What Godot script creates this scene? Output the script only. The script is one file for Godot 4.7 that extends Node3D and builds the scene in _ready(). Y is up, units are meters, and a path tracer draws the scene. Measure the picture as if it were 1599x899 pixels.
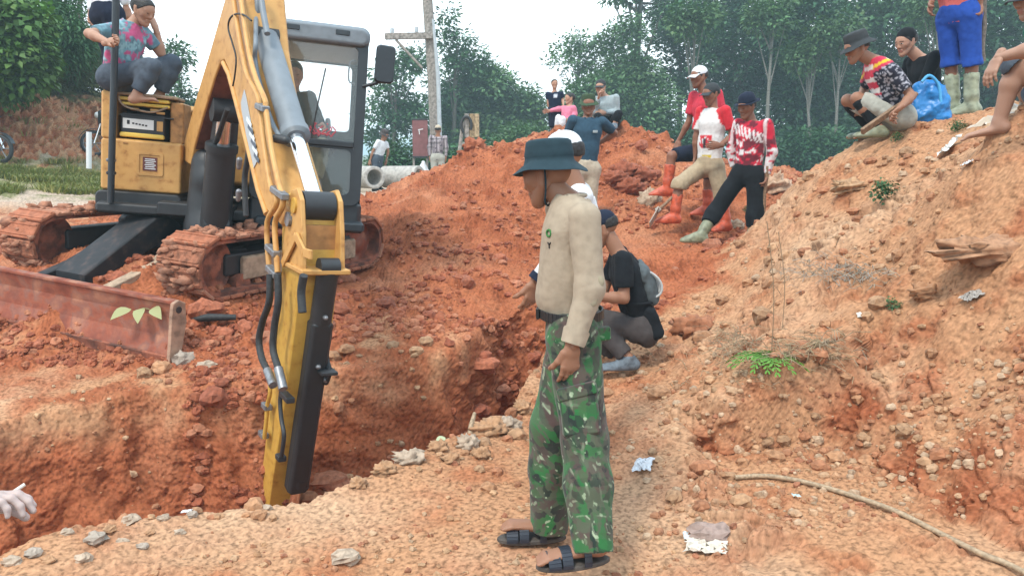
extends Node3D

# ---------------------------------------------------------------- camera numbers
const FOCAL := 1232.0          # in pixels of a picture 1599 wide
const EYE := Vector3(0, 1.65, 0)
const PITCH := 9.65

func at(px: float, py: float, d: float) -> Vector3:
	var p := deg_to_rad(PITCH)
	var u := (px - 799.5) / FOCAL
	var v := (449.5 - py) / FOCAL
	var r := Vector3(u, v * cos(p) - sin(p), -cos(p) - v * sin(p))
	return EYE + r * (d / -r.z)

# the point on the sight line through a pixel that is len away from a joint, on the near (-1) or far (+1) side
func reach(from: Vector3, px: float, py: float, length: float, side: float) -> Vector3:
	var r := (at(px, py, 1.0) - EYE).normalized()
	var m := (from - EYE).dot(r)
	var c := EYE + r * m
	var gap := c.distance_to(from)
	if side == 0.0 or gap >= length:
		return from + (c - from) * (minf(1.0, length / maxf(gap, 0.001)) if gap > length else 1.0)
	return c + r * side * sqrt(length * length - gap * gap)

# ---------------------------------------------------------------- naming
var used := {}
func numbered(s: String) -> String:
	var n: int = used.get(s, 0)
	used[s] = n + 1
	return s if n == 0 else "%s_%03d" % [s, n]

func tag(o: Node3D, label: String, category: String, group := "") -> void:
	o.set_meta("label", label)
	o.set_meta("category", category)
	if group:
		o.set_meta("group", group)

func thing(called: String, label: String, category: String, base: Vector3, group := "") -> Node3D:
	var o := Node3D.new()
	o.name = numbered(called)
	add_child(o, true)
	o.position = base
	tag(o, label, category, group)
	return o

# a mesh made in world coordinates, hung under a thing (or under a part of it)
func part(called: String, mesh: Mesh, m: Material, parent: Node3D, label := "") -> MeshInstance3D:
	var o := MeshInstance3D.new()
	o.name = called
	o.mesh = mesh
	o.material_override = m
	if parent.get_parent() == self:
		o.position = -parent.position
	parent.add_child(o, true)
	if label:
		o.set_meta("label", label)
	return o

func solo(called: String, mesh: Mesh, m: Material, label: String, category: String, base: Vector3, group := "") -> MeshInstance3D:
	var o := MeshInstance3D.new()
	o.name = numbered(called)
	o.mesh = mesh
	o.material_override = m
	o.position = base
	add_child(o, true)
	tag(o, label, category, group)
	return o

# ---------------------------------------------------------------- mesh building
class Mb:
	var v := PackedVector3Array()
	var n := PackedVector3Array()
	var c := PackedColorArray()
	var uv := PackedVector2Array()
	var t := PackedInt32Array()
	var colored := false
	var mapped := false
	var tint := Color.WHITE

	func vert(p: Vector3, no: Vector3, w := Vector2.ZERO) -> int:
		v.append(p); n.append(no); c.append(tint); uv.append(w)
		return v.size() - 1

	func tri(a: int, b: int, d: int) -> void:
		# keeps the order that agrees with the normals (front faces clockwise)
		var f := (v[b] - v[a]).cross(v[d] - v[a])
		if f.dot(n[a] + n[b] + n[d]) > 0.0:
			t.append(a); t.append(d); t.append(b)
		else:
			t.append(a); t.append(b); t.append(d)

	func quad(a: int, b: int, d: int, e: int) -> void:
		tri(a, b, d); tri(a, d, e)

	func face(ps: Array, no := Vector3.ZERO, uvs := []) -> void:
		if no == Vector3.ZERO:
			no = (ps[1] - ps[0]).cross(ps[2] - ps[0]).normalized()
		var s := v.size()
		for i in ps.size():
			vert(ps[i], no, uvs[i] if uvs.size() else Vector2.ZERO)
		for i in range(1, ps.size() - 1):
			tri(s, s + i, s + i + 1)

	func box(x: Transform3D, size: Vector3, bev := 0.01) -> void:
		var h := size * 0.5
		bev = minf(bev, minf(h.x, minf(h.y, h.z)) * 0.9)
		var idx := {}
		var ax := [Vector3.RIGHT, Vector3.UP, Vector3.BACK]
		for sx in [-1, 1]:
			for sy in [-1, 1]:
				for sz in [-1, 1]:
					var s := Vector3(sx, sy, sz)
					for a in 3:
						var p := h * s
						for b in 3:
							if b != a:
								p[b] -= bev * s[b]
						idx[[sx, sy, sz, a]] = vert(x * p, (x.basis * (ax[a] * s[a])).normalized())
		for a in 3:
			var b := (a + 1) % 3
			var d := (a + 2) % 3
			for s in [-1, 1]:
				var q := []
				for k in [[-1, -1], [1, -1], [1, 1], [-1, 1]]:
					var key := [0, 0, 0, a]
					key[a] = s; key[b] = k[0]; key[d] = k[1]
					q.append(idx[key])
				quad(q[0], q[1], q[2], q[3])
			if bev > 0.0:
				for s1 in [-1, 1]:      # the edge along a, between faces b and d
					for s2 in [-1, 1]:
						var k0 := [0, 0, 0, b]; k0[a] = -1; k0[b] = s1; k0[d] = s2
						var k1 := k0.duplicate(); k1[a] = 1
						var k2 := k1.duplicate(); k2[3] = d
						var k3 := k0.duplicate(); k3[3] = d
						quad(idx[k0], idx[k1], idx[k2], idx[k3])
		if bev > 0.0:
			for sx in [-1, 1]:
				for sy in [-1, 1]:
					for sz in [-1, 1]:
						tri(idx[[sx, sy, sz, 0]], idx[[sx, sy, sz, 1]], idx[[sx, sy, sz, 2]])

	# a bar between two points: wide along 'side', thick across it
	func bar(a: Vector3, b: Vector3, wide: float, thick: float, side: Vector3, bev := 0.006) -> void:
		var y := (b - a).normalized()
		var xx := (side - y * side.dot(y)).normalized()
		box(Transform3D(Basis(xx, y, xx.cross(y)), (a + b) * 0.5), Vector3(wide, a.distance_to(b), thick), bev)

	func tube(ps: Array, rs, sides := 8, cap := true) -> void:
		var rings := []
		var up := Vector3.UP
		var along := 0.0
		for i in ps.size():
			var dir: Vector3 = (ps[mini(i + 1, ps.size() - 1)] - ps[maxi(i - 1, 0)]).normalized()
			if i == 0:
				up = dir.cross(Vector3(0.31, 0.2, 0.93)).normalized()
			up = (up - dir * up.dot(dir)).normalized()
			var w := dir.cross(up)
			var r: float = rs if not rs is Array else rs[i]
			if i > 0:
				along += ps[i].distance_to(ps[i - 1])
			var ring := []
			for k in sides + 1:
				var o := up * cos(TAU * k / sides) + w * sin(TAU * k / sides)
				ring.append(vert(ps[i] + o * r, o, Vector2(float(k) / sides, along)))
			rings.append(ring)
			if i > 0:
				for k in sides:
					quad(rings[i - 1][k], rings[i - 1][k + 1], ring[k + 1], ring[k])
		if cap:
			for e in [0, ps.size() - 1]:
				var dir: Vector3 = (ps[1] - ps[0]).normalized() * -1.0 if e == 0 else (ps[e] - ps[e - 1]).normalized()
				var s := v.size()
				for k in sides:
					vert(v[rings[e][k]], dir)
				for k in range(1, sides - 1):
					tri(s, s + k, s + k + 1)

	# a flat polygon (in the x-y plane of x) made 'thick' along z, with its edges taken off
	func prism(poly: PackedVector2Array, x: Transform3D, thick: float, bev := 0.006) -> void:
		var pts := poly.duplicate()
		if Geometry2D.is_polygon_clockwise(pts):
			pts.reverse()
		var m := pts.size()
		var inner := PackedVector2Array()
		for i in m:
			var e0 := (pts[i] - pts[(i + m - 1) % m]).normalized()
			var e1 := (pts[(i + 1) % m] - pts[i]).normalized()
			var nn := Vector2(-e0.y, e0.x) + Vector2(-e1.y, e1.x)
			nn = nn.normalized() / maxf(0.4, nn.length() * 0.5)
			inner.append(pts[i] + nn * bev)
		var tris := Geometry2D.triangulate_polygon(inner)
		for s in [-1.0, 1.0]:
			var z: float = s * thick * 0.5
			var no := (x.basis * Vector3(0, 0, s)).normalized()
			var b := v.size()
			for p in inner:
				vert(x * Vector3(p.x, p.y, z), no, p)
			for i in range(0, tris.size(), 3):
				tri(b + tris[i], b + tris[i + 1], b + tris[i + 2])
			if bev > 0.0:
				for i in m:
					var j := (i + 1) % m
					var e := (pts[j] - pts[i]).normalized()
					var so := (x.basis * Vector3(e.y, -e.x, 0)).normalized()
					var o0 := vert(x * Vector3(pts[i].x, pts[i].y, z - s * bev), so)
					var o1 := vert(x * Vector3(pts[j].x, pts[j].y, z - s * bev), so)
					quad(b + i, b + j, o1, o0)
		for i in m:
			var j := (i + 1) % m
			var e := (pts[j] - pts[i]).normalized()
			var so := (x.basis * Vector3(e.y, -e.x, 0)).normalized()
			var z := thick * 0.5 - bev
			face([x * Vector3(pts[i].x, pts[i].y, -z), x * Vector3(pts[j].x, pts[j].y, -z), x * Vector3(pts[j].x, pts[j].y, z), x * Vector3(pts[i].x, pts[i].y, z)], so)

	func lift(p: Vector3, _angle: float, _ring: int) -> Vector3:
		return p

	# profile of (radius, height) turned about y of x; wave(angle, k) may lift a point
	func lathe(profile: Array, x: Transform3D, sides := 24, squash := Vector2.ONE) -> void:
		var rings := []
		for i in profile.size():
			var ring := []
			for k in sides + 1:
				var a := TAU * k / sides
				var p := Vector3(cos(a) * profile[i].x * squash.x, profile[i].y, sin(a) * profile[i].x * squash.y)
				p = lift(p, a, i)
				v.append(x * p); n.append(Vector3.ZERO); c.append(tint); uv.append(Vector2(float(k) / sides, float(i) / (profile.size() - 1)))
				ring.append(v.size() - 1)
			rings.append(ring)
		var first := t.size()
		for i in range(1, profile.size()):
			for k in sides:
				var q: Array = [rings[i - 1][k], rings[i - 1][k + 1], rings[i][k + 1], rings[i][k]]
				var fn := (v[q[2]] - v[q[0]]).cross(v[q[3]] - v[q[1]])
				for e in q:
					n[e] -= fn
				t.append_array(PackedInt32Array([q[0], q[1], q[2], q[0], q[2], q[3]]))
		for i in profile.size():   # close the seam
			var sum := n[rings[i][0]] + n[rings[i][sides]]
			n[rings[i][0]] = sum; n[rings[i][sides]] = sum
			for k in sides + 1:
				var e: int = rings[i][k]
				n[e] = n[e].normalized() if n[e].length_squared() > 1e-16 else Vector3.UP
		# normals must point away from the axis side on average: flip when they do not
		var away := 0.0
		for i in profile.size():
			for k in sides:
				var e: int = rings[i][k]
				away += n[e].dot((v[e] - x.origin))
		if away < 0.0:
			for i in profile.size():
				for k in sides + 1:
					n[rings[i][k]] *= -1.0
		for i in range(first, t.size(), 3):
			var f := (v[t[i + 1]] - v[t[i]]).cross(v[t[i + 2]] - v[t[i]])
			if f.dot(n[t[i]] + n[t[i + 1]] + n[t[i + 2]]) > 0.0:
				var s := t[i + 1]; t[i + 1] = t[i + 2]; t[i + 2] = s

	# an uneven stone or clod
	func lump(x: Transform3D, noise: FastNoiseLite, amount := 0.35, rings := 6, sides := 9, off := Vector3.ZERO) -> void:
		var b := v.size()
		for i in rings + 1:
			for k in sides + 1:
				var th := PI * i / rings
				var ph := TAU * (k % sides) / sides
				var o := Vector3(sin(th) * cos(ph), cos(th), sin(th) * sin(ph))
				var q := o * (1.0 + amount * noise.get_noise_3dv(o * 60.0 + off) + amount * 0.6 * noise.get_noise_3dv(o * 140.0 + off))
				v.append(x * q); n.append((x.basis * o).normalized()); c.append(tint); uv.append(Vector2.ZERO)
		for i in rings:
			for k in sides:
				var q0 := b + i * (sides + 1) + k
				quad(q0, q0 + 1, q0 + sides + 2, q0 + sides + 1)

	func add(o: Mb) -> void:
		var b := v.size()
		v.append_array(o.v); n.append_array(o.n); c.append_array(o.c); uv.append_array(o.uv)
		for i in o.t:
			t.append(i + b)
		colored = colored or o.colored

	func done() -> ArrayMesh:
		var a := []
		a.resize(Mesh.ARRAY_MAX)
		a[Mesh.ARRAY_VERTEX] = v
		a[Mesh.ARRAY_NORMAL] = n
		if colored:
			a[Mesh.ARRAY_COLOR] = c
		if mapped:
			a[Mesh.ARRAY_TEX_UV] = uv
		a[Mesh.ARRAY_INDEX] = t
		var m := ArrayMesh.new()
		m.add_surface_from_arrays(Mesh.PRIMITIVE_TRIANGLES, a)
		return m

func mb_box(x: Transform3D, size: Vector3, bev := 0.01) -> Mesh:
	var b := Mb.new(); b.box(x, size, bev); return b.done()
func mb_tube(ps: Array, r, sides := 8) -> Mesh:
	var b := Mb.new(); b.tube(ps, r, sides); return b.done()
func mb_prism(poly: PackedVector2Array, x: Transform3D, thick: float, bev := 0.006) -> Mesh:
	var b := Mb.new(); b.prism(poly, x, thick, bev); return b.done()

# a smooth path through points
func path(ps: Array, per := 6) -> Array:
	var c := Curve3D.new()
	for i in ps.size():
		var d: Vector3 = (ps[mini(i + 1, ps.size() - 1)] - ps[maxi(i - 1, 0)]) * 0.17
		c.add_point(ps[i], -d, d)
	var r := []
	for i in (ps.size() - 1) * per + 1:
		r.append(c.sample(i / per if i < (ps.size() - 1) * per else ps.size() - 2, float(i % per) / per if i < (ps.size() - 1) * per else 1.0))
	return r

# ---------------------------------------------------------------- materials
var M := {}
var tex := {}

func fnl(seed_: int, freq: float, kind := FastNoiseLite.TYPE_SIMPLEX_SMOOTH, oct := 4) -> FastNoiseLite:
	var f := FastNoiseLite.new()
	f.seed = seed_; f.frequency = freq; f.noise_type = kind; f.fractal_octaves = oct
	f.fractal_type = FastNoiseLite.FRACTAL_FBM if oct > 1 else FastNoiseLite.FRACTAL_NONE
	return f

func noise_tex(key: String, size: int, f: FastNoiseLite, stops: Array, normal := false, strength := 4.0) -> NoiseTexture2D:
	var n := NoiseTexture2D.new()
	n.width = size; n.height = size; n.seamless = true; n.noise = f
	if normal:
		n.as_normal_map = true; n.bump_strength = strength
	elif stops.size():
		var g := Gradient.new()
		g.offsets = PackedFloat32Array(); g.colors = PackedColorArray()
		var os := PackedFloat32Array(); var cs := PackedColorArray()
		for s in stops:
			os.append(s[0]); cs.append(Color(s[1], s[1], s[1]) if not s[1] is Color else s[1])
		g.offsets = os; g.colors = cs
		n.color_ramp = g
	tex[key] = n
	return n

# base colours are real-world linear values
func mat(key: String, lin: Color, rough := 0.8, metal := 0.0, albedo := "", normal := "", scale := 1.0, nscale := 0.6) -> StandardMaterial3D:
	var m := StandardMaterial3D.new()
	m.resource_name = key
	m.albedo_color = lin.linear_to_srgb()
	m.roughness = rough; m.metallic = metal
	if albedo:
		m.albedo_texture = tex[albedo]
	if normal:
		m.normal_enabled = true; m.normal_texture = tex[normal]; m.normal_scale = nscale
	if albedo or normal:
		m.uv1_triplanar = true; m.uv1_world_triplanar = true
		m.uv1_scale = Vector3.ONE * scale
	M[key] = m
	return m

func make_textures() -> void:
	noise_tex("mottle", 512, fnl(3, 0.012, FastNoiseLite.TYPE_SIMPLEX_SMOOTH, 5), [[0.0, 0.84], [0.5, 0.94], [1.0, 1.0]])
	noise_tex("dirt", 512, fnl(5, 0.014, FastNoiseLite.TYPE_SIMPLEX_SMOOTH, 6), [[0.0, 0.62], [0.4, 0.84], [0.6, 0.93], [1.0, 1.0]])
	noise_tex("grain_n", 512, fnl(7, 0.05, FastNoiseLite.TYPE_SIMPLEX_SMOOTH, 4), [], true, 6.0)
	noise_tex("weave_n", 256, fnl(9, 0.09, FastNoiseLite.TYPE_SIMPLEX, 2), [], true, 4.0)
	# worn yellow paint: faded, with red dust and a few dark scuffs
	noise_tex("paint", 512, fnl(11, 0.018, FastNoiseLite.TYPE_SIMPLEX_SMOOTH, 5), [[0.0, Color(0.7, 0.58, 0.5)], [0.2, Color(0.88, 0.82, 0.76)], [0.4, Color(0.96, 0.94, 0.92)], [1.0, Color(1, 1, 1)]])
	# steel with red earth caked on
	noise_tex("caked", 512, fnl(13, 0.008, FastNoiseLite.TYPE_SIMPLEX_SMOOTH, 6), [[0.0, Color(0.25, 0.19, 0.17)], [0.35, Color(0.36, 0.23, 0.19)], [0.55, Color(0.56, 0.33, 0.25)], [1.0, Color(0.70, 0.44, 0.33)]])
	noise_tex("dusty", 512, fnl(17, 0.016, FastNoiseLite.TYPE_SIMPLEX_SMOOTH, 5), [[0.0, Color(0.13, 0.14, 0.16)], [0.5, Color(0.17, 0.18, 0.2)], [0.75, Color(0.35, 0.29, 0.27)], [1.0, Color(0.55, 0.38, 0.3)]])
	noise_tex("earth", 1024, fnl(19, 0.02, FastNoiseLite.TYPE_SIMPLEX_SMOOTH, 6), [[0.0, 0.5], [0.36, 0.82], [0.55, 0.94], [1.0, 1.0]])
	noise_tex("earth_n", 1024, fnl(23, 0.03, FastNoiseLite.TYPE_SIMPLEX_SMOOTH, 6), [], true, 9.0)
	noise_tex("bark", 256, fnl(29, 0.04, FastNoiseLite.TYPE_SIMPLEX_SMOOTH, 4), [[0.0, 0.5], [0.5, 0.8], [1.0, 1.0]])
	noise_tex("concrete", 512, fnl(31, 0.02, FastNoiseLite.TYPE_SIMPLEX_SMOOTH, 5), [[0.0, 0.6], [0.5, 0.88], [1.0, 1.0]])
	noise_tex("caked2", 512, fnl(37, 0.02, FastNoiseLite.TYPE_SIMPLEX_SMOOTH, 6), [[0.0, 0.35], [0.35, 0.7], [0.55, 0.95], [1.0, 1.0]])
	# scraped blade: rust red, purplish grey and pale mud
	noise_tex("rusty", 512, fnl(43, 0.008, FastNoiseLite.TYPE_SIMPLEX_SMOOTH, 6), [[0.0, Color(0.42, 0.24, 0.2)], [0.35, Color(0.56, 0.31, 0.24)], [0.5, Color(0.66, 0.38, 0.28)], [0.62, Color(0.58, 0.42, 0.38)], [0.8, Color(0.72, 0.52, 0.42)], [1.0, Color(0.8, 0.64, 0.52)]])

# ---------------------------------------------------------------- the lie of the land
# surveyed spots: x, distance, height, redness (0 ochre, 1 red earth)
var spots := []
var gw := 171
var gh := 171
const GX0 := -17.0
const GSTEP := 0.2
var hgrid := PackedFloat32Array()
var rgrid := PackedFloat32Array()

func spot(px: float, py: float, d: float, red: float) -> void:
	var p := at(px, py, d)
	spots.append([p.x, d, p.y, red])

func survey() -> void:
	for s in [[-4, 0.5, -0.1, 0.2], [0, 0.3, 0, 0], [4, 0.3, 0.3, 0.1], [-3.2, 2.2, -0.05, 0.1], [-2.1, 3.1, 0, 0.1], [-1.2, 3.4, 0.0, 0.0], [0, 2.6, 0, 0], [0.23, 3.2, 0.02, 0.0], [0.75, 3.9, 0.03, 0.1],
			[-0.3, 4.2, 0.03, 0.15], [0.2, 5.0, 0.06, 0.2], [0.85, 5.6, 0.14, 0.2], [1.0, 3.0, 0, 0.15], [1.2, 2.2, 0, 0.2], [-1, 2, 0, 0], [2.5, 1.5, 0.35, 0.3], [0.7, 4.9, 0.07, 0.15]]:
		spots.append(s)
	# the slope on the right and what lies behind its crest
	for s in [[1195, 575, 4.25, 0.2], [1110, 560, 4.9, 0.15], [1080, 535, 5.6, 0.2], [1110, 480, 6.2, 0.1], [1180, 385, 7.1, 0.05], [1240, 295, 8.0, 0.1], [1285, 255, 7.7, 0.0], [1330, 224, 7.3, 0.05], [1385, 207, 7.0, 0.0],
			[1500, 186, 7.2, 0.1], [1545, 219, 4.7, 0.05], [1610, 205, 4.5, 0.1], [1450, 290, 5.6, 0.0], [1330, 350, 6.0, 0.05], [1250, 430, 5.6, 0.05], [1400, 430, 4.9, 0.0], [1500, 400, 4.4, 0.1], [1590, 330, 4.1, 0.25],
			[1570, 500, 3.6, 0.3], [1440, 520, 4.05, 0.15], [1300, 535, 4.35, 0.1], [1660, 420, 3.6, 0.3], [1700, 300, 3.8, 0.2]]:
		spot(s[0], s[1], s[2], s[3])
	for s in [[4.6, 9, 1.0, 0.3], [3.4, 9.6, 0.75, 0.5], [6, 8.5, 1.6, 0.1], [6.5, 5, 2.3, 0], [5, 3.2, 2.0, 0], [4.4, 2.2, 1.2, 0.1], [8, 12, 0.5, 0.2]]:
		spots.append(s)
	# the hollow where three men stand, and the heap of red earth
	for s in [[1085, 390, 8.3, 0.8], [1175, 392, 8.35, 0.7], [1040, 356, 9.0, 0.85], [1140, 362, 9.1, 0.8], [1030, 316, 9.5, 0.9], [1105, 340, 9.6, 0.9], [1095, 430, 7.2, 0.75], [1040, 470, 6.6, 0.6], [1000, 400, 7.8, 0.9],
			[915, 370, 9.3, 0.95], [970, 193, 13.0, 0.9], [1010, 212, 12.7, 0.9], [1050, 240, 12.3, 0.9], [1140, 262, 11.5, 0.8], [1215, 266, 11.0, 0.7], [1255, 284, 10.6, 0.6], [920, 194, 13.5, 0.9], [866, 206, 14.3, 0.9], [830, 215, 13.6, 0.9],
			[760, 225, 13.0, 0.95], [700, 263, 12.3, 0.95], [645, 294, 11.6, 0.9], [590, 320, 11.4, 0.75], [800, 300, 10.5, 1.0], [930, 290, 10.6, 0.95], [1000, 300, 10.8, 0.9], [700, 330, 9.5, 1.0], [620, 360, 8.8, 1.0], [700, 430, 7.6, 1.0],
			[610, 440, 7.4, 1.0], [790, 430, 7.6, 1.0], [540, 450, 6.9, 1.0], [850, 440, 7.6, 0.9]]:
		spot(s[0], s[1], s[2], s[3])
	for s in [[-1.5, 16.5, 0.75, 0.4], [-3, 13.5, 0.75, 0.4], [1, 17, 1.0, 0.5], [3.5, 15.5, 0.7, 0.5], [5.5, 13, 0.6, 0.3], [-4, 15, 0.9, 0.1]]:
		spots.append(s)
	# under and in front of the digger
	for s in [[335, 476, 6.0, 0.95], [600, 398, 8.5, 0.95], [400, 486, 6.3, 0.95], [480, 465, 6.9, 0.95], [550, 432, 7.8, 0.95], [60, 408, 6.85, 0.95], [165, 412, 6.5, 1.0], [235, 428, 6.3, 1.0], [300, 400, 8.0, 0.9], [230, 350, 9.5, 0.7], [290, 535, 5.7, 0.6], [150, 535, 5.85, 0.5], [0, 505, 6.2, 0.5], [-120, 480, 6.6, 0.5], [430, 500, 5.9, 0.95],
			[0, 615, 4.95, 0.35], [-150, 640, 4.7, 0.35], [200, 600, 5.05, 0.35], [400, 590, 5.15, 0.6], [560, 580, 5.3, 0.35], [640, 545, 5.6, 0.45], [720, 535, 5.8, 0.6], [800, 505, 6.3, 0.8], [850, 490, 6.7, 0.85], [930, 500, 6.6, 0.6]]:
		spot(s[0], s[1], s[2], s[3])
	# road, verge and cutting behind
	for s in [[60, 318, 11.5, 0.2], [0, 345, 9.5, 0.4], [60, 290, 14.5, 0.0], [0, 270, 16, 0.0], [100, 262, 17.5, 0.0], [0, 245, 17.5, 0.5], [150, 243, 20.2, 0.5], [-150, 240, 15.5, 0.5],
			[0, 150, 18.3, 0.5], [80, 150, 19.6, 0.5], [165, 165, 21.6, 0.4], [-150, 150, 16.6, 0.5], [0, 130, 20.5, 0.2], [100, 130, 23, 0.2]]:
		spot(s[0], s[1], s[2], s[3])
	for s in [[-5, 18, 0.8, 0.1], [-4, 24, 0.75, 0.1], [0, 26, 0.7, 0.1], [6, 26, 0.5, 0.1], [12, 26, 0.5, 0.1], [-7.5, 25, 1.2, 0.1], [-12, 28, 3.4, 0.1], [-16, 20, 3.6, 0.1], [14, 15, 0.8, 0.1], [-13, 10, 1.1, 0.1], [-10, 5, 0.3, 0.3], [-7, 2, -0.1, 0.2], [12, 6, 1.5, 0.1], [-9, 31, 1.6, 0.1], [4, 32, 0.5, 0.1]]:
		spots.append(s)

func fit_land() -> void:
	survey()
	var n := spots.size()
	var a := []
	for i in n:
		var row := PackedFloat64Array()
		for j in n:
			row.append(sqrt(pow(spots[i][0] - spots[j][0], 2) + pow(spots[i][1] - spots[j][1], 2) + 0.04) + (0.0 if i != j else -0.03))
		row.append(1.0)
		row.append(spots[i][2])
		a.append(row)
	var last := PackedFloat64Array()
	for j in n:
		last.append(1.0)
	last.append(0.0); last.append(0.0)
	a.append(last)
	n += 1
	for i in n:
		var p := i
		for k in range(i + 1, n):
			if absf(a[k][i]) > absf(a[p][i]): p = k
		var tmp = a[i]; a[i] = a[p]; a[p] = tmp
		var ri: PackedFloat64Array = a[i]
		for k in range(i + 1, n):
			var rk: PackedFloat64Array = a[k]
			var f := rk[i] / ri[i]
			if f != 0.0:
				for j in range(i, n + 1):
					rk[j] -= f * ri[j]
				a[k] = rk
	var w := PackedFloat64Array(); w.resize(n)
	for i in range(n - 1, -1, -1):
		var s: float = a[i][n]
		for j in range(i + 1, n):
			s -= a[i][j] * w[j]
		w[i] = s / a[i][i]
	n -= 1
	var sx := PackedFloat32Array(); var sd := PackedFloat32Array(); var sr := PackedFloat32Array()
	for s in spots:
		sx.append(s[0]); sd.append(s[1]); sr.append(s[3])
	hgrid.resize(gw * gh); rgrid.resize(gw * gh)
	for j in gh:
		var d := j * GSTEP
		for i in gw:
			var x := GX0 + i * GSTEP
			var h := w[n]
			var rs := 0.0
			var rw := 0.0
			for k in n:
				var q := (x - sx[k]) * (x - sx[k]) + (d - sd[k]) * (d - sd[k]) + 0.04
				h += w[k] * sqrt(q)
				q = 1.0 / (q * q)
				rs += q * sr[k]; rw += q
			hgrid[j * gw + i] = clampf(h, -0.4, 4.5)
			rgrid[j * gw + i] = rs / rw

func grid_at(g: PackedFloat32Array, x: float, d: float) -> float:
	var fx := clampf((x - GX0) / GSTEP, 0.0, gw - 1.001)
	var fd := clampf(d / GSTEP, 0.0, gh - 1.001)
	var i := int(fx); var j := int(fd)
	fx -= i; fd -= j
	fx = fx * fx * (3.0 - 2.0 * fx) * 0.4 + fx * 0.6
	fd = fd * fd * (3.0 - 2.0 * fd) * 0.4 + fd * 0.6
	var k := j * gw + i
	return lerpf(lerpf(g[k], g[k + 1], fx), lerpf(g[k + gw], g[k + gw + 1], fx), fd)

func along(pts: Array, t: float) -> float:   # piecewise linear
	if t <= pts[0][0]: return pts[0][1]
	for i in range(1, pts.size()):
		if t <= pts[i][0]:
			var f: float = (t - pts[i - 1][0]) / (pts[i][0] - pts[i - 1][0])
			return lerpf(pts[i - 1][1], pts[i][1], f)
	return pts[-1][1]

const NEAR_RIM := [[0.0, 3.5], [0.88, 3.56], [1.26, 3.55], [1.49, 3.40], [1.71, 3.22], [1.95, 3.16], [2.34, 3.07], [2.9, 3.16], [3.55, 3.30], [4.06, 3.59], [4.6, 3.8], [4.9, 3.9]]
const FAR_RIM := [[0.0, 5.35], [1.3, 5.25], [2.3, 4.85], [2.93, 4.55], [3.64, 4.1], [4.3, 4.3], [4.98, 4.42]]
# foot of the cut at the lower right: x, distance
const CUT := [[0.95, 4.3], [1.15, 4.08], [1.5, 4.12], [1.83, 4.15], [1.9, 3.75], [2.0, 3.4], [2.0, 3.0], [2.15, 2.4], [2.5, 1.2]]

var wob: FastNoiseLite

func height(x: float, d: float) -> float:
	var h := grid_at(hgrid, x, d)
	if d > 30.0:
		h = lerpf(h, 0.6, smoothstep(30.0, 34.0, d))
	if d < 8.0 and x < 3.2:
		# the trench
		var t := 0.68 * x + 0.73 * d
		var n := -0.73 * x + 0.68 * d
		if t < 5.6 and n > 2.8 and n < 5.8:
			var wv := wob.get_noise_2d(t * 30.0, 5.0) * 0.16 + wob.get_noise_2d(t * 90.0, 15.0) * 0.06
			var a := along(NEAR_RIM, t) + wv * 0.6
			var b := along(FAR_RIM, t) + wob.get_noise_2d(t * 26.0, 55.0) * 0.22 + wob.get_noise_2d(t * 80.0, 75.0) * 0.07
			var wall := minf(0.5, (b - a) * 0.55)
			var f := smoothstep(a, a + 0.13, n)
			var g := clampf((b - n) / wall, 0.0, 1.0)
			g = 1.0 - pow(1.0 - g, 1.6)
			f *= g * (1.0 - smoothstep(4.5, 5.5, t))
			h = lerpf(h, -0.75, f)
		# the dug-out foot of the slope
		if x > 0.8 and d < 5.2:
			var e := -9.0
			var best := 1e9
			for i in range(1, CUT.size()):
				var p0 := Vector2(CUT[i - 1][0], CUT[i - 1][1]); var p1 := Vector2(CUT[i][0], CUT[i][1])
				var q := Geometry2D.get_closest_point_to_segment(Vector2(x, d), p0, p1)
				var dist := q.distance_to(Vector2(x, d))
				if dist < best:
					best = dist
					e = (p1 - p0).cross(Vector2(x, d) - p0)
			var s := best if e > 0.0 else -best
			s += wob.get_noise_2d(x * 40.0, d * 40.0) * 0.13 + wob.get_noise_2d(x * 110.0 + 50.0, d * 110.0) * 0.04
			var fl := 0.02 + 0.06 * (x - 1.0)
			if s < 0.0:
				h = lerpf(h, minf(h, fl), smoothstep(0.0, 0.25, x - 0.85))
			else:
				h = minf(h, lerpf(fl + s * lerpf(5.0, 1.2, smoothstep(1.55, 2.1, x)), h, smoothstep(0.3, 0.0, x - 0.85)))
	return h

func ground(x: float, d: float) -> Vector3:
	return Vector3(x, height(x, d), -d)

# ---------------------------------------------------------------- the ground as one sheet
var tv := PackedVector3Array()
var tn := PackedVector3Array()
var tc := PackedColorArray()
var cols := 0
var rows := 0
var core0 := 0
var core1 := 0

func grid_normals() -> void:
	tn.resize(tv.size())
	for i in cols:
		var i0 := maxi(i - 1, 0) * rows
		var i1 := mini(i + 1, cols - 1) * rows
		for j in rows:
			var a := tv[i1 + j] - tv[i0 + j]
			var b := tv[i * rows + mini(j + 1, rows - 1)] - tv[i * rows + maxi(j - 1, 0)]
			tn[i * rows + j] = a.cross(b).normalized()

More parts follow.
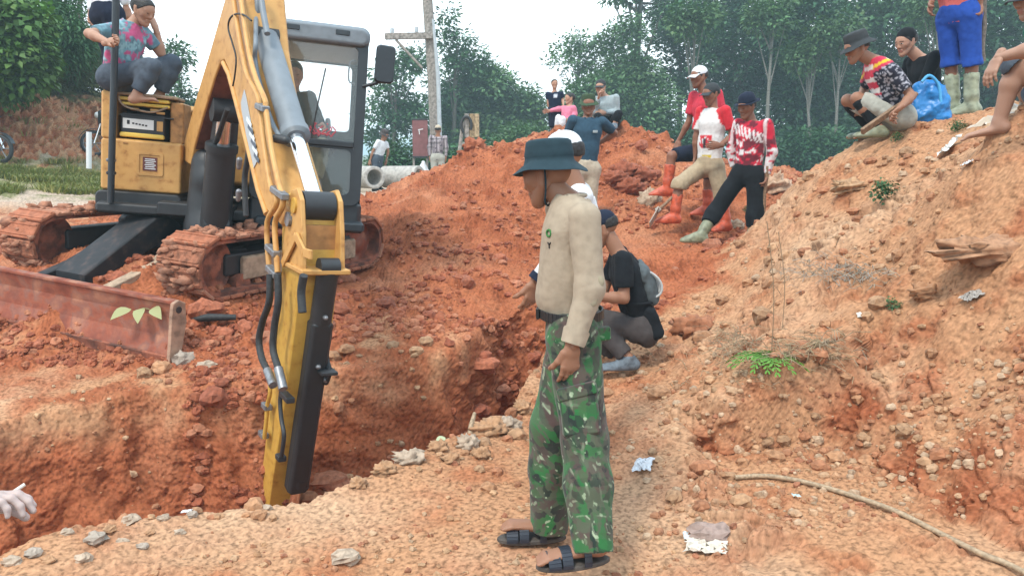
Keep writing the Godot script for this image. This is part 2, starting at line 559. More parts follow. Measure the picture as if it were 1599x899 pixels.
func build_ground() -> void:
	wob = fnl(41, 0.02, FastNoiseLite.TYPE_SIMPLEX_SMOOTH, 3)
	fit_land()
	var ss := []
	for k in 10:
		ss.append(-6.0 * pow(0.86, k))
	for k in 72:
		ss.append(-lerpf(1.5, 0.765, k / 71.0))
	var core := 700
	core0 = ss.size()
	for k in core:
		ss.append(lerpf(-0.76, 0.76, float(k) / (core - 1)))
	core1 = ss.size() - 1
	for k in 72:
		ss.append(lerpf(0.765, 1.5, k / 71.0))
	for k in 10:
		ss.append(6.0 * pow(0.86, 9 - k))
	cols = ss.size(); rows = 900
	tv.resize(cols * rows)
	var ds := PackedFloat32Array()
	var steps := 420
	for k in steps:
		ds.append(0.9 * pow(44.0, float(k) / (steps - 1)))
	for i in cols:
		var s: float = ss[i]
		var hs := PackedFloat32Array(); var cum := PackedFloat32Array()
		var acc := 0.0
		for k in steps:
			hs.append(height(s * ds[k], ds[k]))
			if k > 0:
				acc += (absf(hs[k] - hs[k - 1]) + (ds[k] - ds[k - 1]) * clampf((1.75 - hs[k]) / ds[k], 0.13, 0.8)) / ds[k] * (0.2 if ds[k] < 2.5 else 1.0)
			cum.append(acc)
		var k := 1
		for j in rows:
			var want := acc * j / (rows - 1)
			while k < steps - 1 and cum[k] < want: k += 1
			var f := clampf((want - cum[k - 1]) / maxf(cum[k] - cum[k - 1], 1e-6), 0.0, 1.0)
			var d := lerpf(ds[k - 1], ds[k], f)
			tv[i * rows + j] = Vector3(s * d, lerpf(hs[k - 1], hs[k], f), -d)
	grid_normals()
	# relief: swells, clods, crumbs, and ledges along the slope
	var swell := fnl(51, 0.9, FastNoiseLite.TYPE_SIMPLEX_SMOOTH, 3)
	var lumps := fnl(52, 3.2, FastNoiseLite.TYPE_SIMPLEX_SMOOTH, 4)
	lumps.fractal_type = FastNoiseLite.FRACTAL_RIDGED
	var clods := fnl(53, 5.5, FastNoiseLite.TYPE_CELLULAR, 1)
	clods.cellular_return_type = FastNoiseLite.RETURN_DISTANCE
	clods.domain_warp_enabled = true; clods.domain_warp_amplitude = 0.12; clods.domain_warp_frequency = 4.0
	var crumbs := fnl(54, 15.0, FastNoiseLite.TYPE_CELLULAR, 1)
	crumbs.cellular_return_type = FastNoiseLite.RETURN_DISTANCE
	var fine := fnl(55, 30.0, FastNoiseLite.TYPE_SIMPLEX_SMOOTH, 3)
	var patch := fnl(56, 0.55, FastNoiseLite.TYPE_SIMPLEX_SMOOTH, 4)
	var patch2 := fnl(57, 2.3, FastNoiseLite.TYPE_SIMPLEX_SMOOTH, 4)
	var ledge := fnl(58, 1.6, FastNoiseLite.TYPE_SIMPLEX_SMOOTH, 3)
	tc.resize(tv.size())
	var red_a := Color(0.44, 0.148, 0.070); var red_b := Color(0.345, 0.106, 0.050); var red_c := Color(0.51, 0.235, 0.13)
	var tan_a := Color(0.50, 0.262, 0.142); var tan_b := Color(0.44, 0.180, 0.09); var tan_c := Color(0.57, 0.36, 0.225)
	var road := Color(0.52, 0.40, 0.31); var turf := Color(0.17, 0.18, 0.07)
	for e in tv.size():
		var p := tv[e]
		var d := -p.z
		var no := tn[e]
		var red := grid_at(rgrid, p.x, d)
		var steep := 1.0 - clampf(no.y, 0.0, 1.0)
		var pa := patch.get_noise_3dv(p)
		var pb := patch2.get_noise_3dv(p)
		var cl := clods.get_noise_3dv(p)
		var cr := crumbs.get_noise_3dv(p)
		var near := 1.0 - smoothstep(16.0, 26.0, d)
		var r := smoothstep(0.22, 0.62, red + pb * 0.35 + pa * 0.25)
		# walls of the trench and of the cut show the red subsoil
		var dug := 0.0
		if d < 7.0:
			var base := grid_at(hgrid, p.x, d)
			dug = smoothstep(0.02, 0.3, base - p.y + pb * 0.12)
			if p.x > 0.9:
				dug *= smoothstep(0.05, 0.35, steep) * clampf(0.55 + pa * 1.6 + pb, 0.0, 1.0)
		r = maxf(r, dug)
		var walk := near * (1.0 - 0.85 * smoothstep(0.6, 0.2, absf(p.x)) * smoothstep(4.2, 3.6, d))
		var rough := lerpf(0.55, 1.25, smoothstep(0.3, 0.9, red))
		if d < 6.2 and p.x > -0.2 and p.x < 1.6: rough *= 0.75
		if d > 9.0: rough *= 1.0 + 0.5 * smoothstep(9.0, 12.0, d)
		var out := swell.get_noise_3dv(p) * 0.09 * rough
		out += (lumps.get_noise_3dv(p) - 0.3) * 0.035 * rough * (0.4 + clampf(pb * 2.0 + 0.5, 0.0, 1.2))
		out += (0.45 + cl) * -0.075 * rough * clampf(0.5 + pb * 1.8 + 0.5 * dug, 0.0, 1.15)
		out += (0.45 + cr) * -0.026 * rough * clampf(0.4 - pa * 2.0 + pb, 0.05, 1.2)
		out += fine.get_noise_3dv(p) * 0.009 * clampf(0.75 + pb * 1.4, 0.3, 1.2)
		if p.x > 0.9 and d < 9.0 and r < 0.8:      # broken ledges that run down the slope
			var q := ledge.get_noise_3d(p.x * 0.7 + p.z * 0.3, p.y * 1.1, p.z * 0.7) * 2.6 + p.y * 1.5 + p.x * 0.35
			var saw := q - floorf(q)
			out += (smoothstep(0.0, 0.75, saw) - smoothstep(0.8, 1.0, saw) - 0.4) * 0.075 * clampf(0.25 + pa * 1.6 + pb, 0.0, 1.0)
		if dug > 0.1 and p.x < 0.9:                               # tooth marks down the dug wall
			out += sin((0.68 * p.x - 0.73 * p.z) * 15.0 + pa * 9.0) * 0.022 * dug
		tv[e] = p + no * out * walk
		var ca := red_a.lerp(red_b, clampf(0.4 + pb * 1.3, 0.0, 1.0)).lerp(red_c, clampf(pa * 1.4 - 0.05 + maxf(0.0, 0.4 + cl) * 0.3, 0.0, 0.8))
		var cb := tan_a.lerp(tan_b, clampf(pb * 1.9 + pa * 0.8 + 0.25 + red * 0.9 - 0.28 * smoothstep(1.0, 1.6, p.x), 0.0, 0.95)).lerp(tan_c, clampf(0.15 + pa * 1.5, 0.0, 0.9))
		var c := cb.lerp(ca, r)
		if d > 8.5:
			var away := smoothstep(9.5, 12.5, d + pa * 2.0) * (1.0 - smoothstep(0.3, 0.7, red))
			c = c.lerp(road, away)
			var green := smoothstep(13.2, 14.6, d + pa * 3.0 + pb + p.x * 0.12 + 1.0) * smoothstep(-3.0, -6.0, p.x) * (1.0 - smoothstep(0.25, 0.45, steep))
			green = maxf(green, smoothstep(24.0, 27.0, d))
			c = c.lerp(turf, clampf(green * (0.9 + pb), 0.0, 0.95))
			if p.x < -4.0 and d > 14.0:
				var scar := smoothstep(1.35, 1.65, p.y + pb * 0.5) * (1.0 - smoothstep(2.9, 3.2, p.y + pb * 0.4))
				var streak := patch2.get_noise_3d(p.x * 2.6, p.y * 0.5, p.z * 2.6)
				c = c.lerp(Color(0.44, 0.15, 0.07).lerp(Color(0.50, 0.28, 0.16), clampf(0.5 + streak * 2.2, 0.0, 1.0)), scar)
				tv[e] += no * scar * streak * 0.28
		if d < 14.0:
			c = c * (1.0 + fine.get_noise_3dv(p * 1.7) * 0.34 + (cr + 0.45) * 0.12)
		tc[e] = c
	grid_normals()
	var ti := PackedInt32Array()
	ti.resize((cols - 1) * (rows - 1) * 6)
	var o := 0
	for i in cols - 1:
		for j in rows - 1:
			var k := i * rows + j
			ti[o] = k; ti[o + 1] = k + rows + 1; ti[o + 2] = k + rows
			ti[o + 3] = k; ti[o + 4] = k + 1; ti[o + 5] = k + rows + 1
			o += 6
	var a := []
	a.resize(Mesh.ARRAY_MAX)
	a[Mesh.ARRAY_VERTEX] = tv; a[Mesh.ARRAY_NORMAL] = tn; a[Mesh.ARRAY_COLOR] = tc; a[Mesh.ARRAY_INDEX] = ti
	var mesh := ArrayMesh.new()
	mesh.add_surface_from_arrays(Mesh.PRIMITIVE_TRIANGLES, a)
	var m := mat("earth", Color(1, 1, 1), 0.95, 0.0, "earth", "earth_n", 1.3, 0.3)
	m.vertex_color_use_as_albedo = true
	m.metallic_specular = 0.2
	var g := MeshInstance3D.new()
	g.name = "ground"; g.mesh = mesh; g.material_override = m
	add_child(g)
	g.set_meta("kind", "structure")
	# the land beyond, out to the horizon
	var far := MeshInstance3D.new()
	far.name = "far_ground"
	var b := Mb.new()
	b.face([Vector3(-3000, 0.3, -38), Vector3(3000, 0.3, -38), Vector3(3000, 0.3, -3000), Vector3(-3000, 0.3, -3000)], Vector3.UP)
	far.mesh = b.done()
	far.material_override = mat("far_turf", Color(0.1, 0.12, 0.05), 0.95)
	far.set_meta("kind", "structure")
	add_child(far)

# a spot of the finished sheet near a sight line (for stones and plants that lie on it)
func lie(x: float, d: float) -> Vector3:
	var s := x / d
	var i := core0 + int(round((s + 0.76) / 1.52 * (core1 - core0)))
	i = clampi(i, 0, cols - 1)
	var lo := 0
	var hi := rows - 1
	while lo < hi:
		var mid := (lo + hi) / 2
		if -tv[i * rows + mid].z < d: lo = mid + 1
		else: hi = mid
	return Vector3(x, tv[i * rows + lo].y, -d)

func lie_normal(x: float, d: float) -> Vector3:
	var s := x / d
	var i := clampi(core0 + int(round((s + 0.76) / 1.52 * (core1 - core0))), 0, cols - 1)
	for j in rows:
		if -tv[i * rows + j].z >= d:
			return tn[i * rows + j]
	return Vector3.UP

# where the sight line through a pixel meets the finished sheet
func hit(px: float, py: float, from := 1.4) -> Vector3:
	var d := from
	while d < 36.0:
		var p := at(px, py, d)
		if absf(p.x / d) < 0.75:
			var g := lie(p.x, d)
			if g.y > p.y:
				return g
		d += 0.012 * d
	var q := at(px, py, d)
	return lie(q.x, d)

# ---------------------------------------------------------------- bodies: a field of tapered limbs, meshed as surface nets
class Limb:
	var a: Vector3
	var b: Vector3
	var ra: float          # half width along w at a and at b
	var rb: float
	var fa: float          # half depth as a share of the half width
	var fb: float
	var w: Vector3
	var k: float
	var cut: bool

func limb(a: Vector3, b: Vector3, ra: float, rb: float, k := 0.03, fa := 1.0, fb := 1.0, w := Vector3.ZERO, cut := false) -> Limb:
	var l := Limb.new()
	l.a = a; l.b = b; l.ra = ra; l.rb = rb; l.fa = fa; l.fb = fb; l.w = w; l.k = k; l.cut = cut
	return l

func clip_grid(g: PackedFloat32Array, cl: Array, lo: Vector3, cell: float, nx: int, ny: int, nz: int) -> void:
	var p: Vector3 = cl[0]
	var no: Vector3 = cl[1]
	var rr: float = cl[2]
	var p0 := (p - Vector3.ONE * rr - lo) / cell
	var p1 := (p + Vector3.ONE * rr - lo) / cell
	for iz in range(maxi(0, int(p0.z)), mini(nz - 1, int(p1.z) + 1) + 1):
		for iy in range(maxi(0, int(p0.y)), mini(ny - 1, int(p1.y) + 1) + 1):
			for ix in range(maxi(0, int(p0.x)), mini(nx - 1, int(p1.x) + 1) + 1):
				var q := lo + Vector3(ix, iy, iz) * cell - p
				if q.length_squared() < rr * rr:
					var d := q.dot(no)
					var i := ix + iy * nx + iz * nx * ny
					if d > g[i]: g[i] = d

# clips: [point, outward normal, reach]; fold: [noise, amount, stretch]
func nets(limbs: Array, cell: float, clips := [], fold := []) -> Mb:
	var lo := Vector3.ONE * 1e9
	var hi := Vector3.ONE * -1e9
	for l in limbs:
		if l is Array or l.cut: continue
		var r: Vector3 = Vector3.ONE * (maxf(l.ra * maxf(1.0, l.fa), l.rb * maxf(1.0, l.fb)) + cell * 2.5 + (fold[1] if fold else 0.0))
		lo = lo.min(l.a - r).min(l.b - r)
		hi = hi.max(l.a + r).max(l.b + r)
	lo = (lo / cell).floor() * cell
	var nx := int((hi.x - lo.x) / cell) + 2
	var ny := int((hi.y - lo.y) / cell) + 2
	var nz := int((hi.z - lo.z) / cell) + 2
	var sy := nx
	var sz := nx * ny
	var g := PackedFloat32Array()
	g.resize(nx * ny * nz)
	g.fill(1.0)
	for item in limbs:
		if item is Array:
			clip_grid(g, item, lo, cell, nx, ny, nz)
			continue
		var l: Limb = item
		var ab := l.b - l.a
		var inv := 1.0 / maxf(ab.length_squared(), 1e-9)
		var ax := ab.normalized() if ab.length_squared() > 1e-9 else Vector3.UP
		var round_ := l.w == Vector3.ZERO
		var w := Vector3.RIGHT
		var n := Vector3.UP
		if not round_:
			w = (l.w - ax * l.w.dot(ax)).normalized()
			n = ax.cross(w)
		var k := maxf(l.k, 0.0005)
		var m := k + cell * 1.6
		var r := Vector3.ONE * (maxf(l.ra * maxf(1.0, l.fa), l.rb * maxf(1.0, l.fb)) + m)
		var p0 := (l.a.min(l.b) - r - lo) / cell
		var p1 := (l.a.max(l.b) + r - lo) / cell
		var ra := l.ra; var rd := l.rb - l.ra
		var na := l.ra * l.fa; var nd := l.rb * l.fb - na
		for iz in range(maxi(0, int(p0.z)), mini(nz - 1, int(p1.z) + 1) + 1):
			for iy in range(maxi(0, int(p0.y)), mini(ny - 1, int(p1.y) + 1) + 1):
				var x0 := maxi(0, int(p0.x))
				var i := x0 + iy * sy + iz * sz
				var q := lo + Vector3(x0, iy, iz) * cell - l.a
				for ix in range(x0, mini(nx - 1, int(p1.x) + 1) + 1):
					var t := clampf(q.dot(ab) * inv, 0.0, 1.0)
					var o := q - ab * t
					var d: float
					if round_:
						d = o.length() - ra - rd * t
					else:
						var rw := ra + rd * t
						var rn := na + nd * t
						d = (Vector3(o.dot(w) / rw, o.dot(n) / rn, o.dot(ax) / ((rw + rn) * 0.5)).length() - 1.0) * minf(rw, rn)
					if l.cut:
						g[i] = maxf(g[i], -d)
					elif d < m:
						var e := g[i]
						var h := clampf(0.5 + 0.5 * (e - d) / k, 0.0, 1.0)
						g[i] = e + (d - e) * h - k * h * (1.0 - h)
					i += 1
					q.x += cell
	for cl in clips:
		clip_grid(g, cl, lo, cell, nx, ny, nz)
	if fold:
		var noise: FastNoiseLite = fold[0]
		var amount: float = fold[1]
		var st: Vector3 = fold[2]
		var lim := cell * 2.0 + amount
		var i := 0
		for iz in nz:
			for iy in ny:
				for ix in nx:
					if g[i] < lim and g[i] > -lim:
						g[i] += noise.get_noise_3dv((lo + Vector3(ix, iy, iz) * cell) * st) * amount
					i += 1
	var mb := Mb.new()
	var at_ := PackedInt32Array()
	at_.resize(nx * ny * nz)
	at_.fill(-1)
	var off := [0, 1, sy, sy + 1, sz, sz + 1, sz + sy, sz + sy + 1]
	var cor := [Vector3(0, 0, 0), Vector3(1, 0, 0), Vector3(0, 1, 0), Vector3(1, 1, 0), Vector3(0, 0, 1), Vector3(1, 0, 1), Vector3(0, 1, 1), Vector3(1, 1, 1)]
	var edges := [[0, 1], [2, 3], [4, 5], [6, 7], [0, 2], [1, 3], [4, 6], [5, 7], [0, 4], [1, 5], [2, 6], [3, 7]]
	var o1 := 1; var o3 := sy + 1; var o5 := sz + 1; var o6 := sz + sy; var o7 := sz + sy + 1
	for iz in nz - 1:
		for iy in ny - 1:
			var i := iy * sy + iz * sz
			for ix in nx - 1:
				var s0 := g[i] < 0.0
				if s0 != (g[i + o7] < 0.0) or s0 != (g[i + o1] < 0.0) or s0 != (g[i + sy] < 0.0) or s0 != (g[i + sz] < 0.0) or s0 != (g[i + o3] < 0.0) or s0 != (g[i + o5] < 0.0) or s0 != (g[i + o6] < 0.0):
					var sum := Vector3.ZERO
					var cnt := 0
					for e in edges:
						var a := g[i + off[e[0]]]
						var b := g[i + off[e[1]]]
						if (a < 0.0) != (b < 0.0):
							sum += cor[e[0]].lerp(cor[e[1]], a / (a - b))
							cnt += 1
					var p := sum / cnt
					var gr := Vector3(
						(g[i + 1] - g[i]) * (1 - p.y) * (1 - p.z) + (g[i + o3] - g[i + sy]) * p.y * (1 - p.z) + (g[i + o5] - g[i + sz]) * (1 - p.y) * p.z + (g[i + o7] - g[i + o6]) * p.y * p.z,
						(g[i + sy] - g[i]) * (1 - p.x) * (1 - p.z) + (g[i + o3] - g[i + 1]) * p.x * (1 - p.z) + (g[i + o6] - g[i + sz]) * (1 - p.x) * p.z + (g[i + o7] - g[i + o5]) * p.x * p.z,
						(g[i + sz] - g[i]) * (1 - p.x) * (1 - p.y) + (g[i + o5] - g[i + 1]) * p.x * (1 - p.y) + (g[i + o6] - g[i + sy]) * (1 - p.x) * p.y + (g[i + o7] - g[i + o3]) * p.x * p.y)
					at_[i] = mb.v.size()
					mb.v.append(lo + (Vector3(ix, iy, iz) + p) * cell)
					mb.n.append(gr.normalized())
					mb.c.append(Color.WHITE)
					mb.uv.append(Vector2.ZERO)
				i += 1
	for iz in range(1, nz - 1):
		for iy in range(1, ny - 1):
			var i := 1 + iy * sy + iz * sz
			for ix in range(1, nx - 1):
				if at_[i] >= 0:
					var s0 := g[i] < 0.0
					if s0 != (g[i + 1] < 0.0) and at_[i - sy - sz] >= 0:
						var q := [at_[i], at_[i - sy], at_[i - sy - sz], at_[i - sz]]
						if not s0: q.reverse()
						mb.t.append_array(PackedInt32Array([q[0], q[2], q[1], q[0], q[3], q[2]]))
					if s0 != (g[i + sy] < 0.0) and at_[i - 1 - sz] >= 0:
						var q := [at_[i], at_[i - sz], at_[i - 1 - sz], at_[i - 1]]
						if not s0: q.reverse()
						mb.t.append_array(PackedInt32Array([q[0], q[2], q[1], q[0], q[3], q[2]]))
					if s0 != (g[i + sz] < 0.0) and at_[i - 1 - sy] >= 0:
						var q := [at_[i], at_[i - 1], at_[i - 1 - sy], at_[i - sy]]
						if not s0: q.reverse()
						mb.t.append_array(PackedInt32Array([q[0], q[2], q[1], q[0], q[3], q[2]]))
				i += 1
	return mb

# ---------------------------------------------------------------- heads, hands, hats
func head_frame(yaw: float, pitch: float, roll := 0.0) -> Basis:
	# columns: left, up, forward; yaw 0 looks towards +z, -90 to -x; pitch > 0 looks down
	return Basis(Vector3.UP, deg_to_rad(yaw)) * Basis(Vector3.RIGHT, deg_to_rad(pitch)) * Basis(Vector3.BACK, deg_to_rad(roll))

func head_limbs(c: Vector3, b: Basis, s: float) -> Array:
	var r := []
	var f := func_frame(c, b, s)
	r.append(limb(f * Vector3(0, 0.032, -0.034), f * Vector3(0, 0.030, 0.030), 0.073 * s, 0.068 * s, 0.01 * s, 1.06, 1.06, b.x))
	r.append(limb(f * Vector3(0, 0.0, 0.040), f * Vector3(0, -0.062, 0.050), 0.060 * s, 0.040 * s, 0.03 * s, 0.75, 0.8, b.x))
	for q in [-1.0, 1.0]:
		r.append(limb(f * Vector3(0.052 * q, -0.030, 0.0), f * Vector3(0.018 * q, -0.088, 0.058), 0.024 * s, 0.020 * s, 0.025 * s))
		r.append(limb(f * Vector3(0.040 * q, -0.008, 0.062), f * Vector3(0.030 * q, -0.022, 0.068), 0.022 * s, 0.018 * s, 0.02 * s))
		r.append(limb(f * Vector3(0.014 * q, 0.030, 0.082), f * Vector3(0.044 * q, 0.030, 0.070), 0.010 * s, 0.010 * s, 0.012 * s))
		r.append(limb(f * Vector3(0.031 * q, 0.012, 0.078), f * Vector3(0.033 * q, 0.012, 0.078), 0.0115 * s, 0.0115 * s, 0.004 * s))
		# ear: a rim round a hollow
		r.append(limb(f * Vector3(0.074 * q, 0.026, -0.012), f * Vector3(0.073 * q, -0.024, -0.002), 0.019 * s, 0.013 * s, 0.006 * s, 0.42, 0.5, b.z))
		r.append(limb(f * Vector3(0.009 * q, -0.022, 0.092), f * Vector3(0.011 * q, -0.023, 0.088), 0.010 * s, 0.009 * s, 0.008 * s))
	r.append(limb(f * Vector3(0, 0.020, 0.084), f * Vector3(0, -0.018, 0.103), 0.0095 * s, 0.012 * s, 0.010 * s))
	r.append(limb(f * Vector3(-0.019, -0.049, 0.084), f * Vector3(0.019, -0.049, 0.084), 0.0085 * s, 0.0085 * s, 0.006 * s))
	r.append(limb(f * Vector3(-0.016, -0.061, 0.083), f * Vector3(0.016, -0.061, 0.083), 0.0085 * s, 0.0085 * s, 0.006 * s))
	r.append(limb(f * Vector3(0, -0.090, 0.068), f * Vector3(0, -0.092, 0.070), 0.021 * s, 0.021 * s, 0.02 * s))
	return r

func func_frame(c: Vector3, b: Basis, s: float) -> Transform3D:
	return Transform3D(b.scaled_local(Vector3.ONE * s), c)

func hand_limbs(w: Vector3, d: Vector3, palm: Vector3, curl: float, s: float, left := true, spread := 0.0) -> Array:
	# d: towards the fingertips; palm: out of the palm; the thumb side follows from which hand it is
	d = d.normalized()
	palm = (palm - d * palm.dot(d)).normalized()
	var th := palm.cross(d) * (1.0 if left else -1.0)
	var r := [limb(w - d * 0.035 * s, w + d * 0.02 * s, 0.027 * s, 0.030 * s, 0.01 * s, 0.8, 0.6, th)]
	r.append(limb(w + d * 0.025 * s, w + d * 0.078 * s, 0.034 * s, 0.040 * s, 0.012 * s, 0.5, 0.36, th))
	var lens := [0.074, 0.082, 0.076, 0.059]
	for i in 4:
		var p := w + (d * (0.088 - 0.004 * absf(i - 1.2)) + th * (0.030 - 0.0205 * i)) * s
		var dir := (d + th * (0.10 - 0.07 * i) * (0.4 + spread)).normalized()
		var rad := [0.0098, 0.0102, 0.0096, 0.0084][i] as float
		for k in 3:
			var c := curl * ([0.8, 1.25, 0.8][k] as float) * (1.0 + 0.12 * (i - 1))
			dir = dir.rotated(dir.cross(palm).normalized(), c)
			var q: Vector3 = p + dir * lens[i] * s * [0.44, 0.31, 0.25][k]
			r.append(limb(p, q, rad * s * (1.0 - 0.10 * k), rad * s * (0.92 - 0.11 * k), 0.005 * s))
			p = q
	var tp := w + (d * 0.028 + th * 0.030 + palm * 0.006) * s
	var td := (th * 0.40 + d * 0.88 + palm * 0.28).normalized()
	for k in 3:
		var q: Vector3 = tp + td * s * [0.042, 0.034, 0.026][k]
		r.append(limb(tp, q, s * [0.0155, 0.0118, 0.0108][k], s * [0.012, 0.011, 0.0088][k], 0.008 * s))
		tp = q
		td = td.rotated(td.cross(palm + d * 0.4).normalized(), 0.25 + curl * 0.4)
	return r

class Brim extends Mb:
	var droop := 0.0        # how far the brim sinks at the sides
	var nod := 0.0          # and at the front
	var from := 99
	func lift(p: Vector3, a: float, i: int) -> Vector3:
		if i >= from:
			p.y += droop * cos(2.0 * a) * 0.5 - droop * 0.5 * (1.0 - absf(sin(a))) + nod * sin(a) + 0.004 * sin(5.0 * a + 1.0)
		return p

# hats stand on the head frame: x left, y up, z forward
func hat_mesh(kind: String, c: Vector3, b: Basis, s: float, tilt := 0.0) -> Array:
	var f := func_frame(c, b, s)
	var seat := f * Transform3D(Basis(Vector3.RIGHT, 0.06 + tilt), Vector3(0, 0.060 - tilt * 0.03, -0.012 + tilt * 0.05))
	if kind == "bush" or kind == "bowler":
		var m := Brim.new()
		var pr: Array
		if kind == "bush":
			m.droop = 0.030; m.nod = -0.004; m.from = 10
			pr = [Vector2(0.001, 0.086), Vector2(0.045, 0.087), Vector2(0.078, 0.083), Vector2(0.090, 0.074), Vector2(0.0935, 0.055), Vector2(0.096, 0.034), Vector2(0.0975, 0.033), Vector2(0.0985, 0.016), Vector2(0.0970, 0.014), Vector2(0.098, 0.003),
				Vector2(0.104, -0.004), Vector2(0.120, -0.016), Vector2(0.136, -0.029), Vector2(0.149, -0.038), Vector2(0.151, -0.041), Vector2(0.148, -0.0415), Vector2(0.134, -0.0325), Vector2(0.118, -0.0195), Vector2(0.100, -0.007), Vector2(0.093, 0.01)]
		else:
			m.droop = -0.012; m.from = 9
			pr = [Vector2(0.001, 0.104), Vector2(0.03, 0.102), Vector2(0.058, 0.092), Vector2(0.080, 0.072), Vector2(0.091, 0.045), Vector2(0.0955, 0.018), Vector2(0.097, 0.0175), Vector2(0.0975, -0.002), Vector2(0.096, -0.003), Vector2(0.105, -0.008),
				Vector2(0.125, -0.010), Vector2(0.136, -0.006), Vector2(0.139, -0.007), Vector2(0.136, -0.010), Vector2(0.12, -0.013), Vector2(0.095, -0.008)]
		m.lathe(pr, seat, 36, Vector2(0.90, 1.06))
		return [m]
	# a cap: a dome of panels and a visor
	var dome := Mb.new()
	var pd := []
	for i in 9:
		var a := PI * 0.5 * i / 8.0
		pd.append(Vector2(maxf(0.001, sin(a) * 0.094), cos(a) * (0.082 if kind != "knit" else 0.09) - 0.006))
	pd.append(Vector2(0.0945, -0.020)); pd.append(Vector2(0.091, -0.020)); pd.append(Vector2(0.088, 0.0))
	dome.lathe(pd, seat, 28, Vector2(0.88, 1.05))
	var rs := [dome]
	if kind == "cap":
		var v := Mb.new()
		var top := []
		for i in 11:
			var a := lerpf(-1.15, 1.15, i / 10.0)
			var row := []
			for k in 5:
				var u := k / 4.0
				var inner := Vector3(sin(a) * 0.083, -0.010, cos(a) * 0.096)
				var outer := Vector3(sin(a) * 0.080, -0.016 - 0.014 * cos(a), 0.165 * (0.52 + 0.48 * cos(a * 0.95)))
				var p := inner.lerp(outer, u) + Vector3(0, -0.030 * pow(sin(a), 2.0) * u, 0)
				row.append(p)
			top.append(row)
		for side in [1.0, -1.0]:
			for i in 10:
				for k in 4:
					var q := []
					for e in [[i, k], [i + 1, k], [i + 1, k + 1], [i, k + 1]]:
						q.append(seat * (top[e[0]][e[1]] + Vector3(0, 0.0022 * side, 0)))
					v.face(q, seat.basis * Vector3(0, side, 0.1 * side))
		for i in 10:
			var q := [seat * (top[i][4] + Vector3(0, 0.0022, 0)), seat * (top[i + 1][4] + Vector3(0, 0.0022, 0)), seat * (top[i + 1][4] - Vector3(0, 0.0022, 0)), seat * (top[i][4] - Vector3(0, 0.0022, 0))]
			v.face(q, seat.basis * Vector3(sin(lerpf(-1.15, 1.15, i / 10.0)), 0, 1).normalized())
		rs.append(v)
		var btn := Mb.new()
		btn.lump(seat * Transform3D(Basis().scaled(Vector3(0.009, 0.005, 0.009)), Vector3(0, 0.077, 0)), fnl(1, 0.01), 0.0, 4, 8)
		dome.add(btn)
	return rs

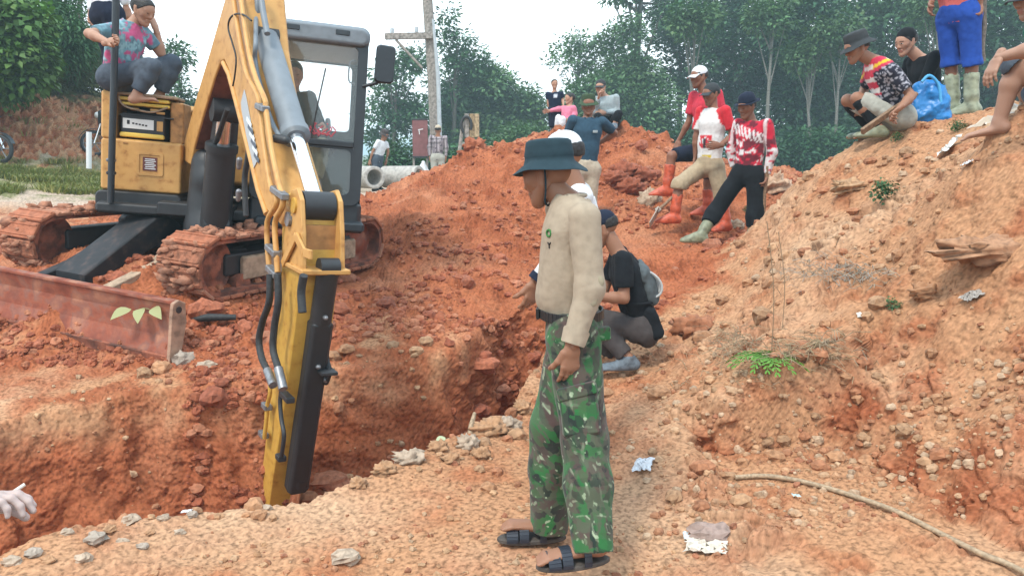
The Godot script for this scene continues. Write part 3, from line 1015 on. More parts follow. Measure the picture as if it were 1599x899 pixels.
# ---------------------------------------------------------------- a figure
# j: joints as [px, py, side or offset]; o: looks
func person(label: String, group: String, dist: float, j: Dictionary, o: Dictionary) -> Dictionary:
	var s: float = o.get("s", 1.0)
	var cell: float = o.get("cell", 0.018)
	var yaw: float = o.get("yaw", 0.0)
	var fw := Vector3(sin(deg_to_rad(yaw)), 0, cos(deg_to_rad(yaw)))
	var P := at(j.p[0], j.p[1], dist)
	var N := at(j.n[0], j.n[1], dist + j.n[2])
	var up := (N - P).normalized()
	var lf := Vector3.UP.cross(fw)
	var lean: float = o.get("shoulder_roll", 0.0)
	var slf := lf.rotated(fw, deg_to_rad(lean)).rotated(Vector3.UP, deg_to_rad(o.get("twist", 0.0)))
	slf = (slf - up * slf.dot(up) * 0.6).normalized()
	var sh: float = 0.165 * s * o.get("broad", 1.0)
	var J := {}
	J.sl = N - up * 0.030 * s + slf * sh
	J.sr = N - up * 0.030 * s - slf * sh
	J.hl = P + lf * 0.088 * s - up * 0.03 * s
	J.hr = P - lf * 0.088 * s - up * 0.03 * s
	for e in ["sl", "sr", "hl", "hr"]:
		if j.has(e): J[e] = at(j[e][0], j[e][1], dist + j[e][2])
	for q in ["l", "r"]:
		J["e" + q] = reach(J["s" + q], j["e" + q][0], j["e" + q][1], 0.285 * s, j["e" + q][2])
		J["w" + q] = reach(J["e" + q], j["w" + q][0], j["w" + q][1], 0.25 * s, j["w" + q][2])
		J["k" + q] = reach(J["h" + q], j["k" + q][0], j["k" + q][1], 0.42 * s, j["k" + q][2])
		J["a" + q] = reach(J["k" + q], j["a" + q][0], j["a" + q][1], 0.39 * s, j["a" + q][2])
		J["t" + q] = reach(J["a" + q], j["t" + q][0], j["t" + q][1], 0.185 * s, j["t" + q][2])
	var H := at(j.h[0], j.h[1], dist + j.h[2])
	var hb := head_frame(o.get("look", yaw), o.get("nod", 0.0), o.get("tilt", 0.0))
	var foot := at(j.p[0], j.p[1], dist)
	foot.y = minf(J.al.y, J.ar.y) - 0.08 * s
	var root := thing("person", label, "person", foot, group)
	var mid := P.lerp(N, 0.42)
	var chest := P.lerp(N, 0.76)
	var belly: float = o.get("belly", 0.0)
	var fat: float = o.get("fat", 1.0)
	# the body
	var skin: Color = o.get("skin", Color(0.30, 0.155, 0.095))
	var L := []
	L.append(limb(N - up * 0.03 * s, H - hb.y * 0.045 * s - hb.z * 0.012 * s, 0.056 * s, 0.052 * s, 0.03 * s))
	L.append(limb(P, mid, 0.125 * s, 0.12 * s, 0.04 * s, 0.66, 0.62, lf))
	L.append(limb(mid, chest, 0.12 * s, 0.14 * s, 0.04 * s, 0.62, 0.62, slf))
	var feet: String = o.get("feet", "boot")
	for q in ["l", "r"]:
		L.append(limb(N - up * 0.03 * s, J["s" + q], 0.045 * s, 0.048 * s, 0.03 * s))
		L.append(limb(J["s" + q], J["e" + q], 0.047 * s, 0.036 * s, 0.02 * s))
		L.append(limb(J["e" + q], J["e" + q].lerp(J["w" + q], 0.3), 0.036 * s, 0.040 * s, 0.02 * s))
		L.append(limb(J["e" + q].lerp(J["w" + q], 0.3), J["w" + q], 0.038 * s, 0.025 * s, 0.02 * s))
		L.append(limb(J["h" + q], J["k" + q], 0.078 * s, 0.053 * s, 0.03 * s))
		L.append(limb(J["k" + q], J["k" + q].lerp(J["a" + q], 0.35), 0.052 * s, 0.055 * s, 0.02 * s))
		L.append(limb(J["k" + q].lerp(J["a" + q], 0.35), J["a" + q], 0.054 * s, 0.036 * s, 0.02 * s))
		if feet != "boot":
			var td: Vector3 = (J["t" + q] - J["a" + q]).normalized()
			var dn: Vector3 = Vector3.DOWN
			var heel: Vector3 = J["a" + q] + dn * 0.045 * s - td * 0.035 * s
			L.append(limb(J["a" + q], heel, 0.036 * s, 0.034 * s, 0.02 * s))
			L.append(limb(heel + td * 0.02 * s, J["t" + q], 0.034 * s, 0.040 * s, 0.03 * s, 0.9, 0.42, td.cross(dn)))
			for k in 5:
				var side := td.cross(dn).normalized() * (0.030 - 0.015 * k) * s
				L.append(limb(J["t" + q] + side, J["t" + q] + side + td * (0.045 - 0.003 * absf(k - 1)) * s + dn * 0.006 * s, 0.0105 * s, 0.0095 * s, 0.006 * s))
	var body := nets(L, cell)
	body.colored = true
	for i in body.c.size():
		body.c[i] = skin
	# head on a finer grid
	var hd := nets(head_limbs(H, hb, s), o.get("head_cell", 0.0065))
	var inv := func_frame(H, hb, s).affine_inverse()
	var hair_c: Color = o.get("hair_color", Color(0.02, 0.017, 0.015))
	for i in hd.v.size():
		var p := inv * hd.v[i]
		var c := skin
		if p.z > 0.05:
			var e := Vector2((absf(p.x) - 0.032) / 0.013, (p.y - 0.011) / 0.006).length()
			var br := Vector2((absf(p.x) - 0.032) / 0.020, (p.y - 0.032 + (absf(p.x) - 0.03) * 0.15) / 0.0045).length()
			if o.get("head_cell", 0.0065) > 0.006:
				if e < 0.9: c = skin * 0.35
			elif e < 1.0: c = Color(0.03, 0.02, 0.018) if absf(absf(p.x) - 0.031) < 0.0065 else Color(0.5, 0.46, 0.42)
			elif br < 1.0: c = hair_c.lerp(skin, 0.2)
			elif absf(p.x) < 0.024 and p.y > -0.068 and p.y < -0.043: c = skin.lerp(Color(0.33, 0.11, 0.09), 0.55)
			elif o.get("beard", false) and p.y < -0.036: c = skin.lerp(hair_c, 0.45)
		hd.c[i] = c
	body.add(hd)
	for q in ["l", "r"]:
		var hdirs: Array = o.get("hand_" + q, [])
		var dir: Vector3 = J["w" + q] - J["e" + q]
		var palm: Vector3 = -lf if q == "l" else lf
		var curl := 0.35
		if hdirs:
			if hdirs[0] != Vector3.ZERO: dir = hdirs[0]
			palm = hdirs[1]; curl = hdirs[2]
		var hm := nets(hand_limbs(J["w" + q], dir, palm, curl, s, q == "l"), o.get("hand_cell", 0.006))
		for i in hm.c.size(): hm.c[i] = skin
		body.add(hm)
	part("body", body.done(), M.skin, root)
	# shirt
	var thick: float = o.get("thick", 0.011) * s
	var tuck: float = o.get("tuck", 0.0)
	if o.has("shirt"):
		var S := []
		var hem: Vector3 = P - up * (o.get("hem", 0.10) as float) * s
		S.append(limb(hem - up * 0.08 * s, mid, (0.150 * fat * s + thick - tuck), 0.138 * fat * s + thick, 0.05 * s, 0.72, 0.70, lf))
		S.append(limb(mid, chest, 0.138 * fat * s + thick, 0.155 * s + thick, 0.05 * s, 0.70, 0.66, slf))
		S.append(limb(chest, N - up * 0.05 * s, 0.150 * s + thick, 0.10 * s + thick, 0.05 * s, 0.66, 0.6, slf))
		S.append(limb(N - up * 0.06 * s, N + up * 0.008 * s, 0.075 * s, 0.058 * s + thick * 0.5, 0.04 * s))
		if belly > 0.0:
			S.append(limb(mid - up * 0.09 * s + fw * belly * 0.65, mid + up * 0.05 * s + fw * belly * 0.4, 0.115 * s, 0.11 * s, 0.08 * s, 0.9, 0.8, lf))
		var long: bool = o.get("sleeve", "short") == "long"
		S.append([hem, -up, 0.32 * s])
		var clips := [[N + up * 0.010 * s + fw * 0.01, (up - fw * 0.3).normalized(), 0.09 * s]]
		var Q := []
		for q in ["l", "r"]:
			S.append(limb(N - up * 0.045 * s, J["s" + q], 0.055 * s, 0.052 * s + thick, 0.04 * s))
			if long:
				Q.append(limb(J["s" + q] - (J["e" + q] - J["s" + q]) * 0.04, J["e" + q], 0.055 * s + thick, 0.045 * s + thick, 0.012 * s))
				Q.append(limb(J["e" + q], J["w" + q], 0.045 * s + thick, 0.030 * s + thick, 0.03 * s))
				Q.append([J["e" + q].lerp(J["w" + q], 0.95), (J["w" + q] - J["e" + q]).normalized(), 0.09 * s])
			else:
				var end: Vector3 = J["s" + q].lerp(J["e" + q], 0.72)
				Q.append(limb(J["s" + q] - (J["e" + q] - J["s" + q]) * 0.04, J["s" + q].lerp(J["e" + q], 0.9), 0.056 * s + thick, 0.053 * s + thick, 0.012 * s))
				Q.append([end, (J["e" + q] - J["s" + q]).normalized(), 0.13 * s])
		var mbs := nets(S, o.get("cloth_cell", cell), clips, [creases, (o.get("fold", 0.009) as float) * s, Vector3(1.5, 0.5, 1.3)])
		mbs.add(nets(Q, o.get("cloth_cell", cell), [], [creases, (o.get("fold", 0.009) as float) * 0.62 * s, Vector3(0.8, 1.3, 0.8) if absf(J.el.y - J.sl.y) > 0.12 else Vector3(1.9, 0.7, 1.2)]))
		paint(mbs, o.get("paint_shirt", ""), P, up, lf, fw, s, J)
		part("shirt", mbs.done(), o.shirt, root)
	# trousers or shorts
	if o.has("pants"):
		var T := []
		var wide: float = o.get("wide", 1.0)
		var to: float = o.get("leg_to", 2.0)      # 1 is the knee, 2 the ankle
		T.append(limb(P + up * 0.05 * s, P + up * 0.16 * s, 0.145 * fat * s, 0.14 * fat * s, 0.04 * s, 0.72, 0.70, lf))
		T.append(limb(P, P + up * 0.03, 0.15 * fat * s, 0.148 * fat * s, 0.05 * s, 0.74, 0.74, lf))
		T.append([P + up * (o.get("waist", 0.10) as float) * s, up, 0.26 * s])
		T.append(limb(J.hl, J.hr, 0.105 * s, 0.105 * s, 0.05 * s))
		var part_k := 0.035 * s if to > 1.3 else 0.012 * s
		var clips := []
		for q in ["l", "r"]:
			var K: Vector3 = J["k" + q]
			var A: Vector3 = J["a" + q]
			T.append(limb(J["h" + q], K, 0.098 * s * (0.7 + 0.3 * wide), 0.066 * s * wide, part_k))
			if to > 1.0:
				var end := K.lerp(A, to - 1.0)
				T.append(limb(K, K.lerp(A, 0.4 * (to - 1.0)), 0.066 * s * wide, 0.068 * s * wide, 0.03 * s))
				T.append(limb(K.lerp(A, 0.4 * (to - 1.0)), end.lerp(A, 0.15) + (A - K) * 0.06, 0.068 * s * wide, 0.056 * s * wide, 0.03 * s))
				clips.append([end, (A - K).normalized(), 0.13 * s * wide])
			else:
				clips.append([J["h" + q].lerp(K, to), (K - J["h" + q]).normalized(), 0.14 * s * wide])
		var mbt := nets(T, o.get("cloth_cell", cell), clips, [creases, (o.get("fold", 0.009) as float) * 1.25 * s, Vector3(1.0, 0.7, 1.0)])
		paint(mbt, o.get("paint_pants", ""), P, up, lf, fw, s, J)
		part("trousers" if to > 1.3 else "shorts", mbt.done(), o.pants, root)
	# feet
	for q in ["l", "r"]:
		var A: Vector3 = J["a" + q]
		var K: Vector3 = J["k" + q]
		var T: Vector3 = J["t" + q]
		var td := (T - A)
		td = (td - Vector3.UP * td.y * 0.75).normalized()
		if feet == "boot":
			var topc := A.lerp(K, o.get("boot_to", 0.72))
			var dn := Vector3.DOWN
			var heel := A + dn * 0.035 * s - td * 0.040 * s
			var B := [limb(topc + (K - A) * 0.1, A.lerp(K, 0.25), 0.067 * s, 0.058 * s, 0.03 * s), limb(A.lerp(K, 0.25), A, 0.058 * s, 0.052 * s, 0.03 * s), limb(A, heel, 0.050 * s, 0.046 * s, 0.03 * s),
				limb(heel + td * 0.02 * s, A + td * 0.18 * s + dn * 0.045 * s, 0.046 * s, 0.046 * s, 0.04 * s, 1.0, 0.8, td.cross(dn)), limb(A + td * 0.06 * s, A + td * 0.13 * s + dn * 0.03 * s, 0.042 * s, 0.040 * s, 0.03 * s),
				limb(topc, topc + (K - A).normalized() * 0.05 * s, 0.054 * s, 0.058 * s, 0.004, 1, 1, Vector3.ZERO, true)]
			var sole := A + dn * 0.078 * s
			part("boot", nets(B, minf(cell, 0.014), [[topc, (K - A).normalized(), 0.12 * s], [sole, (dn + td * 0.02).normalized(), 0.3 * s]], [folds, 0.006 * s, Vector3.ONE]).done(), o.shoe, root)
		elif feet == "shoe":
			var dn := Vector3.DOWN
			var B := [limb(A + dn * 0.045 * s - td * 0.04 * s, A + dn * 0.05 * s + td * 0.17 * s, 0.044 * s, 0.048 * s, 0.03 * s, 1.0, 0.75, td.cross(dn)), limb(A + Vector3.UP * 0.01 * s, A + dn * 0.03 * s + td * 0.04 * s, 0.046 * s, 0.046 * s, 0.03 * s)]
			part("shoe", nets(B, minf(cell, 0.012), [[A + dn * 0.08 * s, dn, 0.3 * s], [A + Vector3.UP * 0.025 * s, Vector3.UP, 0.08 * s]]).done(), o.shoe, root)
	# hair and hat
	var fr := func_frame(H, hb, s)
	var hr := nets([limb(fr * Vector3(0, 0.035, -0.036), fr * Vector3(0, 0.036, 0.026), 0.080 * s, 0.075 * s, 0.01, 1.06, 1.06, hb.x)], o.get("head_cell", 0.0065) * 1.2,
		[[fr * Vector3(0, 0.035, 0.045), (hb * Vector3(0, -0.66, 0.75)).normalized(), 0.3 * s], [fr * Vector3(0, -0.035 if not o.has("hat") else -0.002, -0.05), hb * Vector3(0, -1, 0.15).normalized(), 0.3 * s]] + ([[fr * Vector3(0, 0.062, 0), hb.y, 0.3 * s]] if o.has("hat") else []), [folds, 0.004, Vector3.ONE * 6.0])
	if not o.get("bald", false):
		part("hair", hr.done(), M.hair, root)
	if o.has("hat"):
		var hs := hat_mesh(o.hat, H, hb, s * o.get("hat_size", 1.0), o.get("hat_tilt", 0.0))
		var hat := part("hat" if o.hat in ["bush", "bowler"] else "cap", hs[0].done(), o.hat_mat, root)
		if hs.size() > 1:
			part("visor", hs[1].done(), o.get("visor_mat", o.hat_mat), hat)
	J.P = P; J.N = N; J.H = H; J.up = up; J.lf = lf; J.fw = fw; J.hb = hb; J.root = root; J.chest = chest; J.mid = mid
	return J

var folds: FastNoiseLite
var creases: FastNoiseLite

# cloth colours that lie in panels: vertex colours by the place on the garment
func paint(m: Mb, how: String, P: Vector3, up: Vector3, lf: Vector3, fw: Vector3, s: float, J: Dictionary) -> void:
	if how == "":
		return
	m.colored = true
	for i in m.v.size():
		var q := (m.v[i] - P) / s
		var y := q.dot(up); var x := q.dot(lf); var z := q.dot(fw)
		var arm := absf(x) > 0.185
		var c := Color.WHITE
		if how == "raglan":             # white body, red sleeves
			c = Color(0.74, 0.73, 0.72)
			if absf(x) + (y - 0.40) * 0.5 > 0.20 or absf(x) > 0.19: c = Color(0.62, 0.035, 0.05)
			elif z > 0.0 and absf(x) < 0.085 and y > 0.19 and y < 0.34:
				c = Color(0.62, 0.035, 0.05)
				if folds.get_noise_3dv(m.v[i] * 4.0) > 0.12: c = Color(0.72, 0.7, 0.7)
				if absf(x) < 0.02 and y < 0.30: c = Color(0.05, 0.04, 0.05)
			elif z > 0.0 and absf(x - 0.02) < 0.06 and y > 0.075 and y < 0.115: c = Color(0.62, 0.45, 0.03)
		elif how == "tiedye":
			var n1 := folds.get_noise_3dv(q * 1.6 + Vector3(5, 1, 3)) + 0.25 * folds.get_noise_3dv(q * 6.0)
			c = Color(0.22, 0.42, 0.50).lerp(Color(0.13, 0.22, 0.28), clampf(0.5 + folds.get_noise_3dv(q * 2.5) * 1.6, 0.0, 1.0))
			if not arm and n1 > 0.10: c = Color(0.60, 0.12, 0.26)
			elif not arm and n1 < -0.24: c = Color(0.32, 0.52, 0.58)
		elif how == "plaid":
			c = Color(0.42, 0.38, 0.40)
			if fposmod(x * 22.0, 1.0) < 0.42: c = Color(0.10, 0.08, 0.10)
			if fposmod(y * 9.0, 1.0) < 0.2: c = c * 0.5
		elif how == "jersey":           # a printed red, white and maroon race jersey
			c = Color(0.60, 0.03, 0.06)
			var n2 := folds.get_noise_3dv(Vector3(q.x * 1.0 + y * 0.6, y * 1.3, q.z * 0.9) * 1.2)
			if y < 0.36:
				if n2 > 0.12: c = Color(0.75, 0.72, 0.72)
				elif n2 < -0.10: c = Color(0.17, 0.03, 0.045)
			var g := (y - 0.42) * 3.2 + x * 1.1
			if y > 0.33 and z > -0.02 and absf(g) < 0.17 and fposmod(x * 24.0 + y * 8.0, 1.0) < 0.62 and not arm: c = Color(0.72, 0.68, 0.68)
			elif y > 0.30 and folds.get_noise_3dv(q * 1.1 + Vector3(9, 2, 4)) > 0.17: c = Color(0.17, 0.03, 0.045)
			if absf(absf(x) - 0.185) < 0.018 and y > 0.2: c = Color(0.70, 0.55, 0.56)
			if arm and y < 0.25 and fposmod(y * 13.0, 1.0) < 0.35: c = Color(0.72, 0.68, 0.68)
		elif how == "jersey2":          # black and white splashes below a red and yellow yoke
			c = Color(0.025, 0.025, 0.04)
			var n3 := folds.get_noise_3dv(q * Vector3(4.0, 6.5, 4.0))
			if n3 > 0.16: c = Color(0.42, 0.42, 0.48)
			if y > 0.42 + x * 0.2: c = Color(0.55, 0.04, 0.09)
			if y > 0.45 + x * 0.2 and y < 0.475 + x * 0.2: c = Color(0.75, 0.5, 0.04)
			if y > 0.24 and z > 0.085 and absf(x) < 0.08: c = Color(0.65, 0.04, 0.08) if fposmod(y * 10.0, 1.0) < 0.6 else Color(0.8, 0.75, 0.72)
		elif how == "navy_white":
			c = Color(0.015, 0.022, 0.05)
			if z > 0.0 and absf(x) < 0.05 and y > 0.27 and y < 0.37: c = Color(0.6, 0.65, 0.72)
		elif how == "club":             # white with blue and black yoke
			c = Color(0.75, 0.76, 0.80)
			if y < 0.12: c = Color(0.74, 0.75, 0.79)
		m.c[i] = c

# ---------------------------------------------------------------- the digger
func T(f: Transform3D, c: Vector3, rx := 0.0, ry := 0.0, rz := 0.0) -> Transform3D:
	return f * Transform3D(Basis.from_euler(Vector3(rx, ry, rz)), c)

func fbox(f: Transform3D, c: Vector3, size: Vector3, bev := 0.012, rx := 0.0, ry := 0.0, rz := 0.0) -> Mesh:
	return mb_box(T(f, c, rx, ry, rz), size, bev)

# a plate with a window: outline and hole are rounded rectangles in the x-y plane
func rounded(w: float, h: float, r: float, steps := 5) -> PackedVector2Array:
	var p := PackedVector2Array()
	for q in 4:
		var c := Vector2([1, -1, -1, 1][q] * (w * 0.5 - r), [1, 1, -1, -1][q] * (h * 0.5 - r))
		for i in steps + 1:
			var a := PI * 0.5 * (q + float(i) / steps)
			p.append(c + Vector2(cos(a), sin(a)) * r)
	return p

func frame_mesh(x: Transform3D, outer: PackedVector2Array, inner: PackedVector2Array, thick: float) -> Mesh:
	var b := Mb.new()
	var m := outer.size()
	var bev := minf(0.008, thick * 0.3)
	for i in m:
		var j := (i + 1) % m
		for s in [-1.0, 1.0]:
			var z: float = thick * 0.5 * s
			b.face([x * Vector3(outer[i].x, outer[i].y, z), x * Vector3(outer[j].x, outer[j].y, z), x * Vector3(inner[j].x, inner[j].y, z), x * Vector3(inner[i].x, inner[i].y, z)], x.basis * Vector3(0, 0, s))
		for lp in [[outer, 1.0], [inner, -1.0]]:
			var e: Vector2 = (lp[0][j] - lp[0][i]).normalized()
			b.face([x * Vector3(lp[0][i].x, lp[0][i].y, -thick * 0.5), x * Vector3(lp[0][j].x, lp[0][j].y, -thick * 0.5), x * Vector3(lp[0][j].x, lp[0][j].y, thick * 0.5), x * Vector3(lp[0][i].x, lp[0][i].y, thick * 0.5)], x.basis * Vector3(e.y, -e.x, 0) * lp[1])
	return b.done()

var boom_o: Vector3
var boom_b: Basis
# the point of the boom's plane (moved 'off' towards its far side) on the sight line through a pixel
func pl(px: float, py: float, off := 0.0) -> Vector3:
	var o := boom_o + boom_b.z * off
	var r := at(px, py, 1.0) - EYE
	var t := (o - EYE).dot(boom_b.z) / r.dot(boom_b.z)
	return EYE + r * t
func pl2(px: float, py: float, off := 0.0) -> Vector2:
	var q := pl(px, py, off) - boom_o
	return Vector2(q.dot(boom_b.x), q.dot(boom_b.y))
func on_boom(r: float, y: float, off := 0.0) -> Vector3:
	return boom_o + boom_b * Vector3(r, y, off)

func ram(called: String, a: Vector3, b: Vector3, rb: float, rr: float, share: float, m: Material, ex: Node3D) -> void:
	var d := (b - a).normalized()
	var e := a.lerp(b, share)
	var mb := Mb.new()
	mb.tube([a, a + d * 0.02, e - d * 0.06, e - d * 0.055, e - d * 0.005, e], [rb * 0.8, rb, rb, rb * 1.12, rb * 1.12, rb * 0.7], 20)
	var cy := part(called, mb.done(), m, ex)
	part("piston_rod", mb_tube([e - d * 0.02, b], rr, 16), M.chrome, cy)
	var side := boom_b.z
	for q in [a, b]:
		part("rod_eye", mb_tube([q - side * rb * 0.9, q + side * rb * 0.9], rb * 0.85, 16), M.black_steel, cy)

func digger() -> void:
	mat("yellow", Color(0.60, 0.335, 0.105), 0.5, 0.0, "paint", "", 1.1)
	mat("stick_yellow", Color(0.58, 0.35, 0.065), 0.5, 0.0, "paint", "", 1.3)
	mat("inner_yellow", Color(0.50, 0.24, 0.08), 0.65, 0.0, "dirt", "", 1.6)
	mat("caked_steel", Color(1, 1, 1), 0.92, 0.0, "caked", "earth_n", 1.4, 0.9)
	mat("red_caked", Color(0.47, 0.165, 0.085), 0.95, 0.0, "dirt", "earth_n", 1.6, 1.0)
	mat("red_mud", Color(0.40, 0.155, 0.085), 0.95, 0.0, "caked2", "earth_n", 1.2, 1.0)
	mat("red_dust", Color(0.50, 0.23, 0.14), 0.95, 0.0, "dirt", "earth_n", 1.6, 1.0)
	mat("pale_caked", Color(0.50, 0.36, 0.25), 0.95, 0.0, "dirt", "earth_n", 1.6, 0.9)
	mat("worn_plate", Color(0.47, 0.29, 0.20), 0.8, 0.05, "dirt", "earth_n", 1.4, 0.4)
	mat("blade_steel", Color(0.80, 0.72, 0.68), 0.75, 0.1, "rusty", "earth_n", 0.9, 0.3)
	mat("dusty_black", Color(0.45, 0.47, 0.52), 0.7, 0.0, "dusty", "", 0.9)
	mat("black_steel", Color(0.028, 0.030, 0.034), 0.5, 0.0, "mottle", "", 2.0)
	mat("cab_black", Color(0.030, 0.038, 0.047), 0.42, 0.0, "mottle", "", 1.5)
	mat("slate_paint", Color(0.20, 0.23, 0.26), 0.5, 0.0, "mottle", "", 1.5)
	mat("hose", Color(0.035, 0.038, 0.042), 0.7, 0.0, "dirt", "", 4.0)
	var ch := mat("chrome", Color(0.85, 0.87, 0.9), 0.16, 1.0)
	ch.metallic_specular = 0.6
	mat("bare_steel", Color(0.32, 0.33, 0.35), 0.45, 0.6, "dirt", "", 3.0)
	var glass := mat("cab_glass", Color(0.55, 0.80, 0.78, 0.03), 0.05)
	glass.transparency = BaseMaterial3D.TRANSPARENCY_ALPHA
	var ex := thing("excavator", "yellow tracked excavator with black cab, digging the trench with its arm down", "excavator", Vector3(-2.78, 0.5, -7.66))
	# ---------------- undercarriage, turned to the left of the cab
	var a := deg_to_rad(24.0)
	var fz := Vector3(-sin(a), 0, cos(a))
	var U := Transform3D(Basis(Vector3.UP.cross(fz), Vector3.UP, fz) * Basis(Vector3.BACK, deg_to_rad(-4.0)), Vector3(-2.95, 0.555, -7.62))
	for s in [-1.0, 1.0]:
		var cx: float = s * 0.94
		var R := 0.245
		var half := 1.03
		var n := 34
		var total := 4.0 * half + TAU * R
		var belt := part("track_belt", frame_mesh(T(U, Vector3(cx, 0.275, 0), 0, PI / 2), rounded(2 * (half + R) - 0.02, 2 * R - 0.02, R - 0.012, 8), rounded(2 * (half + R) - 0.10, 2 * R - 0.10, R - 0.052, 8), 0.40), M.caked_steel, ex)
		for i in n:
			var q := fposmod(total * i / n, total)
			var p := Vector3.ZERO
			var ang := 0.0
			if q < 2 * half: p = Vector3(0, R, -half + q)
			elif q < 2 * half + PI * R:
				ang = (q - 2 * half) / R
				p = Vector3(0, cos(ang) * R, half + sin(ang) * R)
			elif q < 4 * half + PI * R:
				ang = PI
				p = Vector3(0, -R, half - (q - 2 * half - PI * R))
			else:
				ang = PI + (q - 4 * half - PI * R) / R
				p = Vector3(0, cos(ang) * R, -half + sin(ang) * R)
			var sag := -0.018 * cos(p.z / half * 1.5) if ang == 0.0 else 0.0
			var x := T(U, Vector3(cx, 0.275 + sag, 0) + p, ang + sin(i * 5.3) * 0.03)
			var sh := Mb.new()
			sh.box(x, Vector3(0.445, 0.034, 0.158), 0.010)
			for z in [-0.05, 0.045]:
				sh.box(x * Transform3D(Basis(), Vector3(0, 0.019, z)), Vector3(0.43, 0.012, 0.022), 0.005)
			part("track_shoe", sh.done(), [M.red_caked, M.red_mud, M.red_caked, M.red_dust, M.red_mud][(i * 7 + int(s)) % 5], belt)
		var mr := RandomNumberGenerator.new(); mr.seed = 17 + int(s)
		var mud := Mb.new()
		for k in 90:
			var z := mr.randf_range(-half, half)
			var top := mr.randf() < 0.72
			var pm := Vector3(cx + mr.randf_range(-0.21, 0.21), 0.275 + R + 0.022, z) if top else Vector3(cx + mr.randf_range(-0.21, 0.21), 0.275 + sin(z) * R, half + sqrt(maxf(0.0, R * R - pow(sin(z) * R, 2.0))) + 0.02)
			var sz := mr.randf_range(0.012, 0.05)
			mud.lump(T(U, pm, mr.randf(), mr.randf() * TAU, 0) * Transform3D(Basis().scaled(Vector3(sz * 1.6, sz * 0.55, sz * 1.2)), Vector3.ZERO), folds, 0.6, 4, 7, Vector3(k * 9, 0, 0))
		var mo := part("caked_mud", mud.done(), M.red_dust, ex)
		mo.set_meta("kind", "stuff")
		var fr := part("track_frame", fbox(U, Vector3(cx, 0.26, 0), Vector3(0.20, 0.20, 1.75), 0.03), M.black_steel, ex)
		part("frame_cover", fbox(U, Vector3(cx + s * 0.125, 0.225, 0.42), Vector3(0.055, 0.205, 0.62), 0.02), M.pale_caked, fr)
		part("frame_cover", fbox(U, Vector3(cx + s * 0.125, 0.225, -0.52), Vector3(0.055, 0.205, 0.72), 0.02), M.pale_caked, fr)
		part("frame_rib", fbox(U, Vector3(cx + s * 0.14, 0.24, 0.07), Vector3(0.06, 0.26, 0.03), 0.008), M.pale_caked, fr)
		for k in 5:
			part("roller", mb_tube([U * Vector3(cx - 0.14, 0.10, -0.72 + 0.36 * k), U * Vector3(cx + 0.14, 0.10, -0.72 + 0.36 * k)], 0.085, 14), M.caked_steel, ex)
		for z in [half, -half]:
			var w := Mb.new()
			w.lathe([Vector2(0.001, 0.10), Vector2(0.10, 0.10), Vector2(0.115, 0.075), Vector2(0.19, 0.065), Vector2(0.235, 0.085), Vector2(0.245, 0.06), Vector2(0.245, -0.06), Vector2(0.235, -0.085), Vector2(0.19, -0.065), Vector2(0.115, -0.075), Vector2(0.10, -0.10), Vector2(0.001, -0.10)], T(U, Vector3(cx, 0.275, z), 0, 0, PI / 2), 26)
			part("idler_wheel" if z > 0 else "drive_sprocket", w.done(), M.caked_steel if z > 0 else M.blade_steel, ex)
	part("car_body", fbox(U, Vector3(0, 0.38, 0), Vector3(1.36, 0.24, 1.0), 0.05), M.dusty_black, ex)
	part("slew_ring", mb_tube([U * Vector3(0.1, 0.48, 0), U * Vector3(0.1, 0.62, 0)], 0.46, 32), M.black_steel, ex)
	# dozer blade
	var bl := Mb.new()
	var prof := PackedVector2Array([Vector2(0.0, -0.27), Vector2(0.045, -0.26), Vector2(-0.02, -0.12), Vector2(-0.035, 0.02), Vector2(-0.01, 0.13), Vector2(-0.045, 0.135), Vector2(-0.075, 0.02), Vector2(-0.06, -0.12)])
	bl.prism(prof, T(U, Vector3(0.24, 0, 1.72), 0, -PI / 2), 2.24, 0.006)
	var blade := part("dozer_blade", bl.done(), M.blade_steel, ex)
	part("top_flange", fbox(U, Vector3(0.24, 0.145, 1.69), Vector3(2.24, 0.03, 0.07), 0.008), M.blade_steel, blade)
	part("cutting_edge", fbox(U, Vector3(0.24, -0.275, 1.765), Vector3(2.22, 0.09, 0.022), 0.005, 0.25), M.caked_steel, blade)
	for s in [-1.0, 1.0]:
		var ep := PackedVector2Array([Vector2(-0.02, -0.30), Vector2(0.08, -0.28), Vector2(0.06, -0.12), Vector2(0.045, 0.06), Vector2(0.03, 0.15), Vector2(-0.02, 0.17), Vector2(-0.08, 0.14), Vector2(-0.09, 0.0), Vector2(-0.06, -0.12)])
		var pe := part("end_plate", mb_prism(ep, T(U, Vector3(0.24 + s * 1.135, 0, 1.72), 0, -PI / 2), 0.035, 0.006), M.worn_plate, blade)
		part("lifting_hole", mb_tube([U * Vector3(0.24 + s * 1.112, 0.10, 1.705), U * Vector3(0.24 + s * 1.158, 0.10, 1.705)], 0.024, 14), M.black_steel, pe)
		part("push_arm", mb_prism(PackedVector2Array([Vector2(0.42, 0.40), Vector2(0.62, 0.44), Vector2(1.25, 0.18), Vector2(1.68, 0.06), Vector2(1.68, -0.16), Vector2(1.2, -0.02), Vector2(0.5, 0.22)]), T(U, Vector3(0.05 + s * 0.38, 0, 0), 0, -PI / 2), 0.11, 0.012), M.dusty_black if s < 0 else M.pale_caked, ex)
	part("blade_cylinder_guard", mb_prism(PackedVector2Array([Vector2(0.4, 0.42), Vector2(0.62, 0.56), Vector2(0.78, 0.56), Vector2(1.5, 0.16), Vector2(1.5, 0.04), Vector2(0.8, 0.30), Vector2(0.45, 0.30)]), T(U, Vector3(0.0, 0, 0), 0, -PI / 2), 0.34, 0.02), M.dusty_black, ex)
	part("blade_cylinder", mb_tube([U * Vector3(0, 0.42, 0.6), U * Vector3(0, -0.02, 1.66)], 0.06, 16), M.black_steel, ex)
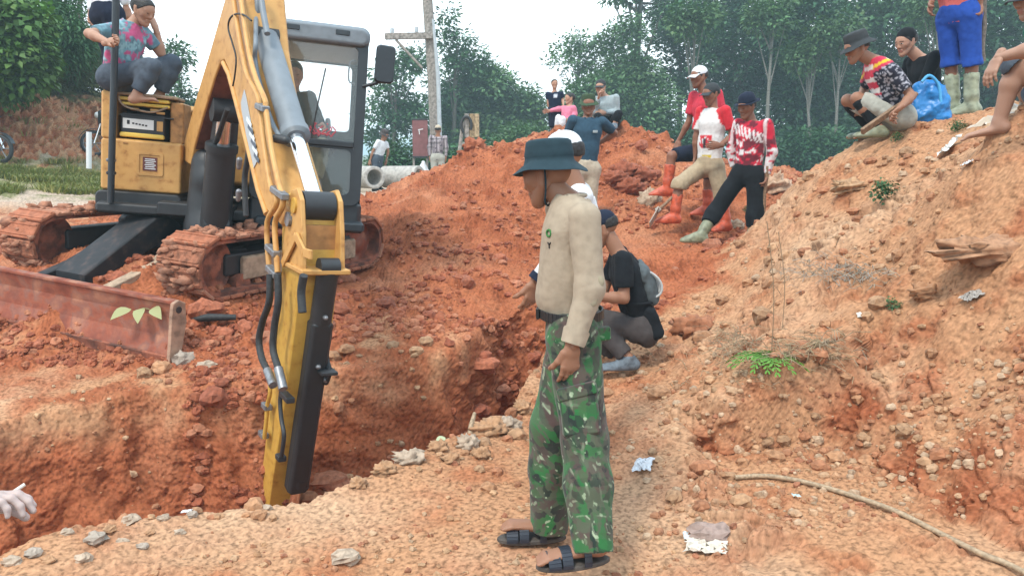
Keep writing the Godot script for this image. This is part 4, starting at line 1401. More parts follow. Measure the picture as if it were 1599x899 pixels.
	part("warning_mark", fbox(U, Vector3(-0.665, 0.24, 0.55), Vector3(0.006, 0.022, 0.16), 0.001), mat("mark_yellow", Color(0.7, 0.5, 0.08), 0.6), ex)
	# ---------------- upper works
	var b := deg_to_rad(12.0)
	var vz := Vector3(sin(b), 0, cos(b))
	var V := Transform3D(Basis(Vector3.UP.cross(vz), Vector3.UP, vz) * Basis(Vector3.BACK, deg_to_rad(-5.0)), Vector3(-2.61, 1.13, -7.66))
	part("deck", fbox(V, Vector3(0.0, -0.02, -0.15), Vector3(2.24, 0.10, 1.75), 0.03), M.black_steel, ex)
	part("front_skirt", fbox(V, Vector3(-0.30, 0.01, 0.66), Vector3(0.62, 0.12, 0.30), 0.02), M.black_steel, ex)
	# side box with an open niche
	var sx := -0.785
	part("bumper", mb_prism(rounded(0.70, 0.15, 0.05), T(V, Vector3(sx - 0.01, 0.045, 0.36)), 0.52, 0.015), M.black_steel, ex)
	var box_ := part("side_box", fbox(V, Vector3(sx, 0.345, 0.36), Vector3(0.66, 0.45, 0.44), 0.025), M.yellow, ex)
	part("left_column", fbox(V, Vector3(sx - 0.275, 0.765, 0.36), Vector3(0.11, 0.42, 0.44), 0.025), M.yellow, box_)
	part("right_column", fbox(V, Vector3(sx + 0.262, 0.74, 0.31), Vector3(0.115, 0.36, 0.34), 0.015), M.inner_yellow, box_)
	part("niche_back", fbox(V, Vector3(sx, 0.76, 0.17), Vector3(0.46, 0.38, 0.02), 0.004), M.black_steel, box_)
	part("niche_lid", fbox(V, Vector3(sx + 0.01, 0.955, 0.30), Vector3(0.50, 0.03, 0.40), 0.01), M.pale_caked, box_)
	var bat := part("battery", fbox(V, Vector3(sx - 0.01, 0.69, 0.40), Vector3(0.36, 0.21, 0.22), 0.015), M.black_steel, ex)
	part("battery_base", fbox(V, Vector3(sx - 0.015, 0.607, 0.405), Vector3(0.365, 0.042, 0.235), 0.012), mat("lemon", Color(0.74, 0.50, 0.09), 0.5), bat)
	part("battery_lid", fbox(V, Vector3(sx - 0.01, 0.915, 0.36), Vector3(0.42, 0.035, 0.26), 0.012), M.lemon, bat)
	part("battery_lid", fbox(V, Vector3(sx + 0.005, 0.872, 0.37), Vector3(0.40, 0.032, 0.25), 0.012), M.lemon, bat)
	part("battery_label", fbox(V, Vector3(sx - 0.045, 0.705, 0.512), Vector3(0.25, 0.085, 0.004), 0.001), mat("label_white", Color(0.70, 0.72, 0.72), 0.6), bat)
	part("label_mark", fbox(V, Vector3(sx - 0.125, 0.715, 0.515), Vector3(0.022, 0.035, 0.003), 0.001), M.black_steel, bat)
	for k in 5:
		part("label_mark", fbox(V, Vector3(sx - 0.085 + 0.026 * k, 0.708 - 0.003 * k, 0.515), Vector3(0.018, 0.014, 0.003), 0.001), M.black_steel, bat)
	part("battery_tag", fbox(V, Vector3(sx + 0.13, 0.70, 0.512), Vector3(0.05, 0.085, 0.006), 0.002), M.yellow, bat)
	part("shelf_bar", fbox(V, Vector3(sx + 0.02, 0.775, 0.50), Vector3(0.44, 0.012, 0.02), 0.003), M.black_steel, box_)
	for k in 3:
		part("strap_clip", fbox(V, Vector3([sx - 0.08, sx + 0.08, sx + 0.13][k], [0.83, 0.835, 0.815][k], 0.49), Vector3(0.07, 0.022, 0.02), 0.004), M.yellow, box_)
	part("rope", mb_tube(path([V * Vector3(sx - 0.21, 0.955, 0.46), V * Vector3(sx - 0.205, 0.90, 0.50), V * Vector3(sx - 0.15, 0.845, 0.51), V * Vector3(sx - 0.02, 0.82, 0.51), V * Vector3(sx + 0.08, 0.82, 0.51), V * Vector3(sx + 0.19, 0.87, 0.50)], 5), 0.009, 6), M.pale_caked, box_)
	# recessed square with the warning label
	part("label_rim", frame_mesh(T(V, Vector3(sx + 0.07, 0.37, 0.582)), rounded(0.215, 0.20, 0.02), rounded(0.175, 0.16, 0.015), 0.014), M.yellow, box_)
	part("warning_label", fbox(V, Vector3(sx + 0.07, 0.37, 0.582), Vector3(0.118, 0.118, 0.006), 0.002), mat("label_red", Color(0.13, 0.035, 0.03), 0.6), box_)
	for k in 6:
		part("label_line", fbox(V, Vector3(sx + 0.07 + 0.003 * (k % 2), 0.412 - 0.0165 * k, 0.586), Vector3([0.08, 0.092, 0.07, 0.09, 0.075, 0.088][k], 0.0085, 0.003), 0.001), M.label_white, box_)
	part("catch", fbox(V, Vector3(sx - 0.13, 0.535, 0.581), Vector3(0.04, 0.012, 0.01), 0.003), M.inner_yellow, box_)
	# engine hood and counterweight
	part("side_panel", mb_prism(PackedVector2Array([Vector2(0.16, 0.06), Vector2(0.16, 0.86), Vector2(0.05, 0.92), Vector2(-1.0, 0.92), Vector2(-1.12, 0.80), Vector2(-1.12, 0.06)]), T(V, Vector3(-1.10, 0, 0), 0, -PI / 2), 0.09, 0.03), M.yellow, ex)
	part("hood", fbox(V, Vector3(-0.42, 0.56, -0.42), Vector3(1.30, 0.72, 1.0), 0.06), M.yellow, ex)
	part("hood_trim", fbox(V, Vector3(-0.30, 0.86, 0.10), Vector3(0.36, 0.035, 0.08), 0.008), M.inner_yellow, ex)
	part("hood_panel", fbox(V, Vector3(-0.32, 0.70, 0.11), Vector3(0.22, 0.20, 0.05), 0.01), M.label_white, ex)
	part("counterweight", mb_prism(PackedVector2Array([Vector2(-1.10, -0.75), Vector2(1.10, -0.75), Vector2(1.06, -1.05), Vector2(0.7, -1.22), Vector2(-0.7, -1.22), Vector2(-1.06, -1.05)]), T(V, Vector3(0, 0.42, 0), PI / 2), 0.72, 0.04), M.yellow, ex)
	# hand rail by the side box
	part("hand_rail", mb_tube(path([at(180, -60, 6.72), at(180, 10, 6.72), at(178, 100, 6.72), at(175, 200, 6.72), at(172, 316, 6.74)], 3), 0.028, 12), M.cab_black, ex)
	for y in [250, 270]:
		part("rail_clamp", mb_box(Transform3D(V.basis, at(173, y, 6.74)), Vector3(0.07, 0.03, 0.06), 0.008), M.bare_steel if y == 250 else M.black_steel, ex)
	# ---------------- cab
	var cx0 := 0.14; var cx1 := 1.09; var z0 := -0.72; var z1 := 0.80
	var cm := (cx0 + cx1) * 0.5
	var cw := cx1 - cx0
	var cab := part("cab_base", fbox(V, Vector3(cm, 0.06, (z0 + z1) * 0.5), Vector3(cw + 0.03, 0.26, z1 - z0), 0.05), M.cab_black, ex)
	part("cab_step", fbox(V, Vector3(cm + 0.05, -0.04, z1 + 0.01), Vector3(cw, 0.10, 0.10), 0.03), M.cab_black, ex)
	part("cab_front", frame_mesh(T(V, Vector3(cm, 0.88, z1 - 0.03), -0.03), rounded(cw, 1.46, 0.09, 6), rounded(cw - 0.17, 1.31, 0.06, 6), 0.075), M.cab_black, ex)
	part("window_rail", fbox(V, Vector3(cm, 0.685, z1 + 0.004), Vector3(cw - 0.16, 0.055, 0.055), 0.012), M.cab_black, ex)
	part("front_window", fbox(V, Vector3(cm, 1.15, z1 - 0.025), Vector3(cw - 0.15, 0.88, 0.008), 0.001, -0.03), glass, ex)
	part("lower_window", fbox(V, Vector3(cm, 0.45, z1 - 0.010), Vector3(cw - 0.15, 0.42, 0.008), 0.001, -0.03), glass, ex)
	part("lower_sill", frame_mesh(T(V, Vector3(cm, 0.44, z1 + 0.005), -0.03), rounded(cw - 0.13, 0.47, 0.08, 6), rounded(cw - 0.20, 0.40, 0.06, 6), 0.03), M.cab_black, ex)
	var roof := part("cab_roof", mb_prism(rounded(cw + 0.02, 0.17, 0.075, 6), T(V, Vector3(cm, 1.61, (z0 + z1) * 0.5)), z1 - z0 + 0.06, 0.04), M.slate_paint, ex)
	for k in 2:
		part("roof_recess", fbox(V, Vector3(cm - 0.17 + 0.42 * k, 1.63, z1 + 0.028), Vector3(0.12, 0.045, 0.02), 0.006), M.cab_black, roof)
	# the door side, the boom side and the back
	for s in [0, 1]:
		var xx: float = [cx0 + 0.025, cx1 - 0.025][s]
		part("side_frame", frame_mesh(T(V, Vector3(xx, 0.87, (z0 + z1) * 0.5 - 0.02), 0, PI / 2), rounded(z1 - z0 - 0.06, 1.44, 0.08, 5), rounded(z1 - z0 - 0.22, 1.27, 0.06, 5), 0.05), M.cab_black, ex)
		part("side_post", fbox(V, Vector3(xx, 0.92, 0.12), Vector3(0.05, 1.4, 0.06), 0.01), M.cab_black, ex)
		part("side_rail", fbox(V, Vector3(xx, 0.62, -0.28), Vector3(0.048, 0.06, 0.80), 0.01), M.cab_black, ex)
		part("side_window", fbox(V, Vector3(xx, 1.12, 0.05), Vector3(0.008, 0.94, 1.30), 0.001), glass, ex)
	part("rear_frame", frame_mesh(T(V, Vector3(cm, 1.17, z0 + 0.03)), rounded(cw, 0.86, 0.08, 5), rounded(cw - 0.24, 0.68, 0.05, 5), 0.05), M.cab_black, ex)
	part("rear_panel", fbox(V, Vector3(cm, 0.46, z0 + 0.03), Vector3(cw - 0.1, 0.68, 0.045), 0.01), M.cab_black, ex)
	part("rear_window", fbox(V, Vector3(cm, 1.17, z0 + 0.03), Vector3(cw - 0.2, 0.72, 0.008), 0.001), glass, ex)
	part("seat", fbox(V, Vector3(cm - 0.18, 0.42, -0.12), Vector3(0.46, 0.16, 0.46), 0.05), M.cab_black, ex)
	part("seat_back", fbox(V, Vector3(cm - 0.18, 0.78, -0.36), Vector3(0.46, 0.62, 0.14), 0.05, -0.12), M.cab_black, ex)
	part("armrest", fbox(V, Vector3(cm + 0.16, 0.62, -0.02), Vector3(0.10, 0.10, 0.50), 0.03), M.cab_black, ex)
	part("control_lever", mb_tube([V * Vector3(cm + 0.16, 0.64, 0.20), V * Vector3(cm + 0.15, 0.84, 0.22)], [0.015, 0.022], 10), M.black_steel, ex)
	part("control_knob", nets([limb(V * Vector3(cm + 0.15, 0.84, 0.22), V * Vector3(cm + 0.15, 0.90, 0.225), 0.03, 0.025)], 0.01).done(), M.slate_paint, ex)
	part("travel_pedal", fbox(V, Vector3(cm + 0.05, 0.24, 0.55), Vector3(0.16, 0.03, 0.2), 0.01, 0.4), M.bare_steel, ex)
	part("grab_handle", mb_tube(path([V * Vector3(cx1 - 0.10, 1.42, z1 - 0.12), V * Vector3(cx1 - 0.15, 1.40, z1 - 0.10), V * Vector3(cx1 - 0.155, 1.25, z1 - 0.10), V * Vector3(cx1 - 0.10, 1.22, z1 - 0.12)], 4), 0.007, 6), M.slate_paint, ex)
	part("wiper", mb_tube([V * Vector3(cm + 0.02, 0.72, z1 + 0.02), V * Vector3(cm + 0.12, 1.32, z1 + 0.0)], 0.006, 6), M.black_steel, ex)
	# red script on the windscreen: strokes, loops and dots
	var sc := Mb.new()
	var rs := RandomNumberGenerator.new(); rs.seed = 7
	var sp := T(V, Vector3(cm + 0.0, 0.80, z1 + 0.002), -0.03)
	for k in 13:
		var x0 := -0.22 + 0.036 * k
		var hgt := rs.randf_range(0.05, 0.095)
		var ps := []
		for i in 6:
			var u := i / 5.0
			ps.append(sp * Vector3(x0 + 0.02 * sin(u * 4.5 + k), -0.04 + hgt * u, 0))
		sc.tube(ps, 0.0052, 5)
		if k < 12:
			sc.tube([sp * Vector3(x0, -0.035, 0), sp * Vector3(x0 + 0.018, -0.045 - 0.008 * (k % 3), 0), sp * Vector3(x0 + 0.036, -0.035, 0)], 0.0055, 5)
		if k % 3 == 1:
			sc.tube([sp * Vector3(x0 + 0.012, 0.045, 0), sp * Vector3(x0 + 0.024, 0.05, 0)], 0.006, 5)
	part("windscreen_lettering", sc.done(), mat("red_film", Color(0.55, 0.06, 0.09), 0.6), ex)
	# mirror
	var mr := part("mirror", mb_prism(rounded(0.165, 0.32, 0.035), T(V, Vector3(1.235, 1.40, 0.86), 0, 0.12, -0.03), 0.06, 0.015), M.cab_black, ex)
	part("mirror_glass", fbox(V, Vector3(1.238, 1.40, 0.82), Vector3(0.14, 0.29, 0.006), 0.002, 0, 0.12), M.chrome, mr)
	part("mirror_arm", mb_tube([V * Vector3(1.06, 1.20, 0.80), V * Vector3(1.14, 1.225, 0.84), V * Vector3(1.22, 1.26, 0.85)], 0.016, 8), M.cab_black, mr)
	# ---------------- swing post, boom and stick
	boom_o = at(331, 262, 6.75)
	var tip := at(468, 335, 4.78)
	var dirx := tip - boom_o
	dirx.y = 0
	dirx = dirx.normalized()
	boom_b = Basis(Vector3.BACK, deg_to_rad(-5.0)) * Basis(dirx, Vector3.UP, dirx.cross(Vector3.UP))
	var hw := 0.135
	var near := -hw        # the face that shows lies on the side away from boom_b.z
	if boom_b.z.dot(boom_o - EYE) < 0.0: near = hw
	var away := -near
	var PX := Transform3D(boom_b, boom_o)
	var swing := part("swing_post", nets([limb(on_boom(-0.10, -0.62), on_boom(-0.10, 0.02), 0.20, 0.15, 0.05), limb(on_boom(-0.35, -0.52), on_boom(-0.05, -0.52), 0.16, 0.18, 0.05), limb(on_boom(-0.35, -0.12), on_boom(-0.05, -0.1), 0.10, 0.14, 0.05)], 0.025).done(), M.black_steel, ex)
	part("swing_bracket", mb_prism(rounded(0.62, 0.12, 0.04), T(PX, Vector3(-0.05, -0.70, 0)), 0.5, 0.015), M.black_steel, swing)
	# boom outline, traced on its near face
	var bo := PackedVector2Array()
	for q in [[283, 250], [288, 216], [306, 150], [327, 80], [344, 20], [357, -25], [370, -42], [380, -30], [383, 10], [388, 70], [399, 140], [414, 215], [434, 290], [455, 335], [450, 352], [436, 352], [416, 330], [402, 290], [386, 225], [370, 160], [357, 112], [349, 94], [342, 98], [334, 120], [318, 172], [302, 228], [296, 258]]:
		bo.append(pl2(q[0], q[1], near))
	var boom := part("boom", mb_prism(bo, PX, hw * 2.0, 0.016), M.yellow, ex)
	part("boom_edge", mb_tube([pl(348, 98, near * 1.02), pl(357, 116, near * 1.02), pl(370, 164, near * 1.02), pl(387, 230, near * 1.02), pl(403, 296, near * 1.02), pl(416, 334, near * 1.02)], 0.018, 8), M.yellow, boom)
	var fl := []
	for q in [[302, 232], [320, 168], [335, 118], [343, 98]]:
		fl.append(pl2(q[0], q[1], near))
	var fm := Mb.new()
	for i in 3:
		var t0 := Vector2(fl[i + 1].y - fl[i].y, -(fl[i + 1].x - fl[i].x)).normalized() * 0.004
		fm.face([on_boom(fl[i].x + t0.x, fl[i].y + t0.y, near * 0.9), on_boom(fl[i + 1].x + t0.x, fl[i + 1].y + t0.y, near * 0.9), on_boom(fl[i + 1].x + t0.x, fl[i + 1].y + t0.y, away * 0.9), on_boom(fl[i].x + t0.x, fl[i].y + t0.y, away * 0.9)])
	part("underside_plate", fm.done(), mat("maroon", Color(0.20, 0.075, 0.055), 0.7, 0.0, "dirt", "", 1.5), boom)
	# blue scuff and the grey sticker with slanted letters
	var dec := Mb.new()
	var dp := PackedVector2Array()
	for q in [[381, 140], [384, 152], [391, 190], [400, 232], [402, 250], [396, 262], [391, 240], [384, 210], [377, 172], [376, 160]]:
		dp.append(pl2(q[0], q[1], near * 1.03))
	dec.prism(dp, Transform3D(boom_b, boom_o + boom_b.z * near * 1.03), 0.005, 0.001)
	var sticker := part("boom_sticker", dec.done(), mat("sticker_grey", Color(0.40, 0.44, 0.47), 0.5), boom)
	for k in 6:
		var y0 := 190.0 + 11.0 * k
		var x0 := 384.5 + 2.35 * k
		var lt := Mb.new()
		lt.bar(pl(x0, y0 - 5, near * 1.06), pl(x0 + 7.5, y0 + 7, near * 1.06), 0.028, 0.004, boom_b.x, 0.001)
		part("sticker_letter", lt.done(), mat("sticker_pale", Color(0.66, 0.73, 0.78), 0.5) if k % 2 == 0 else mat("sticker_dark", Color(0.07, 0.10, 0.14), 0.5), sticker)
	# boom cylinder under the boom
	ram("boom_cylinder", on_boom(0.12, -0.48), pl(352, 172, 0.0) + boom_b.x * -0.02, 0.115, 0.06, 0.72, M.black_steel, ex)
	part("cylinder_shroud", nets([limb(pl(338, 325, -near * 0.5), pl(352, 190, -near * 0.3), 0.13, 0.10, 0.02)], 0.02).done(), M.black_steel, ex)
	for q in [[[322, 330], [325, 250], [338, 205], [350, 170]], [[378, 335], [376, 280], [380, 250], [384, 220]], [[308, 330], [312, 290], [318, 262], [318, 240]]]:
		var ps := []
		for e in q: ps.append(pl(e[0], e[1], near * 0.4) + boom_b.x * 0.10)
		part("hydraulic_hose", mb_tube(path(ps, 5), 0.02, 8), M.hose, ex)
	for q in [[319, 246], [317, 303], [366, 303], [367, 254]]:
		part("hose_fitting", nets([limb(pl(q[0], q[1] - 6, near * 0.4) + boom_b.x * 0.12, pl(q[0] - 1, q[1] + 6, near * 0.4) + boom_b.x * 0.12, 0.022, 0.018)], 0.008).done(), M.bare_steel, ex)
	# arm cylinder on the boom's back
	ram("arm_cylinder", pl(415, 58, 0.0), pl(494, 322, 0.0), 0.081, 0.045, 0.63, M.slate_paint, ex)
	part("cylinder_hose", mb_tube(path([pl(399, -10, -0.05 * near), pl(399, 60, near * 0.9), pl(398, 95, near * 0.9), pl(408, 140, near * 0.85), pl(424, 190, near * 0.85), pl(438, 216, near * 0.7)], 5), 0.015, 8), M.slate_paint, ex)
	part("cylinder_port", nets([limb(pl(431, 216, near * 0.9), pl(446, 219, near * 0.6), 0.028, 0.028)], 0.01).done(), M.black_steel, ex)
	for q in [[[402, -12], [406, 22], [402, 60]], [[409, -12], [414, 25], [421, 62]]]:
		var ps := []
		for e in q: ps.append(pl(e[0], e[1], near * 0.2) + Vector3(0, 0.03, 0.05))
		part("hydraulic_hose", mb_tube(path(ps, 5), 0.02, 8), M.slate_paint, ex)
	# steel pipes along the boom
	var pipes := [[[357, -45], [364, 0], [371, 45], [378, 85], [386, 118], [402, 150], [405, 172], [413, 235], [422, 290], [431, 306], [430, 322], [417, 346], [418, 395], [421, 425]],
		[[366, -45], [376, 0], [383, 50], [390, 90], [400, 125], [413, 155], [415, 172], [424, 235], [435, 288], [441, 306], [440, 324], [429, 348], [431, 395], [433, 425]]]
	for q in pipes:
		var ps := []
		for e in q: ps.append(pl(e[0], e[1], near * 1.25))
		part("hydraulic_pipe", mb_tube(path(ps, 4), 0.0165, 10), M.yellow, ex)
	for q in [[[420, -45], [428, 0], [437, 60], [446, 110], [452, 150], [470, 230]], [[408, -45], [418, 5], [425, 60], [436, 110]]]:
		var ps := []
		for e in q: ps.append(pl(e[0], e[1], away * 1.25))
		part("hydraulic_pipe", mb_tube(path(ps, 4), 0.0165, 10), M.yellow, ex)
	for q in [[409, 168, 26], [436, 301, 34], [425, 391, 24], [426, 424, 26]]:
		part("pipe_clamp", mb_box(Transform3D(boom_b * Basis(Vector3.BACK, -0.12), pl(q[0], q[1], near * 1.27)), Vector3(0.18 if q[2] < 30 else 0.24, 0.04, 0.05), 0.008), M.bare_steel, ex)
	part("clamp_block", mb_box(Transform3D(boom_b, pl(458, 312, near * 0.2)), Vector3(0.22, 0.08, 0.16), 0.012), M.black_steel, ex)
	# thin cable looped over the boom
	var cps := []
	for e in [[392, 32], [380, 23], [367, 22], [358, 30], [356, 45], [362, 66], [368, 90], [366, 118], [363, 134]]:
		cps.append(pl(e[0], e[1], near * 1.32))
	part("cable", mb_tube(path(cps, 4), 0.0065, 6), M.hose, ex)
	# stick: a box beam
	var so := PackedVector2Array()
	var back := [[438, 300], [434, 360], [433, 430], [428, 500], [421, 580], [412, 660], [404, 730], [398, 790]]
	for q in back:
		so.append(pl2(q[0], q[1], near))
	var deep := [0.26, 0.32, 0.33, 0.31, 0.28, 0.25, 0.22, 0.2]
	for i in range(7, -1, -1):
		var q: Vector2 = pl2(back[i][0], back[i][1], near)
		so.append(q + Vector2(deep[i], 0.0))
	var stick_ := part("stick", mb_prism(so, PX, hw * 1.7, 0.012), M.stick_yellow, ex)
	# the doubled plate round the pivot
	var g := PackedVector2Array()
	for q in [[440, 425], [461, 368], [474, 392], [486, 398]]:
		g.append(pl2(q[0], q[1], near))
	part("pivot_pin", mb_tube([pl(447, 342, near * 1.08), pl(447, 342, near * 1.08) + boom_b.z * (away - near) * 1.08], 0.042, 18), M.bare_steel, stick_)
	var rib := Mb.new()
	for e in [[[441, 412], [462, 368]], [[462, 368], [474, 394]], [[474, 394], [486, 398]]]:
		rib.bar(pl(e[0][0], e[0][1], near * 1.04), pl(e[1][0], e[1][1], near * 1.04), 0.05, 0.016, boom_b.z.cross(Vector3.UP), 0.004)
	part("pivot_rib", rib.done(), M.yellow, stick_)
	# the ears that hold the arm cylinder's rod, and the shelf below them
	var e0 := pl2(494, 322, 0.0)
	for s in [near * 0.82, away * 0.82]:
		part("pin_ear", mb_prism(PackedVector2Array([e0 + Vector2(-0.22, -0.34), e0 + Vector2(-0.13, -0.02), e0 + Vector2(-0.08, 0.08), e0 + Vector2(0.02, 0.10), e0 + Vector2(0.09, 0.04), e0 + Vector2(0.14, -0.14), e0 + Vector2(0.17, -0.34)]), Transform3D(boom_b, boom_o + boom_b.z * s), 0.03, 0.008), M.yellow, stick_)
	part("rod_sleeve", mb_tube([on_boom(e0.x, e0.y, near * 0.66), on_boom(e0.x, e0.y, away * 0.66)], 0.085, 20), M.black_steel, stick_)
	part("rod_pin", mb_tube([on_boom(e0.x, e0.y, near * 1.02), on_boom(e0.x, e0.y, away * 1.02)], 0.045, 16), M.stick_yellow, stick_)
	part("front_plate", mb_box(T(PX, Vector3(e0.x + 0.05, e0.y - 0.22, 0)), Vector3(0.03, 0.24, hw * 1.5), 0.006), M.inner_yellow, stick_)
	part("shelf_plate", mb_box(T(PX, Vector3(e0.x + 0.02, e0.y - 0.345, 0)), Vector3(0.40, 0.03, hw * 2.1), 0.008), M.yellow, stick_)
	# bucket cylinder with its black guard, in front of the stick
	var ca := pl2(435, 400, near) + Vector2(0.325 + 0.07, 0.0)
	var cb := pl2(402, 745, near) + Vector2(0.22 + 0.065, 0.0)
	var c0 := on_boom(ca.x, ca.y, away * 0.2)
	var c1 := on_boom(cb.x, cb.y, away * 0.2)
	var c2 := c1 + (c1 - c0) * 0.12
	ram("bucket_cylinder", c0, c2, 0.062, 0.036, 0.86, M.black_steel, ex)
	var gd := Mb.new()
	var gax := (c1 - c0).normalized()
	var g0 := c0 + gax * 0.32
	gd.box(Transform3D(Basis(boom_b.z, -gax, boom_b.z.cross(-gax)).orthonormalized(), (g0 + c1) * 0.5), Vector3(0.135, g0.distance_to(c1), 0.125), 0.03)
	part("cylinder_guard", gd.done(), M.black_steel, ex)
	for q in [c0 + gax * 0.30, c0 + gax * 0.62]:
		part("guard_bolt", nets([limb(q + boom_b.x * 0.064, q + boom_b.x * 0.076, 0.016, 0.014)], 0.006).done(), M.bare_steel, ex)
	# hoses and pipes that go on down the stick
	for q in [[[421, 428], [420, 470], [410, 500], [404, 530], [408, 558], [417, 578], [424, 596]], [[433, 428], [434, 470], [428, 510], [426, 545], [434, 575], [440, 600]]]:
		var ps := []
		for e in q: ps.append(pl(e[0], e[1], near * 1.5))
		part("hydraulic_hose", mb_tube(path(ps, 5), 0.0205, 10), M.hose, ex)
		part("hose_collar", mb_tube([ps[-2], ps[-1] + (ps[-1] - ps[-2]) * 0.3], 0.026, 10), M.bare_steel, ex)
	for q in [[[421, 592], [421, 615], [417, 632], [415, 660], [412, 684]], [[440, 604], [437, 625], [439, 655], [443, 680], [439, 712]]]:
		var ps := []
		for e in q: ps.append(pl(e[0], e[1], near * 1.2))
		part("hydraulic_pipe", mb_tube(path(ps, 4), 0.0125, 8), M.stick_yellow if q[0][0] < 430 else M.black_steel, ex)
	for q in [[416, 634, 0.09], [411, 678, 0.09], [438, 714, 0.07], [448, 620, 0.14]]:
		part("pipe_clamp", mb_box(Transform3D(boom_b, pl(q[0], q[1], near * 1.15)), Vector3(q[2], 0.035, 0.05), 0.006), M.bare_steel if q[2] == 0.09 else M.black_steel, ex)
	for q in [[[474, 430], [470, 455], [472, 488]]]:
		var ps := []
		for e in q: ps.append(pl(e[0], e[1], near * 1.25))
		part("grease_hose", mb_tube(path(ps, 4), 0.022, 8), M.hose, ex)
	var rh := []
	for e in [[500, 485], [511, 492], [514, 520], [509, 555], [514, 580], [508, 598]]:
		rh.append(pl(e[0], e[1], away * 0.75))
	part("hydraulic_hose", mb_tube(path(rh, 5), 0.017, 8), M.hose, ex)
	part("hose_bracket", mb_box(Transform3D(boom_b, pl(506, 577, away * 0.6)), Vector3(0.20, 0.022, 0.10), 0.005), M.black_steel, ex)
	part("hose_elbow", nets([limb(pl(500, 560, away * 0.7), pl(508, 592, away * 0.7), 0.022, 0.024)], 0.008).done(), M.bare_steel, ex)
	# bucket down in the trench, with its link
	var bt := pl2(424, 800, 0.0)
	part("bucket_link", mb_prism(PackedVector2Array([bt + Vector2(-0.16, 0.04), bt + Vector2(0.02, 0.12), bt + Vector2(0.30, 0.06), bt + Vector2(0.30, -0.04), bt + Vector2(0.0, -0.06), bt + Vector2(-0.14, -0.05)]), PX, hw * 2.1, 0.01), M.bare_steel, ex)
	var bk := PackedVector2Array([bt + Vector2(-0.10, 0.02), bt + Vector2(0.28, 0.0), bt + Vector2(0.36, -0.18), bt + Vector2(0.24, -0.42), bt + Vector2(0.0, -0.50), bt + Vector2(-0.30, -0.42), bt + Vector2(-0.26, -0.36), bt + Vector2(-0.02, -0.40), bt + Vector2(0.16, -0.30), bt + Vector2(0.22, -0.12), bt + Vector2(0.16, -0.06), bt + Vector2(-0.08, -0.06)])
	part("bucket", mb_prism(bk, PX, 0.55, 0.01), M.caked_steel, ex)
	for k in 4:
		part("bucket_tooth", mb_box(T(PX, Vector3(bt.x - 0.36, bt.y - 0.40, -0.21 + 0.14 * k)), Vector3(0.16, 0.05, 0.07), 0.012), M.bare_steel, ex)


# ---------------------------------------------------------------- the people
func cloth(key: String, lin: Color, rough := 0.92, painted := false) -> StandardMaterial3D:
	var m := mat(key, lin, rough, 0.0, "mottle")
	m.uv1_scale = Vector3.ONE * 3.0
	m.metallic_specular = 0.25
	m.rim_enabled = true; m.rim = 0.25; m.rim_tint = 0.6
	m.vertex_color_use_as_albedo = painted
	return m

func camo_texture() -> ImageTexture:
	var im := Image.create(512, 512, true, Image.FORMAT_RGB8)
	var f1 := fnl(71, 0.016, FastNoiseLite.TYPE_SIMPLEX_SMOOTH, 3)
	var f2 := fnl(72, 0.019, FastNoiseLite.TYPE_SIMPLEX_SMOOTH, 3)
	var f3 := fnl(73, 0.040, FastNoiseLite.TYPE_SIMPLEX_SMOOTH, 2)
	var f4 := fnl(74, 0.020, FastNoiseLite.TYPE_SIMPLEX_SMOOTH, 3)
	for y in 512:
		for x in 512:
			# wrapped on a torus so that the repeat has no seam
			var u := TAU * x / 512.0
			var v := TAU * y / 512.0
			var p := Vector3(cos(u) * 130.0 + cos(v) * 40.0, sin(u) * 130.0 + sin(v) * 110.0, cos(v) * 110.0)
			var c := Color(0.080, 0.095, 0.062)
			if f1.get_noise_3dv(p) > 0.06: c = Color(0.028, 0.135, 0.042)
			if f2.get_noise_3dv(p) > 0.13: c = Color(0.085, 0.056, 0.050)
			if f4.get_noise_3dv(p + Vector3(300, 0, 0)) > 0.20: c = Color(0.022, 0.030, 0.026)
			if f3.get_noise_3dv(p * Vector3(1, 1.2, 1)) > 0.52: c = Color(0.33, 0.40, 0.27)
			im.set_pixel(x, y, c.linear_to_srgb())
	im.generate_mipmaps()
	return ImageTexture.create_from_image(im)

